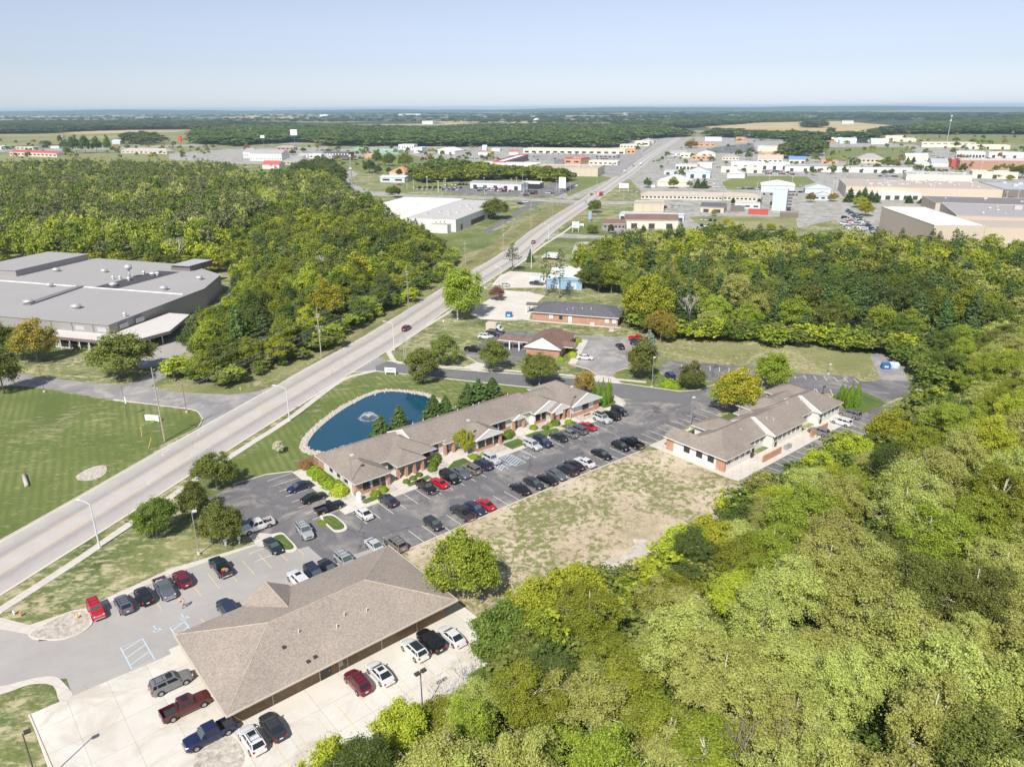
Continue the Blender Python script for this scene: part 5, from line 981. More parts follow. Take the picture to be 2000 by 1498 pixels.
def bare(seed, Hh, Rr):
    rnd = random.Random(seed); mb = MB()
    def grow_(p, d, L_, r, k):
        q = p + d * L_; mb.tube([p, p.lerp(q, .5) + Vector((rnd.gauss(0, .04), rnd.gauss(0, .04), 0)) * L_, q], [r, r * .8, r * .6], 5, cap=False)
        if k: 
            for _ in range(3): grow_(q, (d + Vector((rnd.gauss(0, .5), rnd.gauss(0, .5), rnd.uniform(-.05, .4)))).normalized(), L_ * rnd.uniform(.55, .85), r * .58, k - 1)
    grow_(Vector((0, 0, 0)), Vector((0, 0, 1)), Hh * .32, Hh * .022, 5); return mb
CATN = {'poplar': 'poplar_tree', 'round': 'broadleaf_tree', 'oval': 'broadleaf_tree', 'wood': 'broadleaf_tree', 'far': 'broadleaf_tree', 'pine': 'pine_tree', 'tall_pine': 'pine_tree', 'far_pine': 'pine_tree', 'spruce': 'spruce_tree', 'arbor': 'arborvitae', 'bush': 'hedge_bush'}
def plant(kind, p, h, r, mat, label, group=None, trunk=None, var=None, cat=None):
    me, tm, Rr, Hh, _ = (random.choice(TP[kind]) if var is None else TP[kind][var % len(TP[kind])])
    nm = CATN[kind]; root = thing(nm, label, cat or ('tree' if kind != 'bush' else 'bush'), (p[0], p[1], 0), random.uniform(0, 6.28), group)
    root.scale = (r / Rr, r / Rr, h / Hh)
    c = bpy.data.objects.new('crown', me); COL.objects.link(c); c.parent = root; c.material_slots[0].link = 'OBJECT'; c.material_slots[0].material = M[mat]
    if tm: 
        t = bpy.data.objects.new('trunk', tm); COL.objects.link(t); t.parent = root
        if trunk: t.material_slots[0].link = 'OBJECT'; t.material_slots[0].material = M[trunk]
    return root
def height_at(base, topy):
    """height whose top appears at the given row above a base pixel"""
    g = at(*base); lo, hi = 0.0, 60.0
    for _ in range(40):
        m_ = (lo + hi) / 2; v = Vector((g.x, g.y, m_ - H)); cp, sp = math.cos(PITCH), math.sin(PITCH)
        fw = v.y * cp - v.z * sp; up = v.y * sp + v.z * cp; cr, sr = math.cos(-ROLL), math.sin(-ROLL); U = sr * v.x + cr * up
        if 749 - F * U / fw > topy: lo = m_
        else: hi = m_
    return lo
def tree_px(kind, base, topy, wpx, mat, label, group=None, var=None, cat=None):
    if kind == 'arbor': wpx *= 1.5; topy -= 5
    if kind == 'spruce': wpx *= 1.55; mat = {'needle_dark': 'needle_green'}.get(mat, mat)
    g = at(*base); h = height_at(base, topy) * (.88 if kind == 'round' else .96); r = wpx / 2 * mpp(*base) * (.98 if kind == 'round' else 1)
    return plant(kind, g, h, max(.4, r), mat, label, group, None, var, cat)
TREES = [
 ('round', (307, 1047), 966, 76, 'leaf_green', 'green tree standing alone on the slope below the sidewalk, lowest of its four'),
 ('oval', (383, 1010), 936, 54, 'leaf_olive', 'slender olive tree in the middle of the slope above the parking lot'),
 ('round', (424, 955), 876, 76, 'leaf_olive', 'olive tree throwing its shadow on the lot corner beside the sidewalk'),
 ('round', (436, 1062), 972, 84, 'leaf_olive', 'dense olive tree between the grey lot and the white pickup'),
 ('round', (905, 1168), 1026, 128, 'leaf_bright', 'large green tree beside the far corner of the big tan roof'),
 ('oval', (825, 745), 676, 68, 'leaf_olive', 'dark olive tree right at the side street, near the white sign'),
 ('oval', (868, 714), 650, 50, 'leaf_olive', 'olive tree behind another one in front of the black pickup'),
 ('round', (963, 726), 655, 56, 'leaf_olive', 'olive tree between the side street and the small clinic lot'),
 ('round', (1054, 752), 680, 78, 'leaf_olive', 'olive tree standing before the brick clinic gable'),
 ('oval', (1253, 740), 662, 62, 'leaf_olive', 'ragged olive tree on the grass island right of the grey lot'),
 ('oval', (1348, 762), 704, 46, 'leaf_olive', 'slim dark tree in the island beside the lone parked car'),
 ('round', (1440, 806), 716, 92, 'leaf_yellow', 'yellow green tree beside the right office roofs'),
 ('round', (1507, 760), 684, 76, 'leaf_bright', 'bright green tree standing behind the yellow one'),
 ('round', (905, 620), 515, 88, 'leaf_bright', 'big round yellow green tree beside the main road'),
 ('round', (970, 586), 557, 32, 'leaf_purple', 'small purple leaved tree on the concrete lot'),
 ('round', (1141, 770), 722, 46, 'leaf_rust', 'thin rusty tree behind the end of the long office building'),
 ('spruce', (745, 854), 808, 32, 'needle_green', 'young spruce standing at the near pond shore'),
 ('spruce', (781, 840), 788, 30, 'needle_green', 'spruce before the pond, right of another young one'),
 ('spruce', (848, 822), 768, 38, 'needle_green', 'broad spruce by the pond shore before the office roof'),
 ('spruce', (871, 816), 770, 32, 'needle_green', 'spruce at the right end of the pond'),
 ('spruce', (914, 802), 745, 36, 'needle_dark', 'dark spruce at the left of a clump behind the office roof'),
 ('spruce', (935, 796), 736, 40, 'needle_dark', 'tallest dark spruce in the clump behind the office roof'),
 ('spruce', (962, 788), 734, 42, 'needle_dark', 'dark spruce at the right of the clump behind the office roof'),
 ('round', (908, 884), 833, 40, 'leaf_lime', 'small lime green tree before the office windows'),
 ('tall_pine', (1001, 530), 470, 38, 'needle_green', 'flat topped pine beside the main road'),
 ('tall_pine', (1067, 578), 482, 30, 'needle_green', 'tall pine left of the white roofed shed'),
 ('tall_pine', (1093, 582), 478, 40, 'needle_dark', 'tall bare stemmed pine before the white roofed shed'),
 ('spruce', (1266, 694), 642, 30, 'needle_blue', 'blue grey spruce behind the red pickup'),
 ('round', (1290, 668), 598, 56, 'leaf_orange', 'orange tinged tree at the edge of the wood'),
 ('round', (1262, 640), 530, 92, 'leaf_lime', 'large lime green tree right of the dark roofed office'),
 ('spruce', (1036, 512), 485, 12, 'needle_dark', 'small spruce before the sheds by the road'),
 ('round', (74, 708), 620, 78, 'leaf_orange', 'orange tree on the factory lawn'),
 ('round', (12, 704), 622, 74, 'leaf_green', 'deep green tree left of the orange tree'),
 ('round', (240, 737), 642, 118, 'leaf_olive', 'broad dark olive tree before the factory canopy'),
 ('oval', (8, 768), 672, 70, 'leaf_olive', 'olive tree at the left edge beside the grey drive'),
 ('round', (968, 428), 384, 56, 'leaf_olive', 'big dark round tree beside the white factory'),
 ('round', (1162, 416), 388, 28, 'leaf_green', 'round tree at the crossroads'),
 ('round', (1157, 456), 437, 26, 'leaf_olive', 'small olive tree on the lawn beside the road sign'),
 ('oval', (1193, 457), 437, 13, 'leaf_dark', 'small dark tree before the brown topped warehouse'),
 ('spruce', (1256, 462), 438, 16, 'needle_dark', 'small spruce before the cream warehouse'),
 ('round', (772, 386), 360, 24, 'leaf_green', 'round green tree beside the cross street'), ('round', (760, 382), 364, 14, 'leaf_olive', 'little olive tree left of the round green one'),
 ('oval', (1265, 367), 347, 16, 'leaf_dark', 'small dark tree at the left of the motel'), ('oval', (1315, 368), 345, 20, 'leaf_olive', 'small olive tree before the white tent roof'), ('oval', (1347, 367), 352, 12, 'leaf_olive', 'small tree behind the motel roof'), ('spruce', (1362, 368), 347, 13, 'needle_dark', 'left one of two dark spruces before the pale blue shed'), ('spruce', (1374, 368), 350, 15, 'needle_dark', 'right one of two dark spruces before the pale blue shed'),
 ('oval', (1431, 401), 387, 10, 'leaf_dark', 'small dark tree left of the red framed yard'), ('oval', (1482, 404), 387, 11, 'leaf_dark', 'small dark tree left of the tall grey tower'), ('oval', (1508, 407), 389, 10, 'leaf_dark', 'small dark tree touching the tall grey tower'),
 ('round', (1394, 422), 408, 12, 'leaf_orange', 'small orange tree before the pale block garage'), ('round', (1419, 440), 426, 14, 'leaf_yellow', 'yellow bush at the edge of the rough lot'),
 ('round', (1583, 395), 375, 18, 'leaf_orange', 'small orange tree left of the pale ridged sheds'), ('round', (1626, 394), 375, 19, 'leaf_orange', 'small orange tree right of the pale ridged sheds'),
 ('spruce', (1659, 395), 365, 18, 'needle_dark', 'dark spruce at the left of the row before the long plant'), ('spruce', (1676, 393), 370, 14, 'needle_dark', 'dark spruce second in the row before the long plant'), ('spruce', (1687, 392), 363, 14, 'needle_dark', 'dark spruce third in the row before the long plant'), ('spruce', (1700, 395), 371, 14, 'needle_dark', 'dark spruce fourth in the row before the long plant'), ('spruce', (1710, 396), 374, 13, 'needle_dark', 'dark spruce last in the row before the long plant'),
 ('round', (1679, 406), 381, 30, 'leaf_lime', 'lime green tree beside the car park'), ('round', (1690, 422), 392, 32, 'leaf_yellow', 'golden tree beside the car park'),
 ('round', (1505, 450), 435, 22, 'leaf_lime', 'round green tree in the yellowish field'), ('spruce', (1775, 397), 380, 13, 'needle_dark', 'small spruce before the white topped dock wall'), ('spruce', (1799, 398), 386, 12, 'needle_dark', 'small dark spruce behind the tan factory roof'), ('round', (1823, 399), 388, 28, 'leaf_dark', 'dark low tree beside the blue container'),
 ('round', (1872, 345), 333, 20, 'leaf_yellow', 'yellow tree before the pale warehouse'), ('round', (1900, 346), 335, 17, 'leaf_yellow', 'yellow tree right of another before the pale warehouse'), ('round', (1932, 347), 331, 24, 'leaf_yellow', 'yellow tree in a close row of three at the right'), ('round', (1950, 349), 336, 18, 'leaf_yellow', 'middle yellow tree of the close row at the right'), ('round', (1972, 352), 341, 16, 'leaf_yellow', 'last yellow tree of the close row at the right'), ('round', (1995, 348), 320, 44, 'leaf_green', 'large green tree at the right edge among warehouses'), ('round', (1927, 326), 306, 26, 'leaf_green', 'green tree before the red brick factory'),
 ('round', (722, 338), 309, 26, 'leaf_dark', 'large dark tree left of the orange roofed house'), ('round', (738, 340), 322, 16, 'leaf_dark', 'dark tree next to the orange roofed house'), ('round', (760, 340), 326, 12, 'leaf_dark', 'small dark tree at the wall of the orange roofed house'), ('round', (780, 345), 329, 14, 'leaf_dark', 'small dark tree before the orange roofed house'),
 ('oval', (740, 324), 292, 14, 'leaf_green', 'narrow green tree behind the orange roofed house'), ('round', (760, 325), 296, 24, 'leaf_green', 'broad green tree behind the orange roofed house'), ('round', (792, 328), 296, 28, 'leaf_bright', 'bright green tree behind the orange roofed house'), ('oval', (733, 322), 294, 12, 'leaf_green', 'slim green tree leftmost behind the orange roofed house'),
 ('round', (1622, 265), 247, 22, 'leaf_dark', 'dark round tree alone on the tan stubble field'), ('round', (1490, 275), 252, 26, 'leaf_green', 'green tree before the tan stubble field'), ('round', (1510, 275), 255, 18, 'leaf_dark', 'dark tree beside a green one before the stubble field'), ('round', (1545, 275), 250, 24, 'leaf_green', 'broad green tree before the stubble field'), ('round', (1575, 270), 253, 16, 'leaf_dark', 'small dark tree before the stubble field'), ('round', (1596, 272), 255, 22, 'leaf_green', 'green tree near the lone dark one'), ('round', (1707, 272), 252, 24, 'leaf_green', 'green tree behind the white sheds'), ('round', (1690, 272), 258, 12, 'leaf_rust', 'rusty tree behind the white sheds'), ('round', (1720, 274), 263, 12, 'leaf_yellow', 'yellow tree behind the white sheds'),
 ('round', (1867, 277), 268, 14, 'leaf_green', 'small tree behind the long cream warehouse'), ('round', (1900, 281), 270, 15, 'leaf_green', 'tree right of a small one behind the cream warehouse'), ('round', (1918, 281), 272, 10, 'leaf_olive', 'olive tree behind the cream warehouse end'), ('round', (1442, 305), 291, 15, 'leaf_green', 'round tree before the dark far car park'), ('round', (1350, 290), 274, 30, 'leaf_rust', 'brownish bush cluster right of the rising road'),
 ('oval', (150, 300), 264, 18, 'leaf_dark', 'dark tall tree in the left town row'), ('oval', (142, 296), 268, 12, 'leaf_dark', 'slim dark tree in the left town row'), ('oval', (168, 300), 262, 20, 'leaf_dark', 'bushy dark tree in the left town row'), ('oval', (190, 299), 266, 16, 'leaf_dark', 'dark tree right of the bushy one at the left town'), ('oval', (212, 299), 264, 12, 'leaf_green', 'green narrow tree at the left town'), ('oval', (118, 280), 263, 10, 'leaf_dark', 'dark tree behind the white house at the left'), ('round', (128, 292), 272, 18, 'leaf_green', 'green tree before the white house at the left'), ('oval', (133, 303), 285, 14, 'leaf_green', 'low green tree right of the red roofed motel'), ('round', (94, 288), 274, 14, 'leaf_dark', 'dark tree behind the red roofed motel'),
 ('round', (483, 298), 279, 12, 'leaf_rust', 'brown tree behind the large white hotel'), ('round', (572, 303), 292, 14, 'leaf_dark', 'dark tree at the foot of the blue sign pole'), ('round', (592, 298), 287, 12, 'leaf_yellow', 'yellow tree right of the blue sign pole'), ('round', (1660, 331), 319, 14, 'leaf_dark', 'dark tree on the long grey warehouse front'), ('round', (1628, 338), 322, 12, 'leaf_dark', 'first dark tree before the long white warehouse'), ('round', (1585, 336), 324, 10, 'leaf_dark', 'dark tree at the left end of the long white warehouse'), ('round', (1648, 337), 325, 10, 'leaf_dark', 'third dark tree before the long white warehouse'), ('round', (1683, 337), 323, 14, 'leaf_dark', 'dark tree before the grey end of the white warehouse'), ('round', (1727, 342), 331, 12, 'leaf_dark', 'dark tree beside the flat store'), ('round', (1742, 339), 329, 9, 'leaf_dark', 'little dark tree beside the flat store'), ('spruce', (1772, 322), 306, 10, 'needle_dark', 'dark spruce before the cream domed shed'), ('spruce', (1783, 322), 305, 10, 'needle_dark', 'dark spruce right of its twin by the cream domed shed'), ('round', (1775, 325), 312, 12, 'leaf_olive', 'olive tree below the two spruces by the domed shed'), ('round', (1750, 323), 309, 14, 'leaf_rust', 'rusty tree left of the two spruces by the domed shed'),
 ('round', (545, 884), 860, 22, 'twigs', 'small nearly bare tree on the striped lawn by the pond'),
]
for t in TREES: tree_px(*t)
GA = 'arborvitae columns at the end of the long office'
for x, y, tp, wd, lb in ((1159, 772, 742, 7, 'tallest back column of the arborvitae row at the long office'), (1168, 776, 746, 7, 'second column of the arborvitae row at the long office'), (1177, 779, 741, 8, 'slim third column of the arborvitae row at the long office'), (1187, 788, 742, 9, 'bright front column of the arborvitae row at the long office'), (1191, 786, 744, 7, 'right column of the arborvitae row at the long office'), (1179, 792, 762, 9, 'short front column of the arborvitae row at the long office')): tree_px('arbor', (x, y), tp, wd, 'arbor', lb, GA)
for x, y, tp, wd, lb in ((1641, 787, 751, 9, 'left column of the arborvitae row at the right office'), (1650, 792, 756, 9, 'second column of the arborvitae row at the right office'), (1660, 795, 747, 10, 'tall third column of the arborvitae row at the right office'), (1672, 797, 748, 11, 'right column of the arborvitae row at the right office'), (1654, 798, 762, 9, 'short front column of the arborvitae row at the right office')): tree_px('arbor', (x, y), tp, wd, 'arbor', lb, 'arborvitae columns at the right office')
def bush(u, w_, r, h, mat, label, grp='clipped bushes by the long office'): plant('bush', uw(u, w_), h, r, mat, label, grp)
for k, (u, w_, r, h, mt, lb) in enumerate([(55.3, 126.3, 1.5, 1.7, 'hedge', 'round bush at the far end of the hedge beside the office gable wall'), (55.2, 124.0, 1.5, 1.8, 'hedge', 'second round bush of the hedge beside the office gable wall'), (55.3, 121.7, 1.5, 1.7, 'hedge', 'middle round bush of the hedge beside the office gable wall'), (55.1, 119.5, 1.5, 1.8, 'hedge', 'fourth round bush of the hedge beside the office gable wall'), (56.2, 118.6, 1.1, 1.5, 'hedge', 'small bush tucked at the wall beside the gable hedge'), (55.2, 115.9, 1.8, 2.0, 'leaf_lime', 'mottled yellow green bush at the office corner'), (55.3, 129.8, 1.2, 1.5, 'leaf_rust', 'red brown bush at the far end of the office hedge'),
  (60.0, 110.9, 1.0, 1.0, 'hedge', 'left one of two round bushes under the corner windows'), (61.9, 111.3, 1.0, 1.0, 'hedge', 'right one of two round bushes under the corner windows'), (67.2, 111.4, .75, .7, 'leaf_green', 'left one of three low bushes before the brick porch'), (68.9, 111.7, .75, .7, 'leaf_green', 'middle one of three low bushes before the brick porch'), (70.6, 112.1, .75, .7, 'leaf_green', 'right one of three low bushes before the brick porch'),
  (73.9, 112.4, 1.0, 1.2, 'leaf_green', 'front bush of the clump beside the brick porch'), (75.0, 113.7, 1.1, 1.3, 'leaf_green', 'second bush of the clump beside the brick porch'), (76.2, 114.6, 1.1, 1.4, 'leaf_green', 'third bush of the clump beside the brick porch'), (77.3, 115.6, 1.0, 1.3, 'leaf_green', 'back bush of the clump beside the brick porch'),
  (83.6, 111.3, 1.0, .9, 'hedge', 'low bush left of the lamp post by the gabled wing'), (86.0, 110.8, .9, .9, 'hedge', 'low bush right of the lamp post by the gabled wing'), (95.2, 114.6, 1.3, 1.5, 'leaf_green', 'round bush left of the small gabled porch'), (96.6, 115.0, 1.1, 1.4, 'leaf_green', 'round bush touching the small gabled porch'), (103.0, 114.4, 1.0, .9, 'hedge', 'low bush right of the small gabled porch'), (105.0, 112.6, .9, .8, 'leaf_green', 'small bush under the twin windows'), (106.6, 112.9, .9, .8, 'hedge', 'pale bush under the twin windows'), (108.2, 112.8, 1.2, 1.2, 'leaf_green', 'large round bush before the white banner'), (111.2, 111.4, 1.0, .8, 'hedge', 'bush beside the lamp post before the white banner'), (93.6, 116.2, .9, 1.1, 'leaf_green', 'bush against the brick band by the third gable')]): bush(u, w_, r, h, mt, lb)
for (x, y, r, h, mt, lb) in ((1306, 754, 2.4, 1.8, 'hedge', 'clipped green hedge on the grass island'), (1317, 757, 2.0, 1.6, 'hedge', 'right half of the clipped hedge on the grass island'), (986, 782, 1.9, 2.0, 'leaf_rust', 'red brown bush beside the dark spruces'), (630, 1022, .9, .4, 'hedge', 'low planting in the upper parking island'), (1118, 697, 1.6, 1.6, 'leaf_lime', 'yellowish shrub by the clinic wall'), (1112, 685, 1.4, 1.3, 'hedge', 'green shrub by the clinic wall'), (1128, 668, 1.3, 1.5, 'leaf_lime', 'shrub at the far corner of the clinic'), (1095, 705, 1.2, 1.2, 'hedge', 'shrub at the near corner of the clinic'), (150, 683, 1.0, .9, 'hedge', 'small hedge under the factory canopy'), (165, 684, 1.0, .9, 'hedge', 'second small hedge under the factory canopy'), (300, 825, .6, .5, 'hedge', 'tiny bush at the white sign on the lawn'), (1440, 777, 1.4, 1.2, 'hedge', 'bush beside the right office entry'), (1396, 842, 1.2, 1.0, 'hedge', 'bush before the left wing of the right office')):
    g_ = at(x, y); plant('bush', g_, h, r, mt, lb)
# ---------------------------------------------------------------- woods
def inside(p, poly):
    c = False; n = len(poly)
    for i in range(n):
        a, b = poly[i], poly[i - 1]
        if (a[1] > p[1]) != (b[1] > p[1]) and p[0] < (b[0] - a[0]) * (p[1] - a[1]) / (b[1] - a[1]) + a[0]: c = not c
    return c
def scatter(poly, step, jit=.42, excl=()):
    xs = [p[0] for p in poly]; ys = [p[1] for p in poly]; out = []; x = min(xs); row = 0
    y = min(ys)
    while y < max(ys):
        x = min(xs) + (step / 2 if row % 2 else 0)
        while x < max(xs):
            q = (x + random.uniform(-jit, jit) * step, y + random.uniform(-jit, jit) * step)
            a_, b_ = Vector(q).dot(CU), Vector(q).dot(CW)
            if inside(q, poly) and not (114 < a_ < 176 and 58 < b_ < 110) and not any(math.hypot(q[0] - e[0], q[1] - e[1]) < e[2] for e in excl): out.append(q)
            x += step
        y += step * .87; row += 1
    return out
WR1 = [tuple(p.xy) for p in P([(640, 1620), (780, 1530), (910, 1450), (1015, 1350), (1040, 1280), (1090, 1222), (1180, 1212), (1285, 1190), (1330, 1140), (1400, 1085), (1480, 1030), (1540, 1020), (1625, 975), (1705, 915), (1775, 865), (1870, 815), (1850, 765), (1825, 705), (2120, 690)])] + [(150, 200), (125, 110), (95, 50), (60, 26), (-2, 28)]
EX1 = [(*at(1800, 915).xy, 8), (*at(1985, 1075).xy, 5), (*at(1345, 1255).xy, 2.5), (*at(940, 1210).xy, 2)]
WR2 = [tuple(p.xy) for p in P([(1112, 545), (1125, 510), (1200, 492), (1430, 472), (1560, 496), (1640, 486), (1790, 503), (2200, 520), (2300, 690), (1830, 700), (1770, 685), (1700, 674), (1560, 664), (1420, 652), (1330, 652), (1290, 644), (1255, 625), (1240, 600), (1165, 582)])]
WL1 = [tuple(p.xy) for p in P([(352, 728), (420, 752), (480, 738), (600, 694), (650, 655), (720, 624), (800, 577), (880, 520), (850, 482), (800, 458), (640, 440), (560, 440), (440, 512), (446, 548), (470, 565), (450, 610), (370, 672)])]
WL2 = [tuple(p.xy) for p in P([(-250, 516), (130, 522), (210, 514), (425, 530), (440, 512), (560, 440), (640, 440), (760, 447), (745, 420), (690, 402), (672, 385), (655, 364), (560, 366), (500, 362), (455, 346), (300, 343), (-250, 343)])]
WOOD = []   # (x, y, kind, height, radius, material, region)
def edge_d(q, poly): return min((Vector(q) - (lambda a, b: a + (b - a) * max(0, min(1, (Vector(q) - a).dot(b - a) / ((b - a).dot(b - a) + 1e-6))))(Vector(poly[i - 1]), Vector(poly[i]))).length for i in range(len(poly)))
def region(poly, step, reg, mats, pine=0.0, hr=(13, 19), rr=(4.2, 6.0), kind='wood', pmat=('needle_green', 'needle_dark'), excl=()):
    for q in scatter(poly, step, excl=excl):
        k0 = min(1.0, .62 + .38 * edge_d(q, poly) / 14); n0 = len(WOOD)
        # colour drifts in patches so neighbouring crowns differ like real stands
        a = math.sin(q[0] * .07 + reg_s[reg]) + math.sin(q[1] * .05 + reg_s[reg] * 2) + random.gauss(0, .9)
        if random.random() < (pine(q) if callable(pine) else pine): WOOD.append((q[0], q[1], 'pine', random.uniform(hr[0] + 1, hr[1] + 3), random.uniform(3.6, 5.0), random.choice(pmat), reg))
        else:
            i = min(len(mats) - 1, max(0, int((a + 3) / 6 * len(mats))))
            if k0 < .93 and random.random() < .5: mats_ = ('leaf_lime', 'leaf_bright', 'leaf_green', 'leaf_bright', 'leaf_dark'); mm = random.choice(mats_)
            else: mm = mats[i]
            WOOD.append((q[0], q[1], kind, random.uniform(*hr), random.uniform(*rr), mm, reg))
        t = WOOD[-1]; WOOD[-1] = (t[0], t[1], t[2], t[3] * k0, t[4] * (.5 + k0 / 2), t[5], t[6])
reg_s = {'r1': 1.0, 'r2': 2.3, 'l1': 3.1, 'l2': .4, 'und': 2}
region(WR1, 6.9, 'r1', ('leaf_olive', 'leaf_poplar', 'leaf_poplar', 'leaf_poplar', 'leaf_bright', 'leaf_poplar', 'leaf_lime'), 0, (9, 16.5), (3.5, 5.4), 'poplar', excl=EX1)
region(WR2, 8.2, 'r2', ('leaf_dark', 'leaf_green', 'leaf_olive', 'leaf_bright', 'leaf_poplar', 'leaf_olive', 'leaf_lime'), lambda q: .5 if 55 < q[0] < 150 and q[1] < 300 else .25, (10.5, 15), (4.2, 6.0))
region(WL1, 7.6, 'l1', ('leaf_dark', 'leaf_green', 'leaf_bright', 'leaf_olive', 'leaf_bright', 'leaf_lime'), lambda q: .2, (10.5, 15.5), (4.0, 5.6))
region(WL2, 8.8, 'l2', ('leaf_green', 'leaf_olive', 'leaf_grey', 'leaf_green', 'leaf_grey', 'leaf_poplar', 'leaf_grey', 'leaf_bright'), 0, (13, 20.5), (3.8, 5.6))
WOOD = [(*t[:5], random.choice(('leaf_bright', 'leaf_lime', 'leaf_bright', 'leaf_green')), t[6]) if t[6] == 'l2' and t[1] < 372 - t[0] * .1 and random.random() < .75 else t for t in WOOD]
WOOD.append((*at(700, 580).xy, 'wood', 17, 6.5, 'leaf_yellow', 'l1')); WOOD.append((*at(640, 640).xy, 'wood', 15, 5.5, 'leaf_yellow', 'l1')); WOOD.append((*at(610, 610).xy, 'wood', 17, 4.5, 'leaf_lime', 'l1'))
for px in ((1045, 1240), (1120, 1205), (1330, 1130), (1375, 1105), (1660, 930), (1730, 880)): WOOD.append((*at(*px).xy, 'round', 8.5, 4.0, 'leaf_lime', 'r1'))
for px, k, h_, r_, m_ in (((985, 1298), 'round', 8.5, 4.0, 'leaf_green'), ((1030, 1330), 'round', 8, 3.2, 'leaf_olive'), ((1050, 1300), 'oval', 9, 3.2, 'leaf_bright'), ((790, 1475), 'round', 6.5, 3.2, 'leaf_lime'), ((870, 1432), 'round', 5, 2.6, 'leaf_bright'), ((660, 1560), 'round', 7.5, 3.2, 'leaf_lime'), ((950, 1370), 'round', 4.5, 2.4, 'leaf_green'), ((1440, 1075), 'round', 8, 3.6, 'leaf_dark'), ((1485, 1005), 'oval', 9, 2.8, 'leaf_poplar'), ((1590, 960), 'round', 8, 3.6, 'leaf_lime')): WOOD.append((*at(*px).xy, k, h_, r_, m_, 'r1'))
SPOT = {'r1': (((700, 1480), 'behind the concrete yard'), ((950, 1330), 'beside the far end of the concrete yard'), ((1080, 1200), 'at the near corner of the sandy lot'), ((1290, 1120), 'along the gravel end of the sandy lot'), ((1450, 1020), 'below the near corner of the right office'), ((1600, 930), 'beside the parking bays of the right office'), ((1750, 820), 'near the corner lawn and dumpster drive'), ((1900, 760), 'right of the dumpster pad'), ((1150, 1400), 'at the bottom centre of the photo'), ((1450, 1450), 'around the bare pale dead tree'), ((1400, 1220), 'in the middle of the lower right wood'), ((1700, 1100), 'before the sandy clearing of the lower right wood'), ((1950, 950), 'at the right edge level with the offices'), ((1800, 1450), 'in the bottom right corner'), ((1950, 1200), 'at the right edge below the clearing')),
 'r2': (((1180, 580), 'behind the dark roofed office'), ((1280, 640), 'behind the blue grey spruce'), ((1400, 655), 'above the left part of the grass field'), ((1550, 670), 'above the middle of the grass field'), ((1700, 690), 'above the dumpster pad'), ((1300, 520), 'below the cream warehouse'), ((1500, 540), 'below the white tent roof'), ((1700, 560), 'below the car park'), ((1900, 600), 'below the tan factory'), ((1950, 700), 'at the right end of the mixed wood')),
 'l1': (((380, 700), 'beside the factory canopy'), ((500, 720), 'at the factory drive end of the roadside wood'), ((620, 660), 'behind the utility pole with the transformer'), ((760, 590), 'behind the second utility pole'), ((860, 510), 'at the tip of the roadside wood'), ((480, 560), 'right of the grey factory'), ((650, 500), 'in the middle of the roadside wood'), ((780, 470), 'below the white factory')),
 'l2': (((100, 500), 'directly behind the grey factory'), ((350, 500), 'behind the factory penthouse'))}
def spot(x, y, reg):
    return min(SPOT[reg], key=lambda t: (at(*t[0]).xy - Vector((x, y))).length)[1]
WHERE = {'r1': 'in the wood at the lower right', 'r2': 'in the mixed wood behind the right office', 'l1': 'in the wood between factory and road', 'l2': 'in the broad wood behind the grey factory'}
CN = dict(leaf_green='green leafy', leaf_bright='bright green', leaf_olive='olive leafy', leaf_dark='dark green leafy', leaf_poplar='pale green open crowned', leaf_grey='grey green leafy', leaf_yellow='yellow leafy', leaf_lime='lime green leafy', leaf_rust='rusty brown leafy', leaf_orange='orange leafy', needle_green='green', needle_dark='dark green')
WOOD.sort(key=lambda t: dist(t)); cnt = dict(pine=0, poplar=0, other=sum(1 for t in TREES if CATN[t[0]] == 'broadleaf_tree')); rest = []
for x, y, k, h_, r_, m_, reg in WOOD:
    pine_ = k == 'pine'; ck = k if k in cnt else 'other'
    if cnt[ck] < 285:
        cnt[ck] += 1
        if pine_: plant('pine', (x, y), h_, r_, m_, '%s pine standing %s' % (CN[m_], spot(x, y, reg)), '%s pines %s' % (CN[m_], spot(x, y, reg)))
        else: plant(k, (x, y), h_, r_, m_, '%s%s tree standing %s' % ('tall ' if h_ > 13 else 'low ' if h_ < 9.5 else '', CN[m_], spot(x, y, reg)), '%s%s trees %s' % ('tall ' if h_ > 13 else 'low ' if h_ < 9.5 else '', CN[m_], spot(x, y, reg)))
    else: rest.append((x, y, k, h_, r_, m_, reg))
def merged(items, name, label, pk=None):
    """a wood too large to count: all its crowns in one object per leaf colour would still be one wood, so one mesh with a slot per colour"""
    slots = sorted({t[5] for t in items}); V = []; MI = []
    for x, y, k, h_, r_, m_, *_ in items:
        src = TP[pk[k] if pk else k]; v0 = src[random.randrange(len(src))]; a = random.uniform(0, 6.28); c, s = math.cos(a), math.sin(a)
        v = v0[4] * np.array([r_ / v0[2], r_ / v0[2], h_ / v0[3]]); V.append(np.stack([v[:, 0] * c - v[:, 1] * s + x, v[:, 0] * s + v[:, 1] * c + y, v[:, 2]], 1)); MI.append(np.full(len(v) // 4, slots.index(m_), dtype=np.int32))
    me = quads_obj(name, np.concatenate(V), slots[0])
    for s_ in slots[1:]: me.materials.append(M[s_])
    me.polygons.foreach_set('material_index', np.concatenate(MI)); me.update()
    o = bpy.data.objects.new(name, me); COL.objects.link(o); return tag(o, label, kind='stuff')
for reg, lb in (('r1', 'the crowded inner crowns of the lower right wood'), ('r2', 'the crowded far crowns of the wood behind the right office'), ('l1', 'the inner crowns of the wood between factory and road'), ('l2', 'the broad mass of wood behind the grey factory')):
    it = [t for t in rest if t[6] == reg]
    wk = 'woodl' if reg == 'l2' else 'woodm'
    if it: merged(it, 'woodland', lb, {'wood': wk, 'poplar': wk, 'pine': 'far_pine', 'round': wk, 'oval': wk})
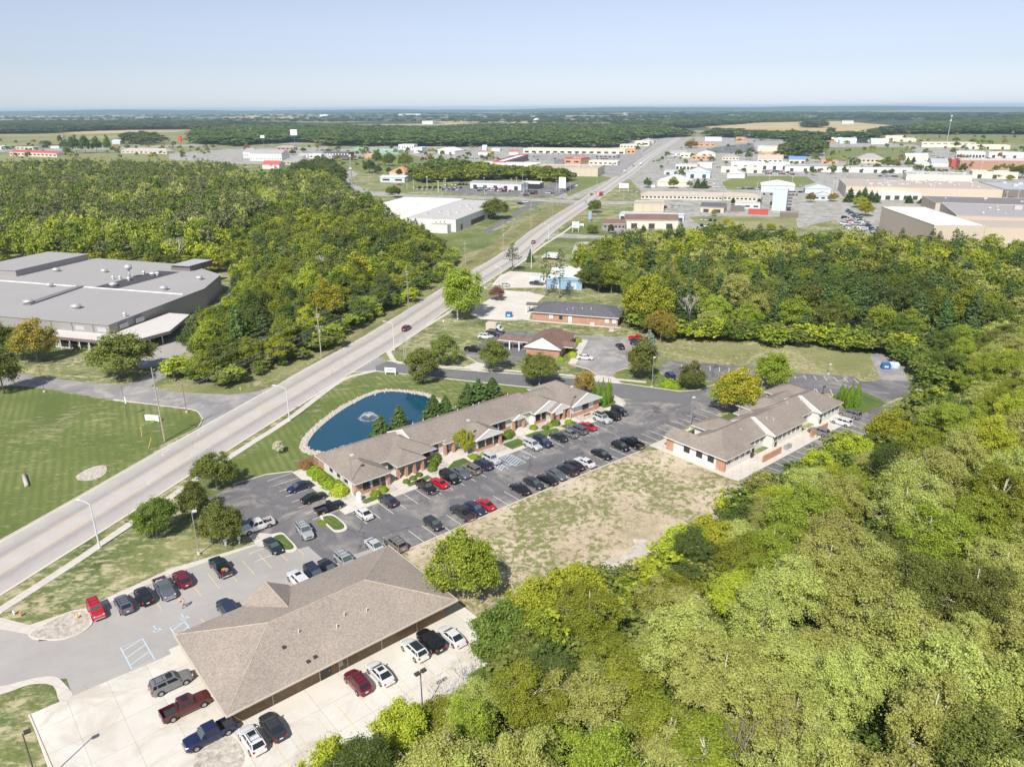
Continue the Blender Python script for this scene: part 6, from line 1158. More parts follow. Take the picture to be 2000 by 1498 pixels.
# understory: shrubs and saplings that close the wood edges
def under(line, n, lb, spread=3.5, hr=(2, 5.5), mats=('leaf_green', 'leaf_bright', 'leaf_olive', 'leaf_lime', 'leaf_green'), shift=(0, 0)):
    it = []; pts = [at(*q).xy for q in line]; Ls = [(b - a).length for a, b in zip(pts, pts[1:])]
    for _ in range(n):
        t = random.uniform(0, sum(Ls)); i = 0
        while t > Ls[i]: t -= Ls[i]; i += 1
        p = pts[i].lerp(pts[i + 1], t / Ls[i]) + Vector((random.gauss(0, spread / 2) + shift[0], random.gauss(0, spread / 2) + shift[1])); h_ = random.uniform(*hr)
        it.append((p.x, p.y, 'u', h_, h_ * random.uniform(.45, .75), random.choice(mats)))
    merged(it, 'undergrowth', lb, {'u': 'woodl'})
under([(1250, 636), (1290, 654), (1330, 659), (1420, 660), (1560, 674), (1700, 684), (1760, 690), (1815, 735), (1845, 775)], 140, 'shrubs closing the foot of the wood above the grass field', 4, (3, 7))
under([(352, 728), (420, 752), (480, 738), (600, 694), (650, 655), (720, 624), (800, 577), (878, 522), (862, 490)], 130, 'shrubs along the foot of the wood beside the road', 4, (2, 6))
under([(1010, 1345), (1040, 1290), (1090, 1215), (1180, 1200), (1290, 1175), (1400, 1075), (1480, 1012), (1530, 1000), (1615, 955), (1695, 895), (1765, 848), (1850, 800)], 80, 'saplings along the edge of the lower right wood', 4, (3, 7.5))
under([(740, 1490), (860, 1435), (985, 1345)], 26, 'shrubs behind the concrete yard edge', 2, (1.2, 2.8), shift=(1.5, -1.5))
under([(-200, 518), (130, 524), (200, 516), (330, 522), (420, 532)], 60, 'shrubs behind the factory', 5, (4, 8))
it = []
for q in scatter(WR1, 5.2, excl=EX1): it.append((q[0], q[1], 'u', random.uniform(3, 8), random.uniform(2, 3.4), random.choice(('leaf_green', 'leaf_dark', 'leaf_bright', 'leaf_olive'))))
merged(it, 'undergrowth', 'green undergrowth beneath the lower right wood', {'u': 'woodl'})
TL = []
random.seed(11)
for _ in range(420):
    x, y = random.choice(((random.uniform(600, 1000), random.uniform(284, 330)), (random.uniform(1240, 1600), random.uniform(268, 350)), (random.uniform(1560, 2000), random.uniform(262, 345)), (random.uniform(1560, 2000), random.uniform(262, 345)), (random.uniform(0, 420), random.uniform(280, 312))))
    p = at(x, y)
    if min((r.xy if hasattr(r, 'xy') else r) .__sub__(p.xy).length for r in RCS) < 16: continue
    k = random.choice(('round', 'round', 'oval')); m_ = random.choice(('leaf_green', 'leaf_dark', 'leaf_olive', 'leaf_green', 'leaf_dark', 'leaf_yellow', 'leaf_rust')); h_ = random.uniform(4, 10)
    TL.append((p.x, p.y, k, h_, h_ * random.uniform(.35, .55), m_))
merged(TL, 'town_greenery', 'many small trees scattered among the town buildings', {'round': 'far', 'oval': 'far'})
# ---- far woods: crowns in screen bands, each as tall as a real stand
def far_wood(px, n, lb, rr=(7, 11), hr=(12, 17), mats=('leaf_far', 'leaf_far_light', 'leaf_far_light', 'leaf_dark'), pk='far'):
    poly = [tuple(p.xy) for p in P(px)]; ar_ = abs(sum(poly[i][0] * poly[i - 1][1] - poly[i - 1][0] * poly[i][1] for i in range(len(poly)))) / 2
    st = math.sqrt(ar_ / n * 1.15); it = [(q[0], q[1], 'f', random.uniform(*hr), random.uniform(*rr) * max(1, st / 12), random.choice(mats)) for q in scatter(poly, st)]
    merged(it, 'distant_wood', lb, {'f': pk})
FMS = ('leaf_far', 'leaf_far', 'leaf_far_light')
far_wood([(375, 282), (385, 264), (470, 252), (640, 250), (850, 257), (900, 252), (1100, 248), (1300, 254), (1345, 268), (1290, 270), (1225, 276), (1200, 290), (1140, 293), (1000, 287), (900, 287), (760, 286), (640, 286), (600, 278), (460, 286)], 2600, 'broad wood behind the shopping strip')
far_wood([(-200, 262), (-200, 246), (60, 240), (400, 240), (560, 246), (600, 252), (430, 262), (380, 252), (190, 256), (70, 262)], 1300, 'dark wood beyond the pale field at the left', mats=FMS)
far_wood([(240, 282), (250, 268), (310, 268), (312, 284)], 50, 'small wood at the left town', rr=(5, 7)); 
far_wood([(565, 350), (590, 340), (640, 332), (665, 345), (668, 372), (640, 372), (590, 380)], 60, 'grove at the corner of the curving road', rr=(5, 7), pk='woodm')
far_wood([(800, 352), (815, 343), (850, 334), (915, 333), (1000, 340), (1100, 346), (1120, 352), (1100, 358), (1000, 352), (900, 356), (830, 358)], 330, 'thicket behind the car sales building', rr=(4.5, 6.5), hr=(7, 11), mats=('leaf_green', 'leaf_bright', 'leaf_green', 'leaf_bright'))
far_wood([(800, 352), (850, 334), (915, 333), (920, 338), (840, 350)], 40, 'taller trees of the thicket', rr=(5, 7), hr=(12, 15), mats=('leaf_green', 'leaf_dark'))
far_wood([(1390, 262), (1390, 268), (1700, 280), (1690, 272), (1500, 268)], 90, 'tree belt before the stubble field', mats=FMS)
far_wood([(1520, 312), (1535, 292), (1560, 282), (1615, 290), (1600, 305), (1545, 312)], 60, 'grove among the far warehouses', rr=(5, 8))
far_wood([(1700, 268), (1760, 262), (2150, 264), (2150, 258), (1760, 256), (1700, 262)], 220, 'tree belt along the right fields', mats=FMS)
far_wood([(1770, 262), (1800, 248), (1900, 240), (2150, 240), (2150, 262), (1960, 262)], 420, 'wood beyond the mast', mats=FMS)
far_wood([(1350, 250), (1250, 252), (1200, 244), (1400, 238), (1640, 236), (1480, 240)], 420, 'wood left of the stubble field', mats=FMS)
far_wood([(1575, 250), (1580, 244), (1606, 244), (1606, 251)], 26, 'little wood on the stubble field', mats=('leaf_far',))
for k, (y0, y1, n, rr_, lb) in enumerate(((236, 243, 900, (13, 19), 'wooded country beyond the town'), (229, 234, 900, (20, 30), 'farther wooded country'), (223, 227, 900, (30, 44), 'wooded country towards the horizon'), (218, 221, 800, (55, 80), 'last woods before the horizon'))):
    it = []
    for _ in range(n):
        x = random.uniform(-120, 2120); y = random.uniform(y0, y1); q = math.sin(x * .013 + k * 2) + math.sin(x * .041 + k) * .6 + math.sin(y * 2.1 + x * .006)
        if q < -.75 or (1380 < x < 1840 and y > 236): continue
        p = at(x, y + (x - 1000) * .006); it.append((p.x, p.y, 'f', random.uniform(12, 19), random.uniform(*rr_), random.choice(FMS)))
    merged(it, 'distant_wood', lb, {'f': 'far'})
# ================================================================ buildings
def roof_wing(mb, x0, x1, y0, y1, z, pitch, axis='x', e0='h', e1='h', th=.2, over_g=0.0):
    """closed roof solid; slot 0 shingles, 1 fascia, 2 gable siding; e0/e1 = hip or gable at the low/high end of the ridge axis"""
    if axis == 'y':
        sub = MB(); roof_wing(sub, y0, y1, x0, x1, z, pitch, 'x', e0, e1, th)
        mb.add([(v[1], v[0], v[2]) for v in sub.v], [f[::-1] for f in sub.f]); mb.m[-len(sub.f):] = sub.m; return z + (x1 - x0) / 2 * pitch
    hw = (y1 - y0) / 2; yc = (y0 + y1) / 2; zr = z + hw * pitch; a = x0 + (hw if e0 == 'h' else 0); b = x1 - (hw if e1 == 'h' else 0)
    if a > b: a = b = (a + b) / 2
    V = [(x0, y0, z), (x1, y0, z), (x1, y1, z), (x0, y1, z), (a, yc, zr), (b, yc, zr), (x0, y0, z - th), (x1, y0, z - th), (x1, y1, z - th), (x0, y1, z - th)]
    mb.add(V, [(0, 1, 5, 4), (2, 3, 4, 5)], 0); o = len(mb.v) - 10
    mb.f += [tuple(o + i for i in f) for f in ((3, 0, 4), (1, 2, 5), (0, 6, 7, 1), (1, 7, 8, 2), (2, 8, 9, 3), (3, 9, 6, 0), (6, 9, 8, 7))]
    mb.m += [0 if e0 == 'h' else 2, 0 if e1 == 'h' else 2, 1, 1, 1, 1, 1]; return zr
def verge(mb, x0, x1, y0, y1, z, pitch, end, axis='y', mi=1, w_=.22, d=.3):
    """white rake boards along a gable; axis is the ridge axis, end the coordinate of the gable"""
    if axis == 'y':
        xc = (x0 + x1) / 2; zr = z + (x1 - x0) / 2 * pitch
        for a, b in (((x0, z), (xc, zr)), ((xc, zr), (x1, z))): mb.add([(a[0], end - .04, a[1] - d), (b[0], end - .04, b[1] - d), (b[0], end - .04, b[1] + .03), (a[0], end - .04, a[1] + .03), (a[0], end + .25, a[1] + .03), (b[0], end + .25, b[1] + .03)], [(0, 1, 2, 3), (3, 2, 5, 4)], mi)
    else:
        yc = (y0 + y1) / 2; zr = z + (y1 - y0) / 2 * pitch
        for a, b in (((y0, z), (yc, zr)), ((yc, zr), (y1, z))): mb.add([(end - .04, a[0], a[1] - d), (end - .04, b[0], b[1] - d), (end - .04, b[0], b[1] + .03), (end - .04, a[0], a[1] + .03), (end + .25, a[0], a[1] + .03), (end + .25, b[0], b[1] + .03)], [(3, 2, 1, 0), (4, 5, 2, 3)], mi)
def window(root, x, y, z, w_, h_, face, frame='trim_dark', pane='glass_dark', name='window', mull=1):
    """window on a wall; face = outward direction angle in the building frame"""
    c, s = math.cos(face), math.sin(face); t = (-s, c)
    def T(a, d, zz_): return (x + t[0] * a + c * d, y + t[1] * a + s * d, z + zz_)
    f = MB(); e = .08
    for a0, a1, z0, z1 in [(-w_ / 2 - e, w_ / 2 + e, -e, 0), (-w_ / 2 - e, w_ / 2 + e, h_, h_ + e), (-w_ / 2 - e, -w_ / 2, 0, h_), (w_ / 2, w_ / 2 + e, 0, h_)] + [(-w_ / 2 + w_ * k / (mull + 1) - .03, -w_ / 2 + w_ * k / (mull + 1) + .03, 0, h_) for k in range(1, mull + 1)]:
        vs = [T(a0, -.02, z0), T(a1, -.02, z0), T(a1, .09, z0), T(a0, .09, z0), T(a0, -.02, z1), T(a1, -.02, z1), T(a1, .09, z1), T(a0, .09, z1)]
        f.add(vs, [(0, 3, 2, 1), (4, 5, 6, 7), (0, 1, 5, 4), (1, 2, 6, 5), (2, 3, 7, 6), (3, 0, 4, 7)])
    o = f.build(name, frame, root); p = MB(); p.add([T(-w_ / 2, .045, 0), T(w_ / 2, .045, 0), T(w_ / 2, .045, h_), T(-w_ / 2, .045, h_)], [(0, 1, 2, 3)]); p.build('pane', pane, o); return o
FR, BK, LF, RT = -math.pi / 2, math.pi / 2, math.pi, 0.0
class Bld:
    """a building in its own frame; campus buildings use absolute (u, w) minus the origin"""
    def __init__(s, name, label, cat, o, ang, group=None): s.o = o; s.root = thing(name, label, cat, (o[0], o[1], 0), ang, group)
    def part(s, name, mb, m, parent=None, smooth=False): return mb.build(name, m, parent or s.root, smooth)
def vent(b, x, y, z, r=.07, h=.5, m='pole_white', name='roof_vent'): mb = MB(); mb.cyl((x, y, z), r, h, 8); b.part(name, mb, m)
def downspout(b, x, y, h=2.9): mb = MB(); mb.box(x - .05, x + .05, y - .05, y + .05, .05, h); b.part('downspout', mb, 'trim_tan')
# ---- A: the near clinic under the big tan roof. local = (u-17.8, w-72)
o = uw(17.8, 72.0); A = Bld('clinic_building', 'brown brick clinic under a huge tan shingled hip roof', 'building', o, CA)
mb = MB(); mb.box(1.2, 31.4, 1.3, 16.8, 0, 2.95); A.part('wall', mb, 'brick_brown')
mb = MB(); zr = roof_wing(mb, 0, 32.7, 0, 18.5, 3.0, .29, 'x'); 
# entry gable on the far side
xg = 12.9; zg = 5.1
mb.add([(xg - 3.6, 18.9, 3.05), (xg + 3.3, 18.9, 3.05), (xg, 18.9, zg), (xg, 9.8, zg), (xg - 3.6, 15.2, 3.6), (xg + 3.3, 15.2, 3.6)], [(0, 3, 2), (0, 4, 3)], 0); mb.add([(xg + 3.3, 18.9, 3.05), (xg, 18.9, zg), (xg, 11.6, zg), (xg + 3.3, 18.2, 3.1)], [(0, 1, 2), (0, 2, 3)], 0); mb.add([(xg - 3.6, 18.9, 3.05), (xg + 3.3, 18.9, 3.05), (xg, 18.9, zg)], [(1, 0, 2)], 1)
rf_ = A.part('roof', mb, ['shingle_tan', 'trim_tan', 'trim_tan'])
cap = MB(); R0 = (9.25, 9.25, zr); R1 = (32.7 - 9.25, 9.25, zr)
cap.tube([R0, R1], .07, 5)
for c_, r_ in (((0, 0, 3), R0), ((0, 18.5, 3), R0), ((32.7, 0, 3), R1), ((32.7, 18.5, 3), R1)): cap.tube([c_, r_], .07, 5)
cap.tube([(xg, 18.9, zg), (xg, 11.4, zg)], .07, 5); A.part('ridge_cap', cap, 'ridge_cap', rf_)
gt = MB(); gt.box(-.12, 32.82, -.14, -.003, 2.82, 3.02); gt.box(-.14, -.003, 0, 18.5, 2.82, 3.02); gt.box(32.703, 32.84, 0, 18.5, 2.82, 3.02); A.part('gutter', gt, 'trim_tan')
for x, y in ((11.8, 5.9), (18.0, 5.3), (16.3, 4.2), (20.9, 4.5)): vent(A, x, y, 3 + y * .29, .09, .6)
mb = MB()
for x, y in ((9.3, 4.9), (10.9, 1.6), (11.9, 1.75)): z_ = 3 + y * .29; b_ = MB(); b_.box(x - .22, x + .22, y - .22, y + .22, z_ - .1, z_ + .18); A.part('roof_vent', b_, 'trim_dark')
for x in (3.6, 7.3, 14.1, 17.8, 22.4, 27.6): window(A.root, x + 1.0, 1.3, 1.75, 1.9, .95, FR, 'trim_tan', 'glass_dark')
mb = MB(); mb.box(12.3, 13.5, 1.2, 1.29, .05, 2.3); d = A.part('door', mb, 'trim_dark'); mb = MB(); mb.box(13.25, 13.32, 1.12, 1.2, 1.0, 1.2); mb.build('handle', 'chrome', d)
for x in (5.8, 12.0, 14.7, 15.9, 21.0, 26.6): downspout(A, x, 1.23)
mb = MB(); mb.box(30.9, 31.5, 1.5, 2.6, 0, .9); A.part('air_conditioner', mb, 'pole_metal')
mb = MB(); mb.box(14.6, 15.2, 1.05, 1.28, .9, 2.0); A.part('meter_box', mb, 'galvanised')
# ---- B: the long office. local = (u-56.5, w-112)
o = uw(56.5, 112.0); B = Bld('office_building', 'long one storey office with brown hip roofs, white siding and brick bases beside the pond', 'building', o, CA)
def brick_side(b, x0, x1, y0, y1, hb=.9, ht=2.8, wall='siding_white', bk='brick_orange', tall=False):
    mb = MB(); mb.box(x0, x1, y0, y1, 0, ht); w_ = b.part('wall', mb, wall)
    mb = MB(); mb.box(x0 - .04, x1 + .04, y0 - .06, y0 + .3, 0, hb); b.part('brick_base', mb, bk)
rb = MB(); PB = .45
def RW(x0, x1, y0, y1, z, ax, e0, e1, p=PB): return roof_wing(rb, x0 - 56.5, x1 - 56.5, y0 - 112, y1 - 112, z, p, ax, e0, e1)
RW(56.5, 72.0, 116.7, 128.5, 3.02, 'x', 'h', 'g'); RW(56.5, 64.5, 112.0, 122, 3.0, 'y', 'h', 'h'); RW(66.2, 73.0, 113.0, 121, 2.98, 'y', 'h', 'h'); RW(66.2, 77.0, 115.0, 126.4, 3.0, 'y', 'h', 'h', .44)
RW(73.3, 105.9, 116.7, 128.3, 3.25, 'x', 'g', 'g', .42); RW(85.0, 92.5, 112.3, 121, 3.04, 'y', 'g', 'h'); RW(79.6, 82.3, 115.8, 120.0, 2.8, 'y', 'h', 'h', .55); RW(98.3, 102.0, 115.8, 120.5, 2.82, 'y', 'g', 'h', .5)
RW(103.9, 113.4, 115.0, 124.0, 3.06, 'y', 'g', 'h'); RW(107.8, 113.8, 113.4, 119.5, 2.84, 'y', 'g', 'h', .5); RW(113.2, 123.2, 112.3, 128.3, 3.1, 'y', 'g', 'h', .46); RW(104.5, 118, 117.4, 127.0, 3.0, 'x', 'g', 'h', .42)
for x0, x1, e, z, p in ((85.0, 92.5, 112.3, 3.04, PB), (98.3, 102.0, 115.8, 2.82, .5), (103.9, 113.4, 115.0, 3.06, PB), (107.8, 113.8, 113.4, 2.84, .5), (113.2, 123.2, 112.3, 3.1, .46)): verge(rb, x0 - 56.5, x1 - 56.5, 0, 0, z, p, e - 112)
verge(rb, 0, 0, 116.7 - 112, 128.3 - 112, 3.25, .42, 73.3 - 56.5, 'x')
B.part('roof', rb, ['shingle_brown', 'trim_white', 'siding_white'])
mb = MB()
for q in ((57.1, 72, 117.3, 127.9), (57.1, 63.9, 112.8, 118), (67.0, 76.4, 116.8, 118.0), (73.3, 105.5, 117.4, 127.7), (85.7, 90.3, 113.0, 118), (104.6, 112.8, 115.7, 119), (113.8, 122.7, 113.1, 127.7), (104, 118, 118.0, 126.4)): mb.box(q[0] - 56.5, q[1] - 56.5, q[2] - 112, q[3] - 112, 0, 3.01)
B.part('wall', mb, 'siding_white')
mb = MB()
for q in ((57.04, 58.3, 112.74, 113.6, 2.8), (57.04, 62.2, 112.72, 113.2, 1.0), (57.04, 57.6, 125.6, 127.96, 2.8), (85.64, 90.36, 112.94, 113.3, .95), (104.54, 108, 115.64, 116, .95), (92.5, 98.6, 117.34, 117.7, .95), (113.74, 122.76, 113.04, 113.4, 1.0), (121.0, 122.76, 113.03, 115.0, 2.85), (74.6, 76.5, 116.7, 117.0, .95)): mb.box(q[0] - 56.5, q[1] - 56.5, q[2] - 112, q[3] - 112, 0, q[4])
B.part('brick_base', mb, 'brick_orange')
for x, y, h_ in ((64.0, 112.8, 2.8), (66.8, 113.7, 2.8), (68.6, 113.6, 2.8), (70.5, 113.6, 2.8), (72.4, 113.6, 2.8), (79.9, 116.3, 2.65), (82.0, 116.3, 2.65), (92.0, 113.0, 2.8), (98.7, 116.3, 2.7), (101.6, 116.3, 2.7), (108.2, 113.9, 2.7), (110.0, 113.8, 2.7), (111.8, 113.8, 2.7), (113.4, 113.9, 2.7), (114.4, 115.5, 2.9), (115.8, 113.4, 2.9)): mb = MB(); mb.box(x - .28 - 56.5, x + .28 - 56.5, y - .28 - 112, y + .28 - 112, 0, h_); B.part('column', mb, 'brick_orange')
def bw(x, y, w_, h_, z=1.0, face=FR, mull=1, **k): window(B.root, x - 56.5, y - 112, z, w_, h_, face, mull=mull, **k)
for x in (59.2, 61.3): bw(x, 112.7, 1.3, 1.45)
for y in (116.5, 119.5, 122.5): bw(57.1, y, 1.0, .95, 1.5, LF)
bw(75.6, 116.78, 1.3, 1.5); bw(86.9, 112.94, 1.5, 1.5, 1.0, FR, 3); bw(89.0, 112.94, 1.5, 1.5, 1.0, FR, 3); bw(94.2, 117.34, 1.1, 1.4); bw(96.2, 117.34, 1.6, 1.4, mull=2); bw(78.3, 117.34, .9, 1.4); bw(105.4, 115.64, 1.2, 1.3); bw(107.2, 115.64, 1.0, 1.3); bw(118.2, 113.04, 1.8, 1.3, 1.3, FR, 3); bw(66.9, 116.7, .9, 1.3)
for x, y in ((62.9, 112.78), (71.5, 117.2), (81.0, 117.36), (91.2, 117.3), (100.2, 117.36), (112.2, 115.66), (114.6, 117.9)): mb = MB(); mb.box(x - .5 - 56.5, x + .5 - 56.5, y - .06 - 112, y - 112, .05, 2.2); d = B.part('door', mb, 'trim_dark'); mb = MB(); mb.box(x + .32 - 56.5, x + .38 - 56.5, y - .12 - 112, y - .06 - 112, 1.0, 1.15); mb.build('handle', 'chrome', d)
for x, y, z_ in ((78, 125.3, 4.6), (81, 125.8, 4.4), (84.5, 125.2, 4.6), (90, 125.4, 4.5), (94.5, 125.6, 4.4), (96, 125.4, 4.5), (104.6, 125.4, 4.5), (115.2, 126, 4.2)): vent(B, x - 56.5, y - 112, z_, .09, .5)
mb = MB(); mb.box(109.0 - 56.5, 111.3 - 56.5, 113.45 - 112, 113.52 - 112, 1.9, 2.55); B.part('banner', mb, 'sign_white')
mb = MB(); mb.box(99.6 - 56.5, 101.4 - 56.5, 115.72 - 112, 115.78 - 112, 2.9, 3.15); 
mb2 = MB(); mb2.box(57.2 - 56.5, 57.26 - 56.5, 128.4 - 112, 131.5 - 112, 0, 1.7); mb2.box(53.8 - 56.5, 57.2 - 56.5, 130.6 - 112, 130.7 - 112, 0, 1.7); 
tag(mb2.build('screen_fence', 'fence_wood', None, loc=(o.x, o.y, 0)), 'short red brown wooden fence at the far corner of the long office', 'fence').rotation_euler = (0, 0, CA)
# ---- C: right office. local = (u-116.5, w-73)
o = uw(116.5, 73.0); Cb = Bld('office_building', 'office with stepped brown roofs and long white walls at the edge of the wood', 'building', o, CA)
rb = MB()
def RC_(x0, x1, y0, y1, z, ax, e0, e1, p=PB): return roof_wing(rb, x0 - 116.5, x1 - 116.5, y0 - 73, y1 - 73, z, p, ax, e0, e1)
RC_(116.5, 126.8, 73.0, 84.5, 3.0, 'y', 'h', 'h', .5); RC_(116.52, 122.4, 77.0, 88.5, 2.98, 'y', 'h', 'g', .5); RC_(119, 134.5, 74.8, 83.5, 3.02, 'x', 'h', 'g', .62); RC_(133.6, 146.3, 72.8, 83.6, 3.2, 'x', 'g', 'g', .5); RC_(140, 153.6, 74.9, 83.2, 3.04, 'x', 'h', 'g', .66); RC_(152.6, 163.0, 72.8, 83.6, 3.2, 'x', 'g', 'h', .5)
RC_(125.6, 134.0, 78.5, 88.3, 3.06, 'y', 'h', 'h', .42); RC_(134, 146, 80, 84.6, 2.96, 'x', 'h', 'h', .4); RC_(138.6, 142.2, 81.0, 86.4, 2.94, 'y', 'h', 'h', .6); RC_(143.0, 152.4, 78, 88.8, 2.98, 'y', 'h', 'h', .44); RC_(155.4, 163.5, 78, 89.2, 3.08, 'y', 'h', 'h', .5); RC_(146, 160, 80.2, 87.0, 2.92, 'x', 'h', 'h', .5)
verge(rb, 0, 0, -.2, 10.6, 3.2, .5, 133.6 - 116.5, 'x'); verge(rb, 0, 0, -.2, 10.6, 3.2, .5, 152.6 - 116.5, 'x')
Cb.part('roof', rb, ['shingle_brown', 'trim_white', 'siding_white'])
mb = MB()
for q in ((117.1, 126.2, 73.7, 84.0), (117.12, 121.8, 74, 88.0), (118, 134, 75.4, 82.9), (133.9, 145.9, 73.5, 83), (134, 153.2, 75.5, 82.6), (152.9, 162.5, 73.5, 83), (126.3, 133.3, 79, 87.7), (143.6, 151.8, 80, 88.2), (156, 163, 80, 88.6)): mb.box(q[0] - 116.5, q[1] - 116.5, q[2] - 73, q[3] - 73, 0, 3.02)
Cb.part('wall', mb, 'siding_white')
mb = MB()
for q in ((117.02, 117.6, 73.62, 75.6, 2.8), (117.02, 117.6, 86.2, 88.05, 2.8), (126.6, 133.4, 70.9, 71.15, 1.5), (145.5, 152.6, 70.9, 71.15, 1.5)): mb = MB(); mb.box(q[0] - 116.5, q[1] - 116.5, q[2] - 73, q[3] - 73, 0, q[4]); Cb.part('brick_panel' if q[4] > 2 else 'screen_wall', mb, 'brick_orange')
for y in (76.9, 79.7, 82.8): window(Cb.root, 117.1 - 116.5, y - 73, 1.2, 1.3, 1.2, LF, 'trim_dark', 'glass_dark', mull=2)
def wn(x, y, w_=1.1, z=1.35, h_=1.2, mull=1): window(Cb.root, x - 116.5, y - 73, z, w_, h_, FR, 'trim_white', 'glass_dark', mull=mull)
for x in (118.5, 121.2, 123.2, 125.2): wn(x, 73.7)
for x in (127.4, 129.2, 131.2, 133.0): wn(x, 75.4, 1.2)
for x in (135, 136.8, 138.6, 140.4, 142.2, 144.0): wn(x, 73.5, 1.2)
for x in (147.3, 149.1, 150.9): wn(x, 75.5, 1.2)
for x in (154, 155.8, 157.6, 159.4, 161.2): wn(x, 73.5, 1.2)
for x, y in ((126.5, 73.7), (134.9, 73.52), (146.4, 75.52), (153.6, 73.52)): mb = MB(); mb.box(x - 116.5 + .1, x - 116.5 + 1.0, y - 73 - .07, y - 73 - .02, .05, 2.2); d = Cb.part('door', mb, 'trim_dark'); mb = MB(); mb.box(x - 115.7, x - 115.62, y - 73.13, y - 73.07, 1, 1.15); mb.build('handle', 'chrome', d)
for x, y, z_ in ((121.2, 80.2, 4.6), (128.2, 77.6, 4.4), (137.6, 75.9, 4.7), (136.4, 76.8, 5.0), (147.4, 78.4, 5.2), (158.4, 78.0, 5.7), (152, 77.8, 5.0)): vent(Cb, x - 116.5, y - 73, z_, .09, .55)
for x in (137.2, 136.0): mb = MB(); mb.box(x - 116.9, x - 116.1, 70.9 - 73, 71.7 - 73, .1, .9); tag(mb.build('air_conditioner', 'pole_metal', None, loc=(o.x, o.y, 0)), ('dark air conditioner' if x > 137 else 'pale air conditioner') + ' on the walk behind the right office', 'air conditioner').rotation_euler = (0, 0, CA)
# ---- D: gabled brick clinic
o = at(1023, 677, 3.0); dv = at(1095, 684, 3.0) - o; aD = math.atan2(dv.y, dv.x); WD = dv.length; D = Bld('clinic_building', 'small red brick clinic with a steep brown gable roof and white gable end', 'building', (o.x, o.y), aD)
LD = 17.5; mb = MB(); mb.box(.5, WD - .5, .6, LD - .5, 0, 3.05); D.part('wall', mb, 'brick_red')
rb = MB(); roof_wing(rb, 0, WD, 0, LD, 3.0, .55, 'y', 'g', 'h'); verge(rb, 0, WD, 0, 0, 3.0, .55, 0); roof_wing(rb, -9.6, 2.0, 4.4, 8.0, 2.96, .42, 'x', 'g', 'g'); roof_wing(rb, WD - 3, WD + 2.6, 3.6, 8.4, 2.9, .42, 'x', 'h', 'g'); D.part('roof', rb, ['shingle_red_brown', 'trim_white', 'trim_white'])
for x, y in ((-9.3, 4.7), (-9.3, 7.7), (-6.0, 4.7), (-3.0, 4.7), (-6.0, 7.7)): mb = MB(); mb.box(x - .17, x + .17, y - .17, y + .17, 0, 2.9); D.part('column', mb, 'trim_white')
for y in (3.5, 10.5, 13.5): window(D.root, WD - .5, y, 1.0, 1.2, 1.4, RT, 'trim_white')
for x, y, z_ in ((3.2, 14, 4.7), (6.5, 14.6, 5.4), (8.4, 14.8, 4.6)): vent(D, x, y, z_, .09, .5)
for x in (-2.1, -1.0): window(D.root, x, 6.9, .1, .9, 2.2, FR, 'trim_white')
mb = MB(); mb.box(-2.7, .5, 6.95, 7.4, 0, 2.9); D.part('entry_wall', mb, 'trim_tan')
# ---- E: dark roofed brick office
o = at(1037, 609, 3.0); dv = at(1209, 622, 3.0) - o; aE = math.atan2(dv.y, dv.x); WE = dv.length; E = Bld('office_building', 'long red brick office under a dark charcoal roof below the wood', 'building', (o.x, o.y), aE)
mb = MB(); mb.box(.5, WE - .5, .7, 14, 0, 3.0); E.part('wall', mb, 'brick_red'); rb = MB(); roof_wing(rb, 0, WE, 0, 14.5, 3.0, .34, 'x', 'h', 'h'); roof_wing(rb, -4.4, 4, 8.2, 12.6, 2.96, .3, 'x', 'g', 'h'); E.part('roof', rb, ['shingle_charcoal', 'trim_white', 'trim_white'])
for x, y in ((-4.1, 8.6), (-4.1, 12.2)): mb = MB(); mb.box(x - .2, x + .2, y - .2, y + .2, 0, 2.8); E.part('column', mb, 'trim_white')
for x in (6.9, 26.0, 28.5): window(E.root, x, .7, 1.1, 1.1, 1.1, FR, 'trim_white', 'sign_white' if x != 10.4 else 'glass_dark')
window(E.root, 10.3, .7, 1.0, 1.0, 1.1, FR, 'trim_dark'); mb = MB(); mb.box(12.9, 14.1, .6, .68, .05, 2.3); d = E.part('door', mb, 'trim_white'); mb = MB(); mb.box(13.9, 13.96, .55, .6, 1, 1.15); mb.build('handle', 'chrome', d)
for x in (0.6, 12.3, 14.6, 19.6, WE - .6): downspout(E, x, .62)
mb = MB(); mb.box(20.5, 22.2, -.4, .5, .1, .9); E.part('meter_box', mb, 'trim_tan')
for x, y in ((12.0, 2.3), (13.8, 3.3), (17, 3.6), (20, 3.7), (29, 5.5)): vent(E, x, y, 3 + y * .34, .1, .7)
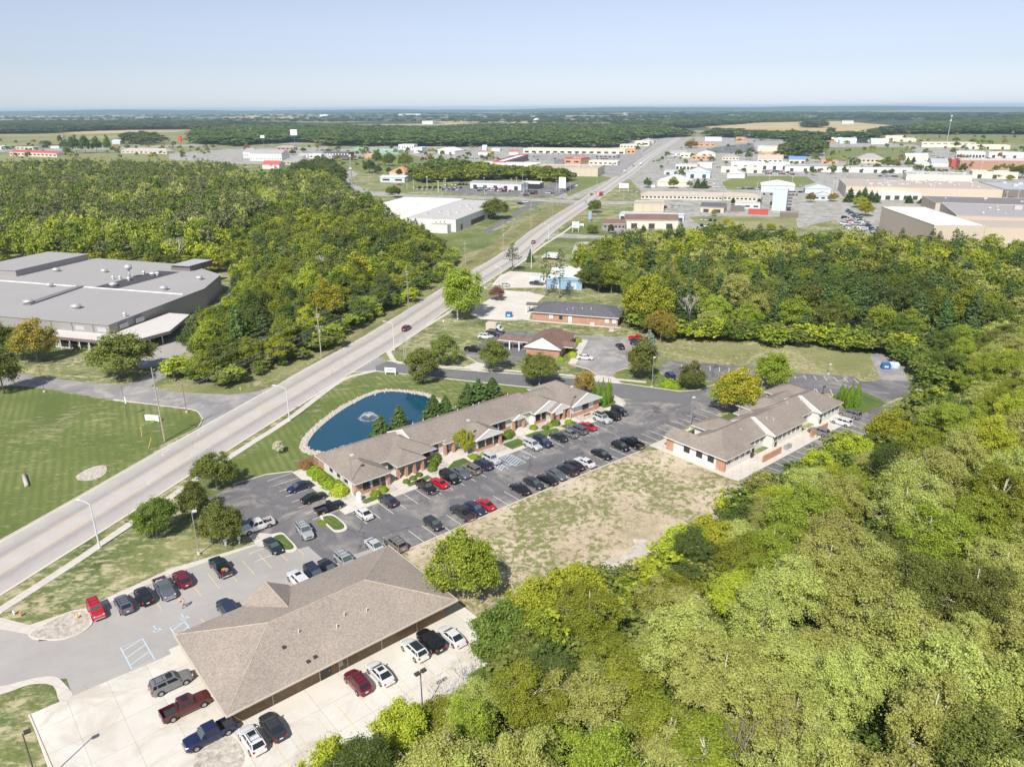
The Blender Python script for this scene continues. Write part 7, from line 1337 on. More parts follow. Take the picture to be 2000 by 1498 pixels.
# ---- arched sheds
def quonset(px, W_, L_, hw, hr, wall, roof, ang, name, label, doors=1, gray=False):
    o = at(*px); b = Bld(name, label, 'shed', (o.x, o.y), ang); mb = MB(); mb.box(0, W_, 0, L_, 0, hw); b.part('wall', mb, wall)
    mb = MB(); n = 10
    for i in range(n):
        a0, a1 = math.pi * i / n, math.pi * (i + 1) / n; P0 = (W_ / 2 - math.cos(a0) * (W_ / 2 + .15), hw + math.sin(a0) * hr); P1 = (W_ / 2 - math.cos(a1) * (W_ / 2 + .15), hw + math.sin(a1) * hr)
        mb.add([(P0[0], -.2, P0[1]), (P1[0], -.2, P1[1]), (P1[0], L_ + .2, P1[1]), (P0[0], L_ + .2, P0[1])], [(0, 1, 2, 3)]); mb.add([(P0[0], -.2, P0[1]), (P1[0], -.2, P1[1]), (W_ / 2, -.2, hw)], [(2, 1, 0)], 1); mb.add([(P0[0], L_ + .2, P0[1]), (P1[0], L_ + .2, P1[1]), (W_ / 2, L_ + .2, hw)], [(0, 1, 2)], 1)
    b.part('roof', mb, [roof, wall])
    for k in range(doors): mb = MB(); mb.box(W_ * (k + .5) / doors - 1.3, W_ * (k + .5) / doors + 1.3, -.06, -.01, .05, hw * .7); b.part('door', mb, 'metal_paleblue')
    return b
quonset((1068, 564), 14, 22, 3.6, 1.3, 'metal_blue', 'roof_white', R(-8), 'arched_shed', 'blue metal shed with a white low arched roof beside the wood', 2)
quonset((1117, 511), 12, 20, 4.4, 1.6, 'metal_paleblue', 'roof_metal', R(-8), 'arched_shed', 'pale blue metal shed with a grey arched roof behind the other')
# ---- generic building from the two front roof corners seen in the photograph
def flat_b(name, label, p0, p1, depth, h, wall, roof, wins=0, docks=0, parapet=.5, gable=None, pitch=.3, group=None, wcol='glass_dark', band=None, units=0, cat='building', wz=(.35, .3), ww=.55):
    a = at(p0[0], p0[1], h); c = at(p1[0], p1[1], h); d = c - a; L_ = d.length; g_ = math.atan2(d.y, d.x)
    if a.y > 480 and name != 'store_wing' and not R(-31) < g_ < R(-4): g_ = R(-17); L_ = max(6.0, abs(p1[0] - p0[0]) * a.y / F * 1.04)
    b = Bld(name, label, cat, (a.x, a.y), g_, group)
    mb = MB(); mb.box(0, L_, 0, depth, 0, h); b.part('wall', mb, wall)
    if gable:
        rb = MB(); e = .4; ax, e0, e1 = gable; roof_wing(rb, -e, L_ + e, -e, depth + e, h + .1, pitch, ax, e0, e1, .15)
        if ax == 'y' and e0 == 'g': verge(rb, -e, L_ + e, 0, 0, h + .1, pitch, -e)
        b.part('roof', rb, [roof, 'trim_white', wall])
    else:
        rb = MB(); rb.box(-.05, L_ + .05, -.05, depth + .05, h + .003, h + .12); b.part('roof', rb, roof)
        if parapet:
            rb = MB(); t = .3; rb.box(-.08, L_ + .08, -.08, t, h + .125, h + parapet); rb.box(-.08, L_ + .08, depth - t, depth + .08, h + .125, h + parapet); rb.box(-.08, t, t, depth - t, h + .125, h + parapet); rb.box(L_ - t, L_ + .08, t, depth - t, h + .125, h + parapet); b.part('parapet', rb, band or wall)
    rnd = random.Random(int(L_ * 100))
    for k in range(wins): x = L_ * (k + .5) / wins; window(b.root, x, 0, h * wz[0], L_ / wins * ww, h * wz[1], FR, 'trim_dark', wcol, mull=0)
    for k in range(docks): x = L_ * (k + .5) / docks; mb = MB(); mb.box(x - min(1.8, L_ / docks * .35), x + min(1.8, L_ / docks * .35), -.07, -.01, .05, min(4.2, h * .62)); b.part('dock_door', mb, 'trim_dark')
    for k in range(units):
        x, y = rnd.uniform(.08, .92) * L_, rnd.uniform(.12, .9) * depth; s = rnd.uniform(.8, 1.9); mb = MB()
        if rnd.random() < .5: mb.box(x - s, x + s, y - s * .7, y + s * .7, h + .13, h + .13 + s)
        else: mb.cyl((x, y, h + .13), s * .5, s * .5, 10).dome((x, y, h + .13 + s * .5), s * .75, s * .6, 10, 3)
        b.part('roof_unit', mb, 'galvanised')
    b.L = L_; b.h = h; return b
# ---- G: grey factory at the left
fa = at(212, 635, 7); aG = math.atan2(-11.6, 40.4); G = Bld('factory_building', 'sprawling grey factory with flat roofs, round roof ventilators and a pale front canopy', 'building', (fa.x, fa.y), aG)
cg, sg = math.cos(aG), math.sin(aG)
def gl_(px, z=7.0): p = at(px[0], px[1], z); dx, dy = p.x - fa.x, p.y - fa.y; return (dx * cg + dy * sg, -dx * sg + dy * cg)
main = [(-100, 0), (0, 0), (0, 49), (-3, 73), (-3, 78), (-100, 86)]
q1 = gl_((398, 564)); q2 = gl_((430, 537)); q3 = gl_((333, 518)); q4 = gl_((190, 505)); q5 = gl_((127, 517))
main = [(-110, 0), (0, 0), (q1[0], q1[1]), (q2[0], q2[1]), (q3[0] + 8, q3[1] + 2), (q4[0], q4[1]), (q5[0], q5[1] + 4), (-110, q5[1] + 4)]
ar_m = main; mb = MB(); mb.prism(ar_m, 0, 6.9); G.part('wall', mb, 'metal_grey')
mb = MB(); c0 = Vector((-50, 40)); mb.prism([(x + (0.25 if x > -20 else 0), y - (0.25 if y < 1 else -.1)) for x, y in ar_m], 6.905, 7.1); G.part('roof', mb, 'roof_grey')
mb = MB(); h0 = gl_((127, 509), 9); hr_ = gl_((0, 533), 9); mb.box(-110, h0[0], hr_[1] + 3, h0[1] + 12, 7.11, 9.4); G.part('high_roof', mb, 'metal_grey'); mb = MB(); mb.box(-110.2, h0[0] + .3, hr_[1] + 2.7, h0[1] + 12.2, 9.402, 9.6); G.part('high_roof_deck', mb, 'roof_grey')
def gbox(name, pa, pb, pc, z0, z1, m, z=7.0):
    a, b_, c_ = gl_(pa, z), gl_(pb, z), gl_(pc, z); mb = MB(); d_ = (b_[0] + c_[0] - a[0] - 0 * a[0], 0); mb.prism([a, b_, c_, (a[0] + c_[0] - b_[0], a[1] + c_[1] - b_[1])], z0, z1); G.part(name, mb, m)
gbox('penthouse', (333, 518), (370, 520), (414, 508), 7.1, 9.3, 'metal_brown', 9.2); gbox('penthouse_roof', (333, 518), (370, 520), (414, 508), 9.302, 9.45, 'roof_metal', 9.4)
gbox('tar_patch', (182, 562), (228, 565), (352, 532), 7.105, 7.13, 'roof_tar'); gbox('roof_step', (45, 597), (60, 597), (165, 561), 7.105, 7.55, 'roof_dark')
mb = MB(); a, b_ = gl_((0, 549), 7), gl_((358, 576), 7); mb.add([], []) ; mb.strip([a, b_], .7, 7.105, 7.3); G.part('expansion_joint', mb, 'roof_white')
for x, y, r_ in ((110, 530, 1.5), (204, 532, 1.3), (97, 560, 1.4), (56, 593, 1.6), (149, 602, 1.6), (222, 559, 1.5), (320, 566, 1.4), (390, 546, 1.3), (299, 538, 1.4), (244, 618, .6), (252, 548, .8), (281, 536, .7), (308, 538, .8), (235, 546, .6), (221, 546, .5)):
    p = gl_((x, y), 7.2); m_ = MB(); m_.cyl((p[0], p[1], 7.1), r_ * .72, .5, 14).tube([(p[0], p[1], 7.6), (p[0], p[1], 7.8), (p[0], p[1], 8.3), (p[0], p[1], 8.7)], [r_ * .8, r_, r_, r_ * .35], 14); G.part('ventilator', m_, 'galvanised', None, True)
p = gl_((254, 543), 7.1); m_ = MB(); m_.cyl((p[0], p[1], 7.1), .3, 3.2, 10).tube([(p[0], p[1], 10.2), (p[0] , p[1], 10.6), (p[0], p[1], 12.0), (p[0], p[1], 12.4)], [.5, 1.3, 1.4, .4], 12); G.part('dust_collector', m_, 'galvanised', None, True)
# front canopy
mb = MB(); ca, cb_, cc, cd, ce, cf_ = gl_((102, 653), 4), gl_((189, 662), 4), gl_((284, 659), 4), gl_((322, 641), 4), gl_((306, 613), 4), gl_((123, 641), 4)
cpoly = [(ca[0], -6.0), (7.5, -6.0), (11.8, -3), (15.0, 8), (8.0, 26), (0.02, 26), (0.02, -.02), (cf_[0], -.02)]
mb.prism(cpoly, 3.1, 4.0); G.part('canopy', mb, 'metal_brown'); mb = MB(); mb.prism(cpoly, 4.003, 4.1); G.part('canopy_roof', mb, 'roof_pale')
mb = MB(); mb.box(ca[0] + .6, 0, -4.6, -.05, 0, 3.05); G.part('front_wall', mb, 'trim_tan'); mb = MB(); mb.box(0.05, 5.5, -4.6, 24, 0, 3.05); G.part('side_wall', mb, 'metal_brown')
for k in range(4): mb = MB(); mb.box(ca[0] + 2.5 + k * 3.6, ca[0] + 5.7 + k * 3.6, -4.68, -4.61, .5, 2.8); G.part('window', mb, 'glass_dark')
mb = MB(); mb.box(ca[0] + .7, ca[0] + 2.2, -4.7, -4.61, .05, 2.8); G.part('pale_door', mb, 'metal_paleblue')
for k in range(7): x = ca[0] + .4 + k * 3.6; mb = MB(); mb.box(x - .12, x + .12, -5.8, -5.56, 0, 3.1); G.part('post', mb, 'trim_white')
for k in range(4): mb = MB(); x, y = 9 + k * 1.2, -4.5 + k * 3.8; mb.box(x - .12, x + .12, y - .12, y + .12, 0, 3.1); G.part('post', mb, 'trim_white')
for x in (-30, -22, -14, -6): mb = MB(); mb.box(x - .12, x + .12, -.1, -.01, .2, 6.7); G.part('downspout', mb, 'metal_brown')
for x0 in (-12.8, -4.6): mb = MB(); mb.box(x0, x0 + 3.4, -.06, -.01, 4.6, 6.0); G.part('louvre', mb, 'roof_metal')
for y0 in (4, 11): mb = MB(); mb.box(.01, .06, y0, y0 + 3.6, 4.6, 6.0); G.part('louvre', mb, 'roof_metal')
# ---- white factory beyond the wood
aW = math.atan2(-15.9, 26.8); o = at(890, 430, 7); aW = R(-28)
Wf = Bld('factory_building', 'white factory with half white, half grey flat roof and small front annexe', 'building', (o.x, o.y), R(-17))
c7, s7 = math.cos(R(-17)), math.sin(R(-17))
def wl(px, z): p = at(px[0], px[1], z); dx, dy = p.x - o.x, p.y - o.y; return (dx * c7 + dy * s7, -dx * s7 + dy * c7)
ne = wl((953, 391), 7); sw = wl((807, 423), 7); mid = wl((873, 383), 7); nw = wl((776, 382), 7); fl_ = wl((740, 396), 7); md2 = wl((805, 412), 7)
poly = [(-30, 6), (0, 0), (0, 95), (-30, 110), (-75, 118), (-75, 62)]
mb = MB(); mb.box(-32, 0, 0, 96, 0, 7); Wf.part('wall', mb, 'metal_white'); mb = MB(); mb.box(-31.95, -.05, .05, 95.9, 7.003, 7.1); Wf.part('roof', mb, 'roof_membrane')
mb = MB(); mb.box(-78, -32.05, 40, 100, 0, 7.2); Wf.part('wall', mb, 'metal_white'); mb = MB(); mb.box(-77.9, -32.1, 40.1, 99.9, 7.203, 7.3); Wf.part('white_roof', mb, 'roof_white')
mb = MB(); mb.box(-14, -3, -6, -.05, 0, 4.8); Wf.part('annexe', mb, 'metal_white'); mb = MB(); mb.box(-13.9, -3.1, -5.9, -.15, 4.803, 4.9); Wf.part('annexe_roof', mb, 'roof_tan')
for k in range(3): mb = MB(); mb.cyl((-11 + k * 2.6, -3.2, 4.9), .5, 1.4 + k * .3, 8); Wf.part('roof_unit', mb, 'galvanised')
for x, y in ((-22, 30), (-18, 34), (-12, 20), (-8, 48), (-6, 70), (-14, 60), (-17, 66), (-20, 62), (-26, 18), (-52, 60), (-10, 30)): mb = MB(); mb.box(x - .9, x + .9, y - .9, y + .9, 7.11, 7.9); Wf.part('roof_unit', mb, 'galvanised')
for y0, y1 in ((8, 11), (26, 52), (58, 74)): mb = MB(); mb.box(.01, .08, y0, y1, .3, 3.4); Wf.part('dock_door', mb, 'trim_dark')
# ---- town buildings (front left roof corner, front right roof corner, depth, height ...)
TB = [
 ('dealer_building', 'long white car sales building with a grey roof', (918, 356), (1018, 360), 16, 5.5, 'metal_white', 'roof_grey', dict(gable=('x', 'g', 'g'), pitch=.12, docks=5)),
 ('showroom', 'showroom with a wide white canopy at the end of the car sales building', (1018, 359), (1054, 360), 12, 4.5, 'glass_dark', 'roof_white', dict(parapet=1.2, band='metal_white')),
 ('workshop_building', 'workshop with a white roof, tan end and blue grey side', (742, 346), (790, 347), 16, 5, 'metal_paleblue', 'roof_white', dict(gable=('x', 'g', 'g'), pitch=.12, wins=2)),
 ('house', 'house with a broad orange roof among dark trees', (760, 336), (792, 337), 20, 3.5, 'trim_tan', 'roof_orange', dict(gable=('x', 'h', 'h'), pitch=.5)),
 ('store_building', 'brown topped big store with cream walls beside the road', (1035, 328), (1168, 330), 45, 8, 'block_tan', 'roof_tan', dict(units=7, parapet=.8)),
 ('store_building', 'white roofed store with a red stripe beside the brown topped one', (914, 324), (1028, 330), 60, 6, 'metal_cream', 'roof_white', dict(units=8, parapet=.6)),
 ('store_wing', 'wing with a long red fascia on the white roofed store', (985, 318), (1032, 304), 14, 6.5, 'roof_dark', 'roof_white', dict(parapet=1.6, band='metal_red')),
 ('shopping_strip', 'very long cream shopping strip before the wood', (1022, 291), (1205, 298), 26, 6.5, 'metal_cream', 'roof_tan', dict(wins=14, parapet=.8, wz=(.12, .4))),
 ('shop_building', 'orange topped shop at the right end of the shopping strip', (1207, 293), (1241, 293), 22, 6, 'panel_orange', 'roof_tan', dict(wins=4, parapet=1.4)),
 ('shop_building', 'shop with a bright orange front beside a dark annexe', (1102, 311), (1134, 312), 26, 6, 'panel_orange', 'roof_white', dict(wins=2, parapet=1.4, band='metal_red')),
 ('annexe_building', 'dark sloped annexe left of the orange fronted shop', (1082, 314), (1101, 314), 14, 4.5, 'roof_dark', 'roof_dark', dict()),
 ('restaurant', 'low white roofed restaurant with a yellow trim by the road', (1150, 315), (1206, 316), 16, 4.5, 'metal_cream', 'roof_white', dict(wins=6)),
 ('restaurant', 'low dark fronted diner behind the white roofed restaurant', (1162, 303), (1204, 304), 14, 4.5, 'metal_grey', 'roof_white', dict(wins=5)),
 ('shop_building', 'cream shop with a brick side by the rising road', (1240, 277), (1266, 279), 30, 8, 'metal_cream', 'roof_white', dict(wins=2)),
 ('shop_building', 'long pale shop left of the cream one by the rising road', (1211, 283), (1241, 284), 24, 6, 'metal_cream', 'roof_metal', dict(wins=5)),
 ('house', 'large grey roofed hall at the foot of the far wood', (1252, 275), (1275, 276), 24, 4.5, 'block_tan', 'roof_grey', dict(gable=('x', 'h', 'h'), pitch=.35)),
 ('warehouse', 'cream warehouse with a brown topped band and an open door', (1222, 430), (1325, 431), 14, 5, 'metal_cream', 'shingle_red_brown', dict(gable=('x', 'g', 'g'), pitch=.35, docks=3)),
 ('warehouse_wing', 'low brown roofed wing left of the cream warehouse', (1179, 437), (1221, 438), 12, 3.2, 'metal_grey', 'shingle_red_brown', dict(gable=('x', 'g', 'g'), pitch=.3, wins=6)),
 ('block_building', 'pale flat block building behind the cream warehouse', (1238, 399), (1297, 400), 20, 5, 'block_tan', 'roof_tan', dict(units=3)),
 ('narrow_shed', 'long narrow blue grey shed right behind the cream warehouse', (1210, 418), (1336, 422), 8, 3.6, 'metal_paleblue', 'roof_metal', dict(docks=8)),
 ('garage_building', 'pale block garage with a dark gabled roof', (1368, 404), (1414, 406), 14, 3.6, 'block_tan', 'shingle_charcoal', dict(gable=('x', 'g', 'g'), pitch=.3, docks=2)),
 ('motel', 'long low motel with a brown grey roof, left wing', (1252, 381), (1346, 382), 12, 3.2, 'siding_cream', 'roof_tan', dict(gable=('x', 'h', 'g'), pitch=.35, wins=12)),
 ('motel', 'long low motel with a brown grey roof, middle wing', (1347, 382), (1411, 384), 12, 3.2, 'siding_cream', 'roof_tan', dict(gable=('x', 'g', 'g'), pitch=.35, wins=9)),
 ('motel', 'long low motel with a brown grey roof, right wing', (1413, 383), (1486, 386), 12, 3.2, 'siding_cream', 'roof_tan', dict(gable=('x', 'g', 'h'), pitch=.35, wins=9)),
 ('tent_hall', 'cream hall under a bright white ridged tent roof', (1284, 355), (1342, 358), 26, 4, 'metal_cream', 'roof_white', dict(gable=('y', 'g', 'g'), pitch=.32)),
 ('shed', 'pale blue gabled shed with one open door', (1341, 336), (1383, 338), 22, 6, 'metal_paleblue', 'roof_metal', dict(gable=('y', 'g', 'g'), pitch=.35, docks=2)),
 ('garage_building', 'low white garages with a row of dark doors', (1320, 322), (1362, 323), 16, 5, 'metal_white', 'roof_grey', dict(docks=6)),
 ('garage_building', 'low grey flat building left of the pale blue shed', (1297, 334), (1340, 336), 14, 4, 'metal_paleblue', 'roof_grey', dict(docks=3)),
 ('garage_building', 'white flat garage right of the row of dark doors', (1362, 320), (1388, 321), 18, 5, 'metal_white', 'roof_pale', dict()),
 ('shed', 'small white gabled shed before the long white building', (1421, 339), (1455, 340), 14, 4.5, 'metal_white', 'roof_metal', dict(gable=('y', 'g', 'g'), pitch=.35)),
 ('sales_building', 'long white building with two dark doors', (1428, 319), (1528, 323), 26, 6.5, 'metal_white', 'roof_white', dict(docks=6, units=3)),
 ('sales_building', 'cream front building joined to the long white one', (1409, 328), (1480, 333), 14, 5, 'metal_cream', 'roof_white', dict(docks=3)),
 ('house', 'tan roofed gabled shop with a dark porch behind the white building', (1411, 307), (1440, 309), 18, 4, 'metal_cream', 'roof_grey', dict(gable=('x', 'h', 'h'), pitch=.4, wins=5)),
 ('house', 'long brown gabled restaurant behind the white building', (1480, 311), (1523, 313), 16, 4.5, 'metal_cream', 'roof_tan', dict(gable=('x', 'g', 'g'), pitch=.6, wins=5)),
 ('shop_building', 'small yellow shop with a blue roof', (1541, 312), (1570, 313), 14, 4.5, 'metal_cream', 'roof_blue', dict(gable=('x', 'g', 'g'), pitch=.5, docks=3)),
 ('shop_building', 'small red canopied stand right of the blue roofed shop', (1604, 314), (1632, 315), 10, 3.4, 'panel_orange', 'roof_orange', dict(docks=2)),
 ('inn_building', 'brown gabled inn with a wide hip roof', (1676, 309), (1718, 314), 22, 6, 'block_tan', 'roof_grey', dict(gable=('x', 'h', 'h'), pitch=.45, wins=6)),
 ('brick_shop', 'orange brick shop beside the rising road', (1351, 305), (1384, 306), 16, 5, 'panel_orange', 'roof_white', dict(wins=4)),
 ('shop_building', 'cream fronted shop left of the orange brick one', (1329, 301), (1351, 303), 18, 5, 'metal_cream', 'roof_white', dict(wins=3)),
 ('shed', 'white gabled hall behind the orange brick shop', (1362, 300), (1394, 302), 20, 4.5, 'metal_white', 'roof_metal', dict(gable=('y', 'g', 'g'), pitch=.3)),
 ('house', 'little white house right of the rising road', (1310, 299), (1338, 300), 12, 4, 'siding_white', 'roof_grey', dict(gable=('x', 'g', 'g'), pitch=.5, wins=3)),
 ('restaurant', 'red and cream restaurant with a dark gable', (1354, 281), (1393, 282), 16, 4.5, 'panel_orange', 'roof_red', dict(wins=4)),
 ('hall_building', 'long white hall before the tree belt', (1377, 269), (1410, 269), 18, 7, 'metal_white', 'roof_pale', dict()),
 ('office_block', 'small orange striped block before the tree belt', (1438, 269), (1456, 269), 14, 9, 'panel_orange', 'roof_pale', dict(wins=4, ww=.35)),
 ('school_building', 'wide low school with a red brown roof', (1480, 288), (1528, 284), 40, 5.5, 'metal_cream', 'roof_pale', dict(units=6)),
 ('school_building', 'white roofed hall of the low school', (1487, 297), (1525, 291), 30, 6.5, 'panel_orange', 'roof_white', dict(units=3)),
 ('barn', 'white barn at the edge of the stubble field', (1463, 258), (1476, 258), 20, 7, 'metal_white', 'roof_white', dict(gable=('x', 'g', 'g'), pitch=.3)),
 ('tower_building', 'tall pale grey tower with open stair landings', (1511, 371), (1539, 372), 9, 14, 'metal_paleblue', 'roof_pale', dict(parapet=.4)),
 ('shed', 'pale grey shed with a white ridged roof behind the tower', (1487, 362), (1545, 365), 24, 5.5, 'metal_paleblue', 'roof_white', dict(gable=('y', 'g', 'g'), pitch=.18)),
 ('shed', 'grey ridged shed right of the tower, nearest of the pair', (1590, 382), (1622, 385), 10, 3.5, 'metal_paleblue', 'roof_metal', dict(gable=('y', 'g', 'g'), pitch=.3, wins=3)),
 ('shed', 'grey ridged shed right of the tower, behind its twin', (1573, 368), (1617, 372), 18, 4, 'metal_paleblue', 'roof_metal', dict(gable=('y', 'g', 'g'), pitch=.3)),
 ('office_annexe', 'low white annexe with round windows beside a red frame', (1436, 398), (1480, 403), 9, 3.2, 'metal_white', 'roof_tan', dict(wins=3)),
 ('container', 'bright red container below the low white annexe', (1462, 410), (1497, 414), 6, 3, 'metal_red', 'roof_red', dict(cat='container', parapet=.1)),
 ('dark_container', 'dark brown container left of the bright red one', (1427, 404), (1452, 406), 7, 3.2, 'metal_brown', 'roof_dark', dict(cat='container', parapet=.1)),
 ('leaning_shed', 'brown sloping shed roof right of the tower foot', (1525, 416), (1556, 403), 6, 3, 'metal_brown', 'roof_tan', dict()),
 ('plant_building', 'long low plant with a grey roof crowded with vents, tan upper wall', (1653, 364), (1960, 371), 62, 9, 'metal_tan', 'roof_tan', dict(units=46, parapet=.3)),
 ('plant_building', 'brown right end of the long low plant', (1962, 371), (2120, 374), 62, 9.2, 'metal_brown', 'roof_metal', dict(units=4, docks=5, parapet=.3)),
 ('dock_building', 'white dock wall along the foot of the long plant', (1656, 377), (1816, 378), 5, 5, 'metal_white', 'roof_white', dict(docks=9, parapet=.1)),
 ('dock_building', 'white low wall at the right foot of the long plant', (1818, 381), (1960, 384), 4, 4, 'metal_white', 'roof_white', dict(docks=2, parapet=.1)),
 ('tan_factory', 'big tan factory with a bright white roof', (1825, 441), (1925, 442), 72, 13, 'metal_tan', 'roof_white', dict(docks=1, parapet=.3)),
 ('tan_factory', 'tan factory hall behind with open bays on the right', (1925, 444), (2090, 447), 26, 11, 'metal_tan', 'roof_tan', dict(docks=3, parapet=.3)),
 ('tan_factory', 'grey roofed tan hall behind the bright white roof', (1868, 421), (2100, 430), 60, 12, 'metal_tan', 'roof_grey', dict(units=8, parapet=.3)),
 ('tan_factory', 'tan entrance block at the left of the tan factory', (1732, 415), (1757, 416), 26, 10, 'metal_tan', 'roof_grey', dict(docks=1, parapet=.3)),
 ('tan_factory', 'dark grey roofed hall at the back of the tan factory', (1828, 397), (2100, 404), 40, 10, 'metal_tan', 'roof_dark', dict(units=5, parapet=.3)),
 ('red_factory', 'long red brick factory with a pale roof', (1876, 314), (2090, 320), 50, 9, 'brick_red', 'roof_pale', dict(units=6)),
 ('maroon_store', 'maroon block at the left end of the red brick factory', (1860, 312), (1875, 313), 20, 9, 'metal_red', 'roof_pale', dict()),
 ('warehouse', 'white warehouse with a grey dock strip behind the red factory', (1869, 298), (1925, 299), 30, 7, 'metal_white', 'roof_white', dict(docks=9)),
 ('warehouse', 'second white warehouse behind the red factory', (1932, 299), (2080, 302), 26, 7, 'metal_white', 'roof_white', dict(docks=7)),
 ('warehouse', 'long cream warehouse with a row of high windows', (1801, 279), (1887, 282), 26, 7.5, 'metal_cream', 'roof_metal', dict(wins=8, wz=(.7, .12), ww=.6)),
 ('warehouse', 'low cream warehouse continuing the one with high windows', (1888, 284), (1957, 286), 20, 6, 'metal_cream', 'roof_white', dict(docks=3)),
 ('warehouse', 'cream shed beyond the white storage sheds', (1744, 271), (1782, 274), 24, 6, 'metal_cream', 'roof_pale', dict()),
 ('warehouse', 'pale shed left behind the cream one', (1730, 266), (1762, 267), 20, 5, 'metal_cream', 'roof_pale', dict()),
 ('domed_shed', 'cream shed with a bright white curved roof', (1770, 306), (1806, 310), 22, 5, 'metal_cream', 'roof_white', dict(gable=('x', 'g', 'g'), pitch=.3)),
 ('storage_shed', 'white storage shed nearest the red brown one', (1625, 273), (1641, 276), 20, 5, 'metal_white', 'roof_white', dict(gable=('x', 'g', 'g'), pitch=.4)),
 ('storage_shed', 'pale blue storage shed in the middle of the white row', (1640, 275), (1668, 278), 22, 5.5, 'metal_paleblue', 'roof_white', dict(gable=('x', 'g', 'g'), pitch=.4)),
 ('storage_shed', 'long white storage shed at the right of the white row', (1668, 273), (1696, 279), 24, 5, 'metal_white', 'roof_white', dict(gable=('x', 'g', 'g'), pitch=.4)),
 ('storage_shed', 'white shed with cars before it right of the white row', (1702, 276), (1730, 281), 22, 5, 'metal_white', 'roof_white', dict(gable=('x', 'g', 'g'), pitch=.4)),
 ('storage_shed', 'red brown shed at the left of the white row', (1614, 276), (1630, 279), 16, 4.5, 'brick_red', 'roof_red', dict()),
 ('shed', 'pale green roofed shed beyond the grove', (1557, 269), (1574, 274), 20, 5, 'metal_white', 'roof_white', dict(gable=('x', 'g', 'g'), pitch=.3)),
 ('shed', 'long low grey shed beyond the grove', (1566, 275), (1600, 281), 14, 4, 'metal_paleblue', 'roof_pale', dict(docks=3)),
 ('house', 'white gabled house hidden in the grove', (1556, 290), (1570, 291), 10, 5, 'siding_white', 'roof_white', dict(gable=('y', 'g', 'g'), pitch=.6)),
 ('long_warehouse', 'long white walled warehouse with a grey roof before the shops', (1534, 325), (1742, 336), 20, 5.5, 'metal_white', 'roof_dark', dict(docks=9)),
 ('flat_store', 'flat roofed pale store with many roof units', (1771, 341), (1900, 344), 34, 6, 'metal_cream', 'roof_metal', dict(units=26)),
 ('flat_store', 'cream store with a dark canopy right of the one with roof units', (1900, 336), (1990, 338), 20, 6, 'metal_cream', 'roof_pale', dict(docks=3)),
 ('cafe_building', 'little white gabled cafe with a red front', (1789, 320), (1812, 321), 12, 4.5, 'metal_white', 'roof_white', dict(gable=('y', 'g', 'g'), pitch=.5, docks=1)),
 ('white_gable_hall', 'grey hall with a white gable left of the maroon block', (1820, 318), (1852, 321), 20, 4.5, 'metal_white', 'roof_metal', dict(gable=('x', 'g', 'g'), pitch=.4)),
 ('red_roof_motel', 'long cream motel with a red roof at the left', (18, 297), (110, 300), 16, 6, 'siding_cream', 'roof_red', dict(gable=('x', 'g', 'g'), pitch=.35, wins=12)),
 ('motel', 'tan roofed motel with two small gables', (236, 295), (335, 299), 16, 4, 'siding_cream', 'roof_tan', dict(gable=('x', 'h', 'h'), pitch=.5, wins=10)),
 ('house', 'white house in the left town row of trees', (116, 266), (121, 266), 12, 9, 'siding_white', 'roof_red', dict(gable=('x', 'g', 'g'), pitch=.4)),
 ('barn', 'low white barn behind the narrow tree at the left town', (218, 276), (236, 277), 14, 6, 'metal_paleblue', 'roof_white', dict(gable=('x', 'g', 'g'), pitch=.3)),
 ('shop_building', 'dark shop behind the red roofed motel', (67, 284), (84, 285), 14, 5, 'metal_brown', 'roof_dark', dict()),
 ('shop_building', 'grey shop at the left edge of town', (30, 287), (64, 288), 14, 5, 'block_tan', 'roof_pale', dict(wins=4)),
 ('shop_building', 'pale blue shop at the far left edge', (-10, 286), (14, 287), 14, 6, 'metal_paleblue', 'roof_white', dict()),
 ('shop_building', 'low white shop right of the narrow trees', (98, 286), (118, 287), 14, 4, 'metal_white', 'roof_metal', dict()),
 ('hotel', 'large white hotel with gables and a grey roof', (487, 300), (553, 306), 20, 10, 'siding_white', 'roof_grey', dict(gable=('x', 'g', 'g'), pitch=.45, wins=12, wz=(.25, .15), ww=.25)),
 ('hotel_wing', 'left wing of the large white hotel', (474, 297), (490, 303), 24, 9, 'siding_white', 'roof_grey', dict(gable=('x', 'g', 'g'), pitch=.4, wins=4, ww=.25)),
 ('house', 'white gabled house with a red brown roof before the hotel', (512, 322), (547, 325), 12, 5, 'siding_white', 'roof_red', dict(gable=('x', 'g', 'g'), pitch=.7)),
 ('hip_roof_building', 'tan clinic with a broad grey hip roof beside the hotel', (552, 315), (597, 314), 24, 4.5, 'block_tan', 'shingle_grey', dict(gable=('x', 'h', 'h'), pitch=.5, wins=6)),
 ('motel', 'low grey roofed motel wing behind the hip roofed clinic', (583, 303), (648, 305), 10, 3.5, 'siding_cream', 'roof_metal', dict(gable=('x', 'g', 'g'), pitch=.4, wins=8)),
 ('motel', 'white fronted motel lobby beside the grey wing', (604, 302), (628, 303), 10, 6, 'siding_white', 'roof_white', dict(wins=3)),
 ('mansard_inn', 'dark mansard roofed inn with white dormers', (630, 297), (681, 298), 14, 8, 'shingle_charcoal', 'roof_dark', dict(wins=9, wcol='sign_white', wz=(.55, .22), ww=.4, parapet=.2)),
 ('shop_building', 'grey gabled diner left of the blue sign pole', (541, 288), (575, 289), 12, 5, 'brick_red', 'roof_grey', dict(gable=('x', 'h', 'h'), pitch=.4, wins=4)),
 ('shop_building', 'brick orange shop right of the mansard inn', (712, 302), (732, 303), 14, 5, 'panel_orange', 'roof_white', dict()),
 ('filling_station', 'long green banded filling station roof', (692, 290), (716, 291), 10, 5.5, 'sign_green', 'roof_white', dict(parapet=.8)),
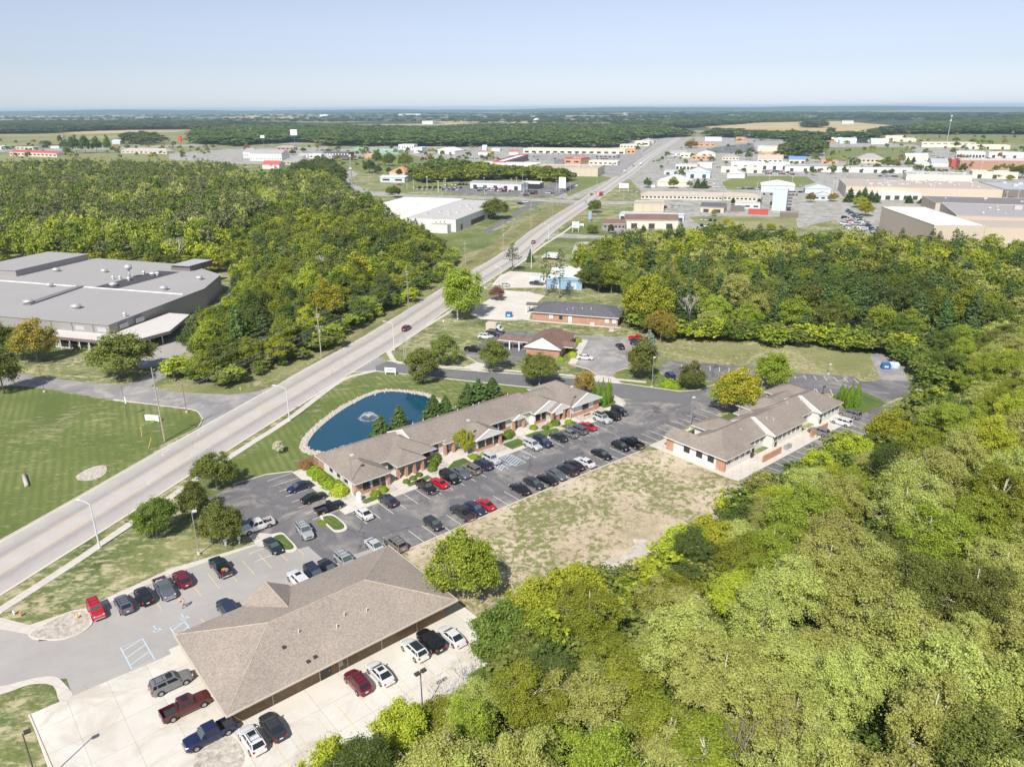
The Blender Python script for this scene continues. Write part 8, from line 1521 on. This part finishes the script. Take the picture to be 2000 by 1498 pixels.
 ('filling_station', 'green banded shop right of the other green one', (735, 293), (778, 294), 14, 5, 'sign_green', 'roof_white', dict()),
 ('hotel', 'tall white flat hotel before the centre wood', (778, 283), (808, 285), 16, 9, 'metal_white', 'roof_white', dict(wins=6, ww=.3)),
 ('hotel', 'lower white block right of the tall white hotel', (808, 289), (824, 287), 20, 8, 'metal_white', 'roof_pale', dict()),
 ('hall_building', 'white hall with a wide low gable before the centre wood', (852, 294), (888, 295), 24, 5, 'metal_white', 'roof_white', dict(gable=('y', 'g', 'g'), pitch=.25, docks=2)),
 ('filling_station', 'low red topped filling station', (934, 297), (960, 298), 10, 4.5, 'metal_white', 'roof_red', dict(parapet=.9, band='metal_red')),
 ('filling_station', 'small white stand with a red awning', (994, 297), (1012, 297), 10, 4.5, 'metal_white', 'roof_red', dict(gable=('x', 'g', 'g'), pitch=.5)),
 ('house', 'small white house at the wood edge above the shopping strip', (942, 288), (950, 288), 10, 5, 'siding_white', 'roof_white', dict(gable=('x', 'g', 'g'), pitch=.6)),
 ('storage_shed', 'white roofed long shed right of the small white house', (960, 291), (976, 292), 10, 4, 'metal_white', 'roof_white', dict()),
 ('warehouse', 'far white block beyond the centre wood', (824, 237), (845, 237), 40, 14, 'metal_white', 'roof_white', dict()),
 ('warehouse', 'very long far white warehouse', (778, 223), (820, 223), 120, 16, 'metal_white', 'roof_white', dict()),
 ('barn', 'far white farm buildings beyond the left wood', (624, 224), (640, 224), 60, 20, 'metal_white', 'roof_pale', dict()),
 ('barn', 'far white gabled barn beyond the middle fields', (1042, 234), (1049, 234), 30, 12, 'metal_white', 'roof_white', dict(gable=('y', 'g', 'g'), pitch=.6)),
 ('barn', 'far grey roofed barn on the stubble field', (1645, 237), (1664, 238), 40, 10, 'metal_white', 'roof_pale', dict()),
 ('barn', 'far white barns at the right fields', (1918, 252), (1946, 255), 30, 8, 'metal_white', 'roof_white', dict(gable=('x', 'g', 'g'), pitch=.3)),
 ('house', 'far white house beneath the mast trees', (1790, 251), (1796, 251), 12, 7, 'siding_white', 'roof_white', dict()),
 ('house', 'far white house right of another beneath the mast', (1801, 250), (1806, 250), 12, 7, 'siding_white', 'roof_metal', dict()),
 ('barn', 'far pale warehouse on the right horizon', (1218, 221), (1226, 221), 60, 18, 'metal_white', 'roof_white', dict()),
]
for nm, lb, p0, p1, dp, h_, wl_, rf_, kw in TB: flat_b(nm, lb, p0, p1, dp, h_, wl_, rf_, **kw)
# stair landings of the tower
t0 = at(1540, 372, 14); mb = MB()
tw = thing('stair_tower', 'open dark stair landings on the right side of the tall grey tower', 'stairs', (t0.x, t0.y, 0), R(-17))
for k in range(6): mb = MB(); mb.box(.2, 3.4, .5, 6, 2 + k * 2.1, 2.2 + k * 2.1); mb.build('landing', 'trim_dark', tw); mb = MB(); mb.box(.2, 3.4, .5, .6, 2.9 + k * 2.1, 3.0 + k * 2.1); mb.build('railing', 'pole_metal', tw)
for x in (.4, 3.2): mb = MB(); mb.box(x - .1, x + .1, .6, .8, 0, 14); mb.build('post', 'pole_metal', tw)
# ================================================================ street furniture
def utility_pole(base, topy, label, arms=((.62, 2.4), (.9, 1.6)), xf=False, r=.17, mat='pole_wood', ang=None, group='utility poles along the main road'):
    g = at(*base); h = height_at(base, topy); p = thing('utility_pole', label, 'utility pole', (g.x, g.y, 0), R(-17) if ang is None else ang, group)
    MB().tube([(0, 0, 0), (0, 0, h)], [r, r * .6], 8).build('shaft', mat, p)
    for z, L_ in arms: mb = MB(); mb.box(-L_ / 2, L_ / 2, .12, .24, h * z, h * z + .14); c = mb.build('crossarm', mat, p); [MB().cyl((x, .18, h * z + .14), .06, .22, 6).build('insulator', 'pole_white', c) for x in (-L_ * .45, -L_ * .2, L_ * .2, L_ * .45)]
    if xf: MB().cyl((.42, -.2, h * .52), .26, .8, 10).build('transformer', 'galvanised', p)
    return g, h
UP = []
for b_, ty, lb, ar_, xf in (((322, 862), 718, 'leaning wooden utility pole beside the white lawn sign', ((.72, 1.2), (.56, 2.2)), False), ((628, 700), 600, 'wooden utility pole with a transformer before the left wood', ((.85, 1.3), (.8, 1.0), (.62, 3.0)), True), ((798, 603), 520, 'wooden utility pole second from the factory drive', ((.86, 1.3), (.8, 1.0), (.62, 2.6)), False), ((909, 516), 470, 'wooden utility pole beside the dry brush', ((.85, 1.6), (.65, 2.4)), False), ((983, 492), 432, 'utility pole with a pale transformer by the brush', ((.85, 1.6), (.7, 2.4)), True), ((1037, 448), 392, 'utility pole before the crossroads', ((.85, 1.4),), False), ((1079, 425), 375, 'utility pole at the end of the dry brush', ((.85, 1.6),), False), ((1113, 402), 355, 'utility pole right at the crossroads', ((.9, 1.6),), False)):
    UP.append(utility_pole(b_, ty, lb, ar_, xf))
utility_pole((894, 624), 573, 'pale cut off pole beside the big round tree at the road', (), False, .24, 'pole_white')
utility_pole((1038, 525), 478, 'pale pole on the grass before the sheds', (), False, .2, 'pole_white')
utility_pole((1165, 385), 352, 'pole right of the crossroads', ((.9, 1.4),), False); utility_pole((1218, 393), 345, 'pole before the motel drive', ((.9, 1.4),), False); utility_pole((1347, 383), 352, 'pale pole before the motel', ((.9, 1.4),), False); utility_pole((1643, 400), 383, 'pale pole at the car park corner', ((.9, 1.6),), False)
# wires as sagging tubes from pole to pole
wr = thing('power_lines', 'thin power lines strung along the main road before the left wood', 'wires', (0, 0, 0))
def wire(a, b, sag, r=.022): q = [a.lerp(b, t / 8) - Vector((0, 0, sag * 4 * (t / 8) * (1 - t / 8))) for t in range(9)]; return MB().tube(q, r, 4, cap=False)
chain = UP
for (g0, h0), (g1, h1) in zip(chain, chain[1:]):
    d = (g1 - g0).normalized(); q = Vector((d.y, -d.x, 0)); mb = MB()
    for fz, off in ((.97, 0), (.85, .5), (.85, -.5), (.63, 1.2), (.63, -1.2), (.63, .5), (.5, 0)):
        w_ = wire(g0 + q * off + Vector((0, 0, h0 * fz)), g1 + q * off + Vector((0, 0, h1 * fz)), .9); mb.add(w_.v, w_.f)
    mb.build('wire_span', 'wire', wr)
def street_lamp(base, topy, armpx, label):
    g = at(*base); h = height_at(base, topy); L_ = armpx * mpp(*base); p = thing('street_lamp', label, 'street lamp', (g.x, g.y, 0), R(163), 'street lamps along the main road')
    MB().tube([(0, 0, 0), (0, 0, h)], [.15, .09], 8).build('shaft', 'pole_white', p)
    a = MB().tube([(0, 0, h - .1), (L_ * .4, 0, h + .35), (L_ * .85, 0, h + .5)], [.06, .05, .045], 6).build('arm', 'pole_white', p)
    MB().tube([(L_ * .8, 0, h + .5), (L_, 0, h + .46), (L_ * 1.18, 0, h + .42)], [.08, .17, .09], 8).build('lamp_head', 'pole_white', a)
    MB().box(-.25, .25, -.25, .25, 0, .12).build('base_plate', 'kerb', p)
for b_, ty, ar_, lb in (((195, 1070), 985, 26, 'white street lamp at the lower left of the main road'), ((566, 822), 759, 26, 'white street lamp beside the pond lawn'), ((770, 684), 632, 18, 'white street lamp at the mouth of the side street'), ((979, 562), 524, 10, 'white street lamp by the small silver car'), ((1071, 470), 440, 8, 'white street lamp on the lawn below the road sign')): street_lamp(b_, ty, ar_, lb)
def lot_lamp(base, topy, label, heads=1, mat='pole_metal', hm='pole_white', r=.09, g3=None):
    g = at(*base) if g3 is None else g3; h = height_at(base, topy) if g3 is None else base; p = thing('lot_lamp', label, 'lamp post', (g.x, g.y, 0), CA, 'lamp posts of the parking lots')
    MB().cyl((0, 0, 0), .26, .5, 10).build('footing', 'kerb', p); MB().tube([(0, 0, .3), (0, 0, h)], [r, r * .75], 8).build('shaft', mat, p)
    for k in range(heads): s = 1 if k == 0 else -1; m_ = MB(); m_.box(min(.1 * s, .75 * s), max(.1 * s, .75 * s), -.24, .24, h - .12, h + .12); m_.build('lamp_head', hm, p)
lot_lamp((389, 1083), 1000, 'tall lamp post on the dry slope beside the grey lot'); lot_lamp((690, 968), 890, 'tall lamp post at the brick corner of the long office'); lot_lamp((913, 890), 822, 'tall lamp post beside the small lime tree'); lot_lamp((1113, 821), 756, 'tall lamp post before the white banner'); lot_lamp((1273, 757), 699, 'tall lamp post on the grass island by the side street'); lot_lamp((1348, 838), 777, 'lamp post before the left wing of the right office'); lot_lamp((1487, 762), 722, 'lamp post beside the bright green tree'); lot_lamp((1618, 732), 712, 'small lamp post in the grass field'); lot_lamp((1606, 775), 756, 'thin dark post behind the right office', 1, 'trim_dark', 'trim_dark')
lot_lamp((76, 1538), 1432, 'dark lamp post at the lower left corner', 1, 'bark_dark', 'trim_dark'); lot_lamp((826, 1395), 1312, 'dark twin headed lamp post at the edge of the concrete yard', 2, 'bark_dark', 'trim_dark')
for b_, ty, lb in (((365, 806), 752, 'thin dark pole on the kerb corner of the factory drive'), ((87, 766), 716, 'thin dark pole on the lawn at the left')):
    lot_lamp(b_, ty, lb, 0, 'bark_dark', r=.06)
g = at(249, 815); h = height_at((249, 815), 752); fp = thing('flagpole', 'dark pole with a small drooping pale flag on the big lawn', 'flagpole', (g.x, g.y, 0)); MB().tube([(0, 0, 0), (0, 0, h)], [.06, .04], 7).build('shaft', 'bark_dark', fp); MB().add([(.05, -.01, h * .42), (.4, -.04, h * .45), (.35, .02, h * .62), (.05, .01, h * .66), (.05, .05, h * .42), (.38, .03, h * .45), (.33, .09, h * .62), (.05, .07, h * .66)], [(0, 1, 2, 3), (7, 6, 5, 4), (1, 5, 6, 2), (0, 3, 7, 4)]).build('flag', 'sign_white', fp)
for bx, lb in (((790, 706), 'pale pole beside the side street sign'), ((793, 700), 'thin pole just behind the pale one at the side street')): utility_pole(bx, 656, lb, (), False, .13, 'pole_wood', group='pair of poles at the side street')
random.seed(21)
for i in range(70):
    x, y = random.choice(((random.uniform(1000, 1260), random.uniform(296, 345)), (random.uniform(1290, 1620), random.uniform(275, 400)), (random.uniform(1600, 2000), random.uniform(290, 400)), (random.uniform(780, 1110), random.uniform(362, 384)))); g = at(x, y); h = random.uniform(8, 12)
    MB_ = MB().tube([(0, 0, 0), (0, 0, h)], [.14, .1], 5); MB_.box(-.9, .9, -.2, .2, h, h + .18); o = MB_.build('light_pole', 'pole_white', None, loc=(g.x, g.y, 0)); tag(o, 'thin white lot light pole among the %s' % ('shops left of the rising road' if x < 1260 else 'sheds and shops right of the rising road' if x < 1600 else 'warehouses at the right'), 'light pole', 'light poles %s' % ('left' if x < 1260 else 'middle' if x < 1600 else 'right'))
# tall mast, sign poles
g = at(1848, 285); h = height_at((1848, 285), 226); ms = thing('radio_mast', 'tall thin lattice mast above the far woods', 'mast', (g.x, g.y, 0)); MB().tube([(0, 0, 0), (0, 0, h)], [.6, .35], 6).build('shaft', 'galvanised', ms); [MB().box(-1.3, 1.3, -1, 1, h * z, h * z + 2).build('antenna', 'pole_white', ms) for z in (.82, .97)]
g = at(688, 340); h = height_at((688, 365), 302); g = at(688, 365); ms = thing('mono_pole', 'tall pale monopole mast beside the curving road', 'mast', (g.x, g.y, 0)); MB().tube([(0, 0, 0), (0, 0, h)], [.7, .4], 8).build('shaft', 'pole_metal', ms); MB().tube([(0, 0, h - 2.2), (0, 0, h)], [1.1, 1.1], 8).build('antenna', 'pole_white', ms); MB().box(-1.6, .8, -.8, .8, h * .55, h * .55 + 1.2).build('antenna', 'pole_white', ms)
def sign(name, base, W_, H_, z0, label, face='sign_white', posts=2, ang=R(-17), d=.35, pm='pole_white', stripe=None):
    g = at(*base); s = thing(name, label, 'sign', (g.x, g.y, 0), ang)
    MB().box(-W_ / 2, W_ / 2, -d / 2, d / 2, z0, z0 + H_).build('sign_face', face, s)
    for k in range(posts): x = 0 if posts == 1 else (-W_ / 2 + .2 + k * (W_ - .4)); MB().box(x - .12, x + .12, -.1, .1, 0, z0).build('post', pm, s)
    if stripe:
        for z, h_, m_, fx in stripe: MB().box(-W_ / 2 * fx, W_ / 2 * fx, -d / 2 - .03, -d / 2 - .004, z0 + z, z0 + z + h_).build('lettering', m_, s)
    return s
sign('lawn_sign', (299, 823), 3.6, 1.3, .25, 'white low sign on the big lawn beside a leaning pole', ang=R(-12), d=.5); sign('lawn_sign', (763, 732), 3.2, 1.3, .7, 'white sign with faint green lettering at the side street corner', ang=R(-12), stripe=[(.7, .25, 'sign_green', .6), (.3, .12, 'pole_metal', .7)])
sign('road_sign', (1124, 454), 4.0, 3.4, 2.6, 'white signboard with a few coloured lines beside the main road', stripe=[(2.4, .5, 'metal_blue', .8), (1.4, .25, 'sign_red', .7), (.7, .25, 'pole_metal', .7)]); sign('road_sign', (1136, 445), 2.6, 1.2, 1.2, 'small low white sign right of the signboard')
sign('blank_pylon', (1098, 376), 6, 9, 3.5, 'tall blank white pylon at the car sales lot', posts=2); sign('billboard', (1218, 376), 8, 4, 3.5, 'small pale billboard before the motel', posts=2); sign('tall_sign', (578, 300), 12, 9, 28, 'white sign on a tall blue pole beside the hotel', posts=1, pm='roof_blue', d=2); sign('tall_sign', (355, 296), 6, 9, 16, 'red sign on a tall dark pole at the left town', 'sign_red', 1, pm='bark_dark', d=2); sign('tall_sign', (515, 287), 9, 5, 16, 'teal and white sign on a pole beyond the hotel', 'sign_white', 1, pm='sign_green', d=2); sign('tall_sign', (1275, 374), 3, 2, 3.2, 'little white sign at the motel entrance', posts=1)
sign('pylon_sign', (1152, 432), 2.0, 5, 1.2, 'narrow blue pylon sign beside the round tree', 'metal_blue', 1)
for (x, y, lb) in ((441, 1066, 'small white sign at the end of the grey lot'), (468, 1060, 'small white sign beside the white pickup')): sign('lot_sign', (x, y), .5, .55, .7, lb, posts=1, ang=CA, d=.05)
sb = uw(56.6, 110.9); s = thing('sign_box', 'white curved sign panel at the office corner', 'sign', (sb.x, sb.y, 0), CA); MB().tube([(0, 0, 0), (0, 0, 1.6), (0, 0, 1.9)], [.55, .55, .3], 10).build('panel', 'sign_white', s)
# fire hydrants, markers, culvert
def hydrant(px, label, m_='hydrant_yellow', s=1.0): g = at(*px); h_ = thing('fire_hydrant', label, 'hydrant', (g.x, g.y, 0)); MB().cyl((0, 0, 0), .14 * s, .65 * s, 10).dome((0, 0, .65 * s), .15 * s, .14 * s, 10, 3).build('barrel', m_, h_); MB().tube([(-.26 * s, 0, .45 * s), (.26 * s, 0, .45 * s)], .07 * s, 8).build('nozzle', m_, h_)
hydrant((152, 1208), 'yellow hydrant on the gravel island'); hydrant((470, 762), 'yellow hydrant on the grass at the factory drive'); hydrant((42, 1203), 'orange and white marker at the walk corner', 'roof_orange'); hydrant((28, 1200), 'white stub beside the walk corner', 'sign_white', .9); hydrant((866, 630), 'white stub beside the sidewalk', 'sign_white', 1.2); hydrant((974, 906), 'small yellow hydrant near the hatched bay')
for px, lb, tilt in (((277, 853), 'upright yellow guy marker on the lawn', .02), ((290, 876), 'slanting yellow guy marker on the lawn', .35)): g = at(*px); h_ = thing('guy_marker', lb, 'marker', (g.x, g.y, 0)); MB().tube([(0, 0, 0), (tilt * 2.4, .3, 2.4)], .07, 6).build('marker_tube', 'hydrant_yellow', h_); MB().cyl((0, 0, 0), .45, .04, 10).build('worn_patch', 'mulch', h_)
a, b_ = at(47, 930), at(53, 951); cv = thing('culvert_pipe', 'short pale culvert pipe in a green dip of the lawn', 'pipe', (a.x, a.y, .25)); MB().tube([(0, 0, 0), ((b_ - a).x, (b_ - a).y, 0)], .38, 12).build('pipe', 'stone', cv, True)
RB = smooth_loop(P([(148, 932), (160, 922), (182, 912), (203, 909), (209, 916), (203, 928), (180, 938), (158, 939)]), 3); struct('rock_bed', MB().sheet(RB, .05), 'gravel', 'oval rock bed on the lawn beside the road')
c_ = sum(RB, Vector((0, 0))) / len(RB); mb = MB()
for _ in range(260):
    p = random.choice(RB).lerp(c_, random.random()); s_ = random.uniform(.09, .22); mb.dome((p.x, p.y, .03), s_, s_ * .5, 5, 2)
tag(mb.build('bed_stones', 'stone'), 'many rounded stones in the oval rock bed', kind='stuff')
for px, lb in (((1729, 720), 'deep blue dumpster on the pale pad'), ((1746, 720), 'pale blue dumpster with a whitish lid on the pad'), ((994, 619), 'blue dumpster on the brick office lot')):
    g = at(*px); w_ = 2.0 if px[0] < 1740 else 1.9; m_ = 'dumpster_pale' if px[0] == 1746 else 'dumpster_blue'; d = thing('dumpster', lb, 'dumpster', (g.x, g.y, .05), R(-10))
    MB().prism([(-1.1, -.8), (1.1, -.8), (1.1, .8), (-1.1, .8)], .1, 1.25).build('bin', m_, d); MB().add([(-1.12, -.82, 1.26), (1.12, -.82, 1.26), (1.12, .82, 1.55), (-1.12, .82, 1.55), (-1.12, -.82, 1.32), (1.12, -.82, 1.32), (1.12, .82, 1.61), (-1.12, .82, 1.61)], [(0, 3, 2, 1), (4, 5, 6, 7), (0, 1, 5, 4), (1, 2, 6, 5), (2, 3, 7, 6), (3, 0, 4, 7)]).build('lid', 'sign_white' if px[0] == 1746 else 'dumpster_blue', d)
    MB().box(-.5, .5, -.83, -.805, .55, .95).build('decal', 'sign_white', d)
    [MB().box(x - .08, x + .08, -.95, -.8, .5, .75).build('lifting_pocket', m_, d) for x in (-.9, .9)]
# benches and bits by the porch
g = uw(117.6, 111.9); bn = thing('bench', 'low brown bench frame beside the last office porch', 'bench', (g.x, g.y, 0), CA); MB().box(-1.0, 1.0, -.2, .2, .32, .4).build('seat', 'fence_wood', bn); [MB().box(x - .06, x + .06, -.18, .18, 0, .32).build('leg', 'trim_dark', bn) for x in (-.8, .8)]
g = at(236, 742); bn = thing('mailbox', 'small dark box on a post at the factory drive', 'mailbox', (g.x, g.y, 0)); MB().box(-.35, .35, -.25, .25, .7, 1.3).build('box', 'trim_dark', bn); MB().box(-.08, .08, -.08, .08, 0, .7).build('post', 'trim_dark', bn)
g = at(1195, 646); ub = thing('utility_box', 'pale grey utility box on the grass below the dark roofed office', 'utility box', (g.x, g.y, 0), R(-17)); MB().box(-.9, .9, -.8, .8, 0, .12).build('pad', 'kerb', ub); MB().box(-.75, .75, -.6, .6, .12, 1.2).build('cabinet', 'galvanised', ub)
g = at(1527, 486, 3); tn = thing('tent_roof', 'white pointed tent roof behind the wood', 'tent', (g.x, g.y, 0), R(20)); MB().add([(-5, -5, 2.6), (6, -5, 2.6), (6, 5, 2.6), (-5, 5, 2.6), (4, 1, 7.0)], [(0, 1, 4), (1, 2, 4), (2, 3, 4), (3, 0, 4), (3, 2, 1, 0)]).build('canopy', 'roof_white', tn); [MB().box(x - .1, x + .1, y - .1, y + .1, 0, 2.62).build('pole', 'pole_white', tn) for x in (-4.8, 5.8) for y in (-4.8, 4.8)]
def storm_drain(px): g = at(*px); d = thing('storm_drain', 'rusty storm drain grate at the gravel island', 'drain', (g.x, g.y, .07), R(10)); MB().box(-.6, .6, -.3, .3, 0, .05).build('grate', 'bark_dark', d)
storm_drain((86, 1249))
# ---- fountain: a bowl of falling droplets
c_ = at(720, 817); ft = thing('fountain', 'white floating fountain spraying in the middle of the pond', 'fountain', (c_.x, c_.y, .07))
rng = np.random.default_rng(3); n = 2600; t = rng.uniform(0, 1, n) ** .8; a = rng.uniform(0, 6.283, n); Rf = 2.0 * rng.uniform(.94, 1.06, n)
pts = np.stack([np.cos(a) * Rf * t, np.sin(a) * Rf * t, 1.7 * 4 * t * (1 - t) * .62 * rng.uniform(.93, 1.05, n) + .05], 1); v = leaf_arrays(pts, rng.normal(size=(n, 3)), rng.uniform(.03, .075, n), rng)
nr = 600; a = rng.uniform(0, 6.283, nr); rr = rng.normal(2.05, .2, nr); p2 = np.stack([np.cos(a) * rr, np.sin(a) * rr, rng.uniform(.02, .12, nr)], 1); v2 = leaf_arrays(p2, np.tile([0, 0, 1.0], (nr, 1)) + rng.normal(size=(nr, 3)) * .2, rng.uniform(.04, .12, nr), rng)
n3 = 500; p3 = np.stack([rng.normal(0, .12, n3), rng.normal(0, .12, n3), rng.uniform(0, 1.1, n3)], 1); v3 = leaf_arrays(p3, rng.normal(size=(n3, 3)), rng.uniform(.04, .1, n3), rng)
for nm, vv in (('spray', v), ('foam_ring', v2), ('jet', v3)): me = quads_obj(nm, vv, 'white_paint'); o = bpy.data.objects.new(nm, me); COL.objects.link(o); o.parent = ft
MB().cyl((0, 0, -.05), .5, .12, 12).build('float', 'trim_dark', ft)
# ---- the walking person on the grey lot
def person():
    g = at(361.5, 1187); me = bpy.data.meshes.new('person'); J = dict(pel=(0, 0, .95), sp=(.01, 0, 1.15), ch=(.03, 0, 1.38), nk=(.04, 0, 1.5), hd=(.06, 0, 1.62), ht=(.06, 0, 1.76), lh=(0, .1, .92), lk=(.22, .1, .52), la=(.30, .1, .09), lt=(.46, .11, .05), rh=(0, -.1, .92), rk=(.02, -.1, .50), ra=(-.30, -.1, .16), rt=(-.16, -.11, .04), ls=(.03, .19, 1.42), le=(-.10, .26, 1.16), lw=(-.02, .27, .93), lf=(.02, .27, .84), rs=(.03, -.19, 1.42), re=(.10, -.25, 1.15), rw=(.32, -.20, 1.10), rf=(.40, -.17, 1.10))
    keys = list(J); E_g = [('pel', 'sp'), ('sp', 'ch'), ('ch', 'nk'), ('nk', 'hd'), ('hd', 'ht'), ('pel', 'lh'), ('lh', 'lk'), ('lk', 'la'), ('la', 'lt'), ('pel', 'rh'), ('rh', 'rk'), ('rk', 'ra'), ('ra', 'rt'), ('ch', 'ls'), ('ls', 'le'), ('le', 'lw'), ('lw', 'lf'), ('ch', 'rs'), ('rs', 're'), ('re', 'rw'), ('rw', 'rf')]
    rad = dict(pel=.15, sp=.135, ch=.15, nk=.055, hd=.095, ht=.07, lh=.09, lk=.062, la=.042, lt=.035, rh=.09, rk=.062, ra=.042, rt=.035, ls=.065, le=.043, lw=.03, lf=.035, rs=.065, re=.043, rw=.03, rf=.035)
    me.from_pydata([J[k] for k in keys], [(keys.index(a), keys.index(b)) for a, b in E_g], []); o = bpy.data.objects.new('person', me); COL.objects.link(o)
    m = o.modifiers.new('s', 'SKIN'); 
    for i, k in enumerate(keys): me.skin_vertices[0].data[i].radius = (rad[k], rad[k] * (1.25 if k in ('pel', 'sp', 'ch') else 1)); me.skin_vertices[0].data[i].use_root = k == 'pel'
    o.modifiers.new('d', 'SUBSURF').levels = 1; dg = bpy.context.evaluated_depsgraph_get(); nm = bpy.data.meshes.new_from_object(o.evaluated_get(dg)); bpy.data.objects.remove(o)
    for m_ in ('skin', 'shirt', 'jeans', 'hair'): nm.materials.append(M[m_])
    for p in nm.polygons:
        c = p.center; arm = abs(c.y) > .17 and c.z < 1.25 and c.z > .78
        p.material_index = 3 if (c.z > 1.62 and c.x < .1) or c.z > 1.72 else 0 if c.z > 1.49 or arm else 1 if c.z > .93 else 2 if c.z > .09 else 3
        p.use_smooth = True
    ob = bpy.data.objects.new('person', nm); COL.objects.link(ob); ob.location = (g.x, g.y, .05); ob.rotation_euler = (0, 0, CA + math.pi * .94); tag(ob, 'person in a pale red top and jeans walking across the grey lot', 'person')
    bg_ = MB(); bg_.rbox((.42, -.14, .98), .26, .1, .3, 0); b2 = bg_.build('bag', 'roof_red', None); b2.location = ob.location; b2.rotation_euler = ob.rotation_euler; tag(b2, 'small red bag held by the walking person', 'bag')
flat('skin', (0.55, 0.36, 0.27), .6); flat('shirt', (0.60, 0.33, 0.33), .9); flat('jeans', (0.05, 0.07, 0.13), .9); flat('hair', (0.25, 0.14, 0.07), .8)
person()
# dead trees
def dead(px, h_, r_, label, m_='bark_pale'): g = at(*px); mb = bare(int(px[0]), h_, r_); t = thing('dead_tree', label, 'tree', (g.x, g.y, 0), 0); o = mb.build('trunk', m_, t)
dead((1455, 1600), 13, 4, 'bare pale dead tree standing at the bottom of the lower right wood', 'bark'); dead((643, 560), 15, 4, 'bare leaning dead tree in the wood beside the road'); dead((1345, 640), 12, 4, 'bare grey dead tree in the wood behind the offices'); dead((860, 1398), 6, 2, 'thin bare sapling at the concrete yard edge'); dead((905, 1350), 6, 2, 'thin bare sapling near the twin headed lamp'); dead((350, 520), 13, 3, 'bare dead tree behind the grey factory')
# ================================================================ air
hz = MB(); hz.box(-24000, 24000, -3000, 27000, -4.0, 95); hzo = hz.build('haze', 'trim_white'); tag(hzo, 'thin pale blue summer haze filling the air', kind='stuff')
hm = bpy.data.materials.new('haze_air'); hm.use_nodes = True; n_ = hm.node_tree; n_.nodes.clear(); pv = n_.nodes.new('ShaderNodeVolumePrincipled'); pv.inputs['Color'].default_value = (0.52, 0.76, 1.0, 1); pv.inputs['Density'].default_value = 0.00006; pv.inputs['Anisotropy'].default_value = 0.0
oo = n_.nodes.new('ShaderNodeOutputMaterial'); n_.links.new(pv.outputs[0], oo.inputs['Volume']); hzo.data.materials.clear(); hzo.data.materials.append(hm)
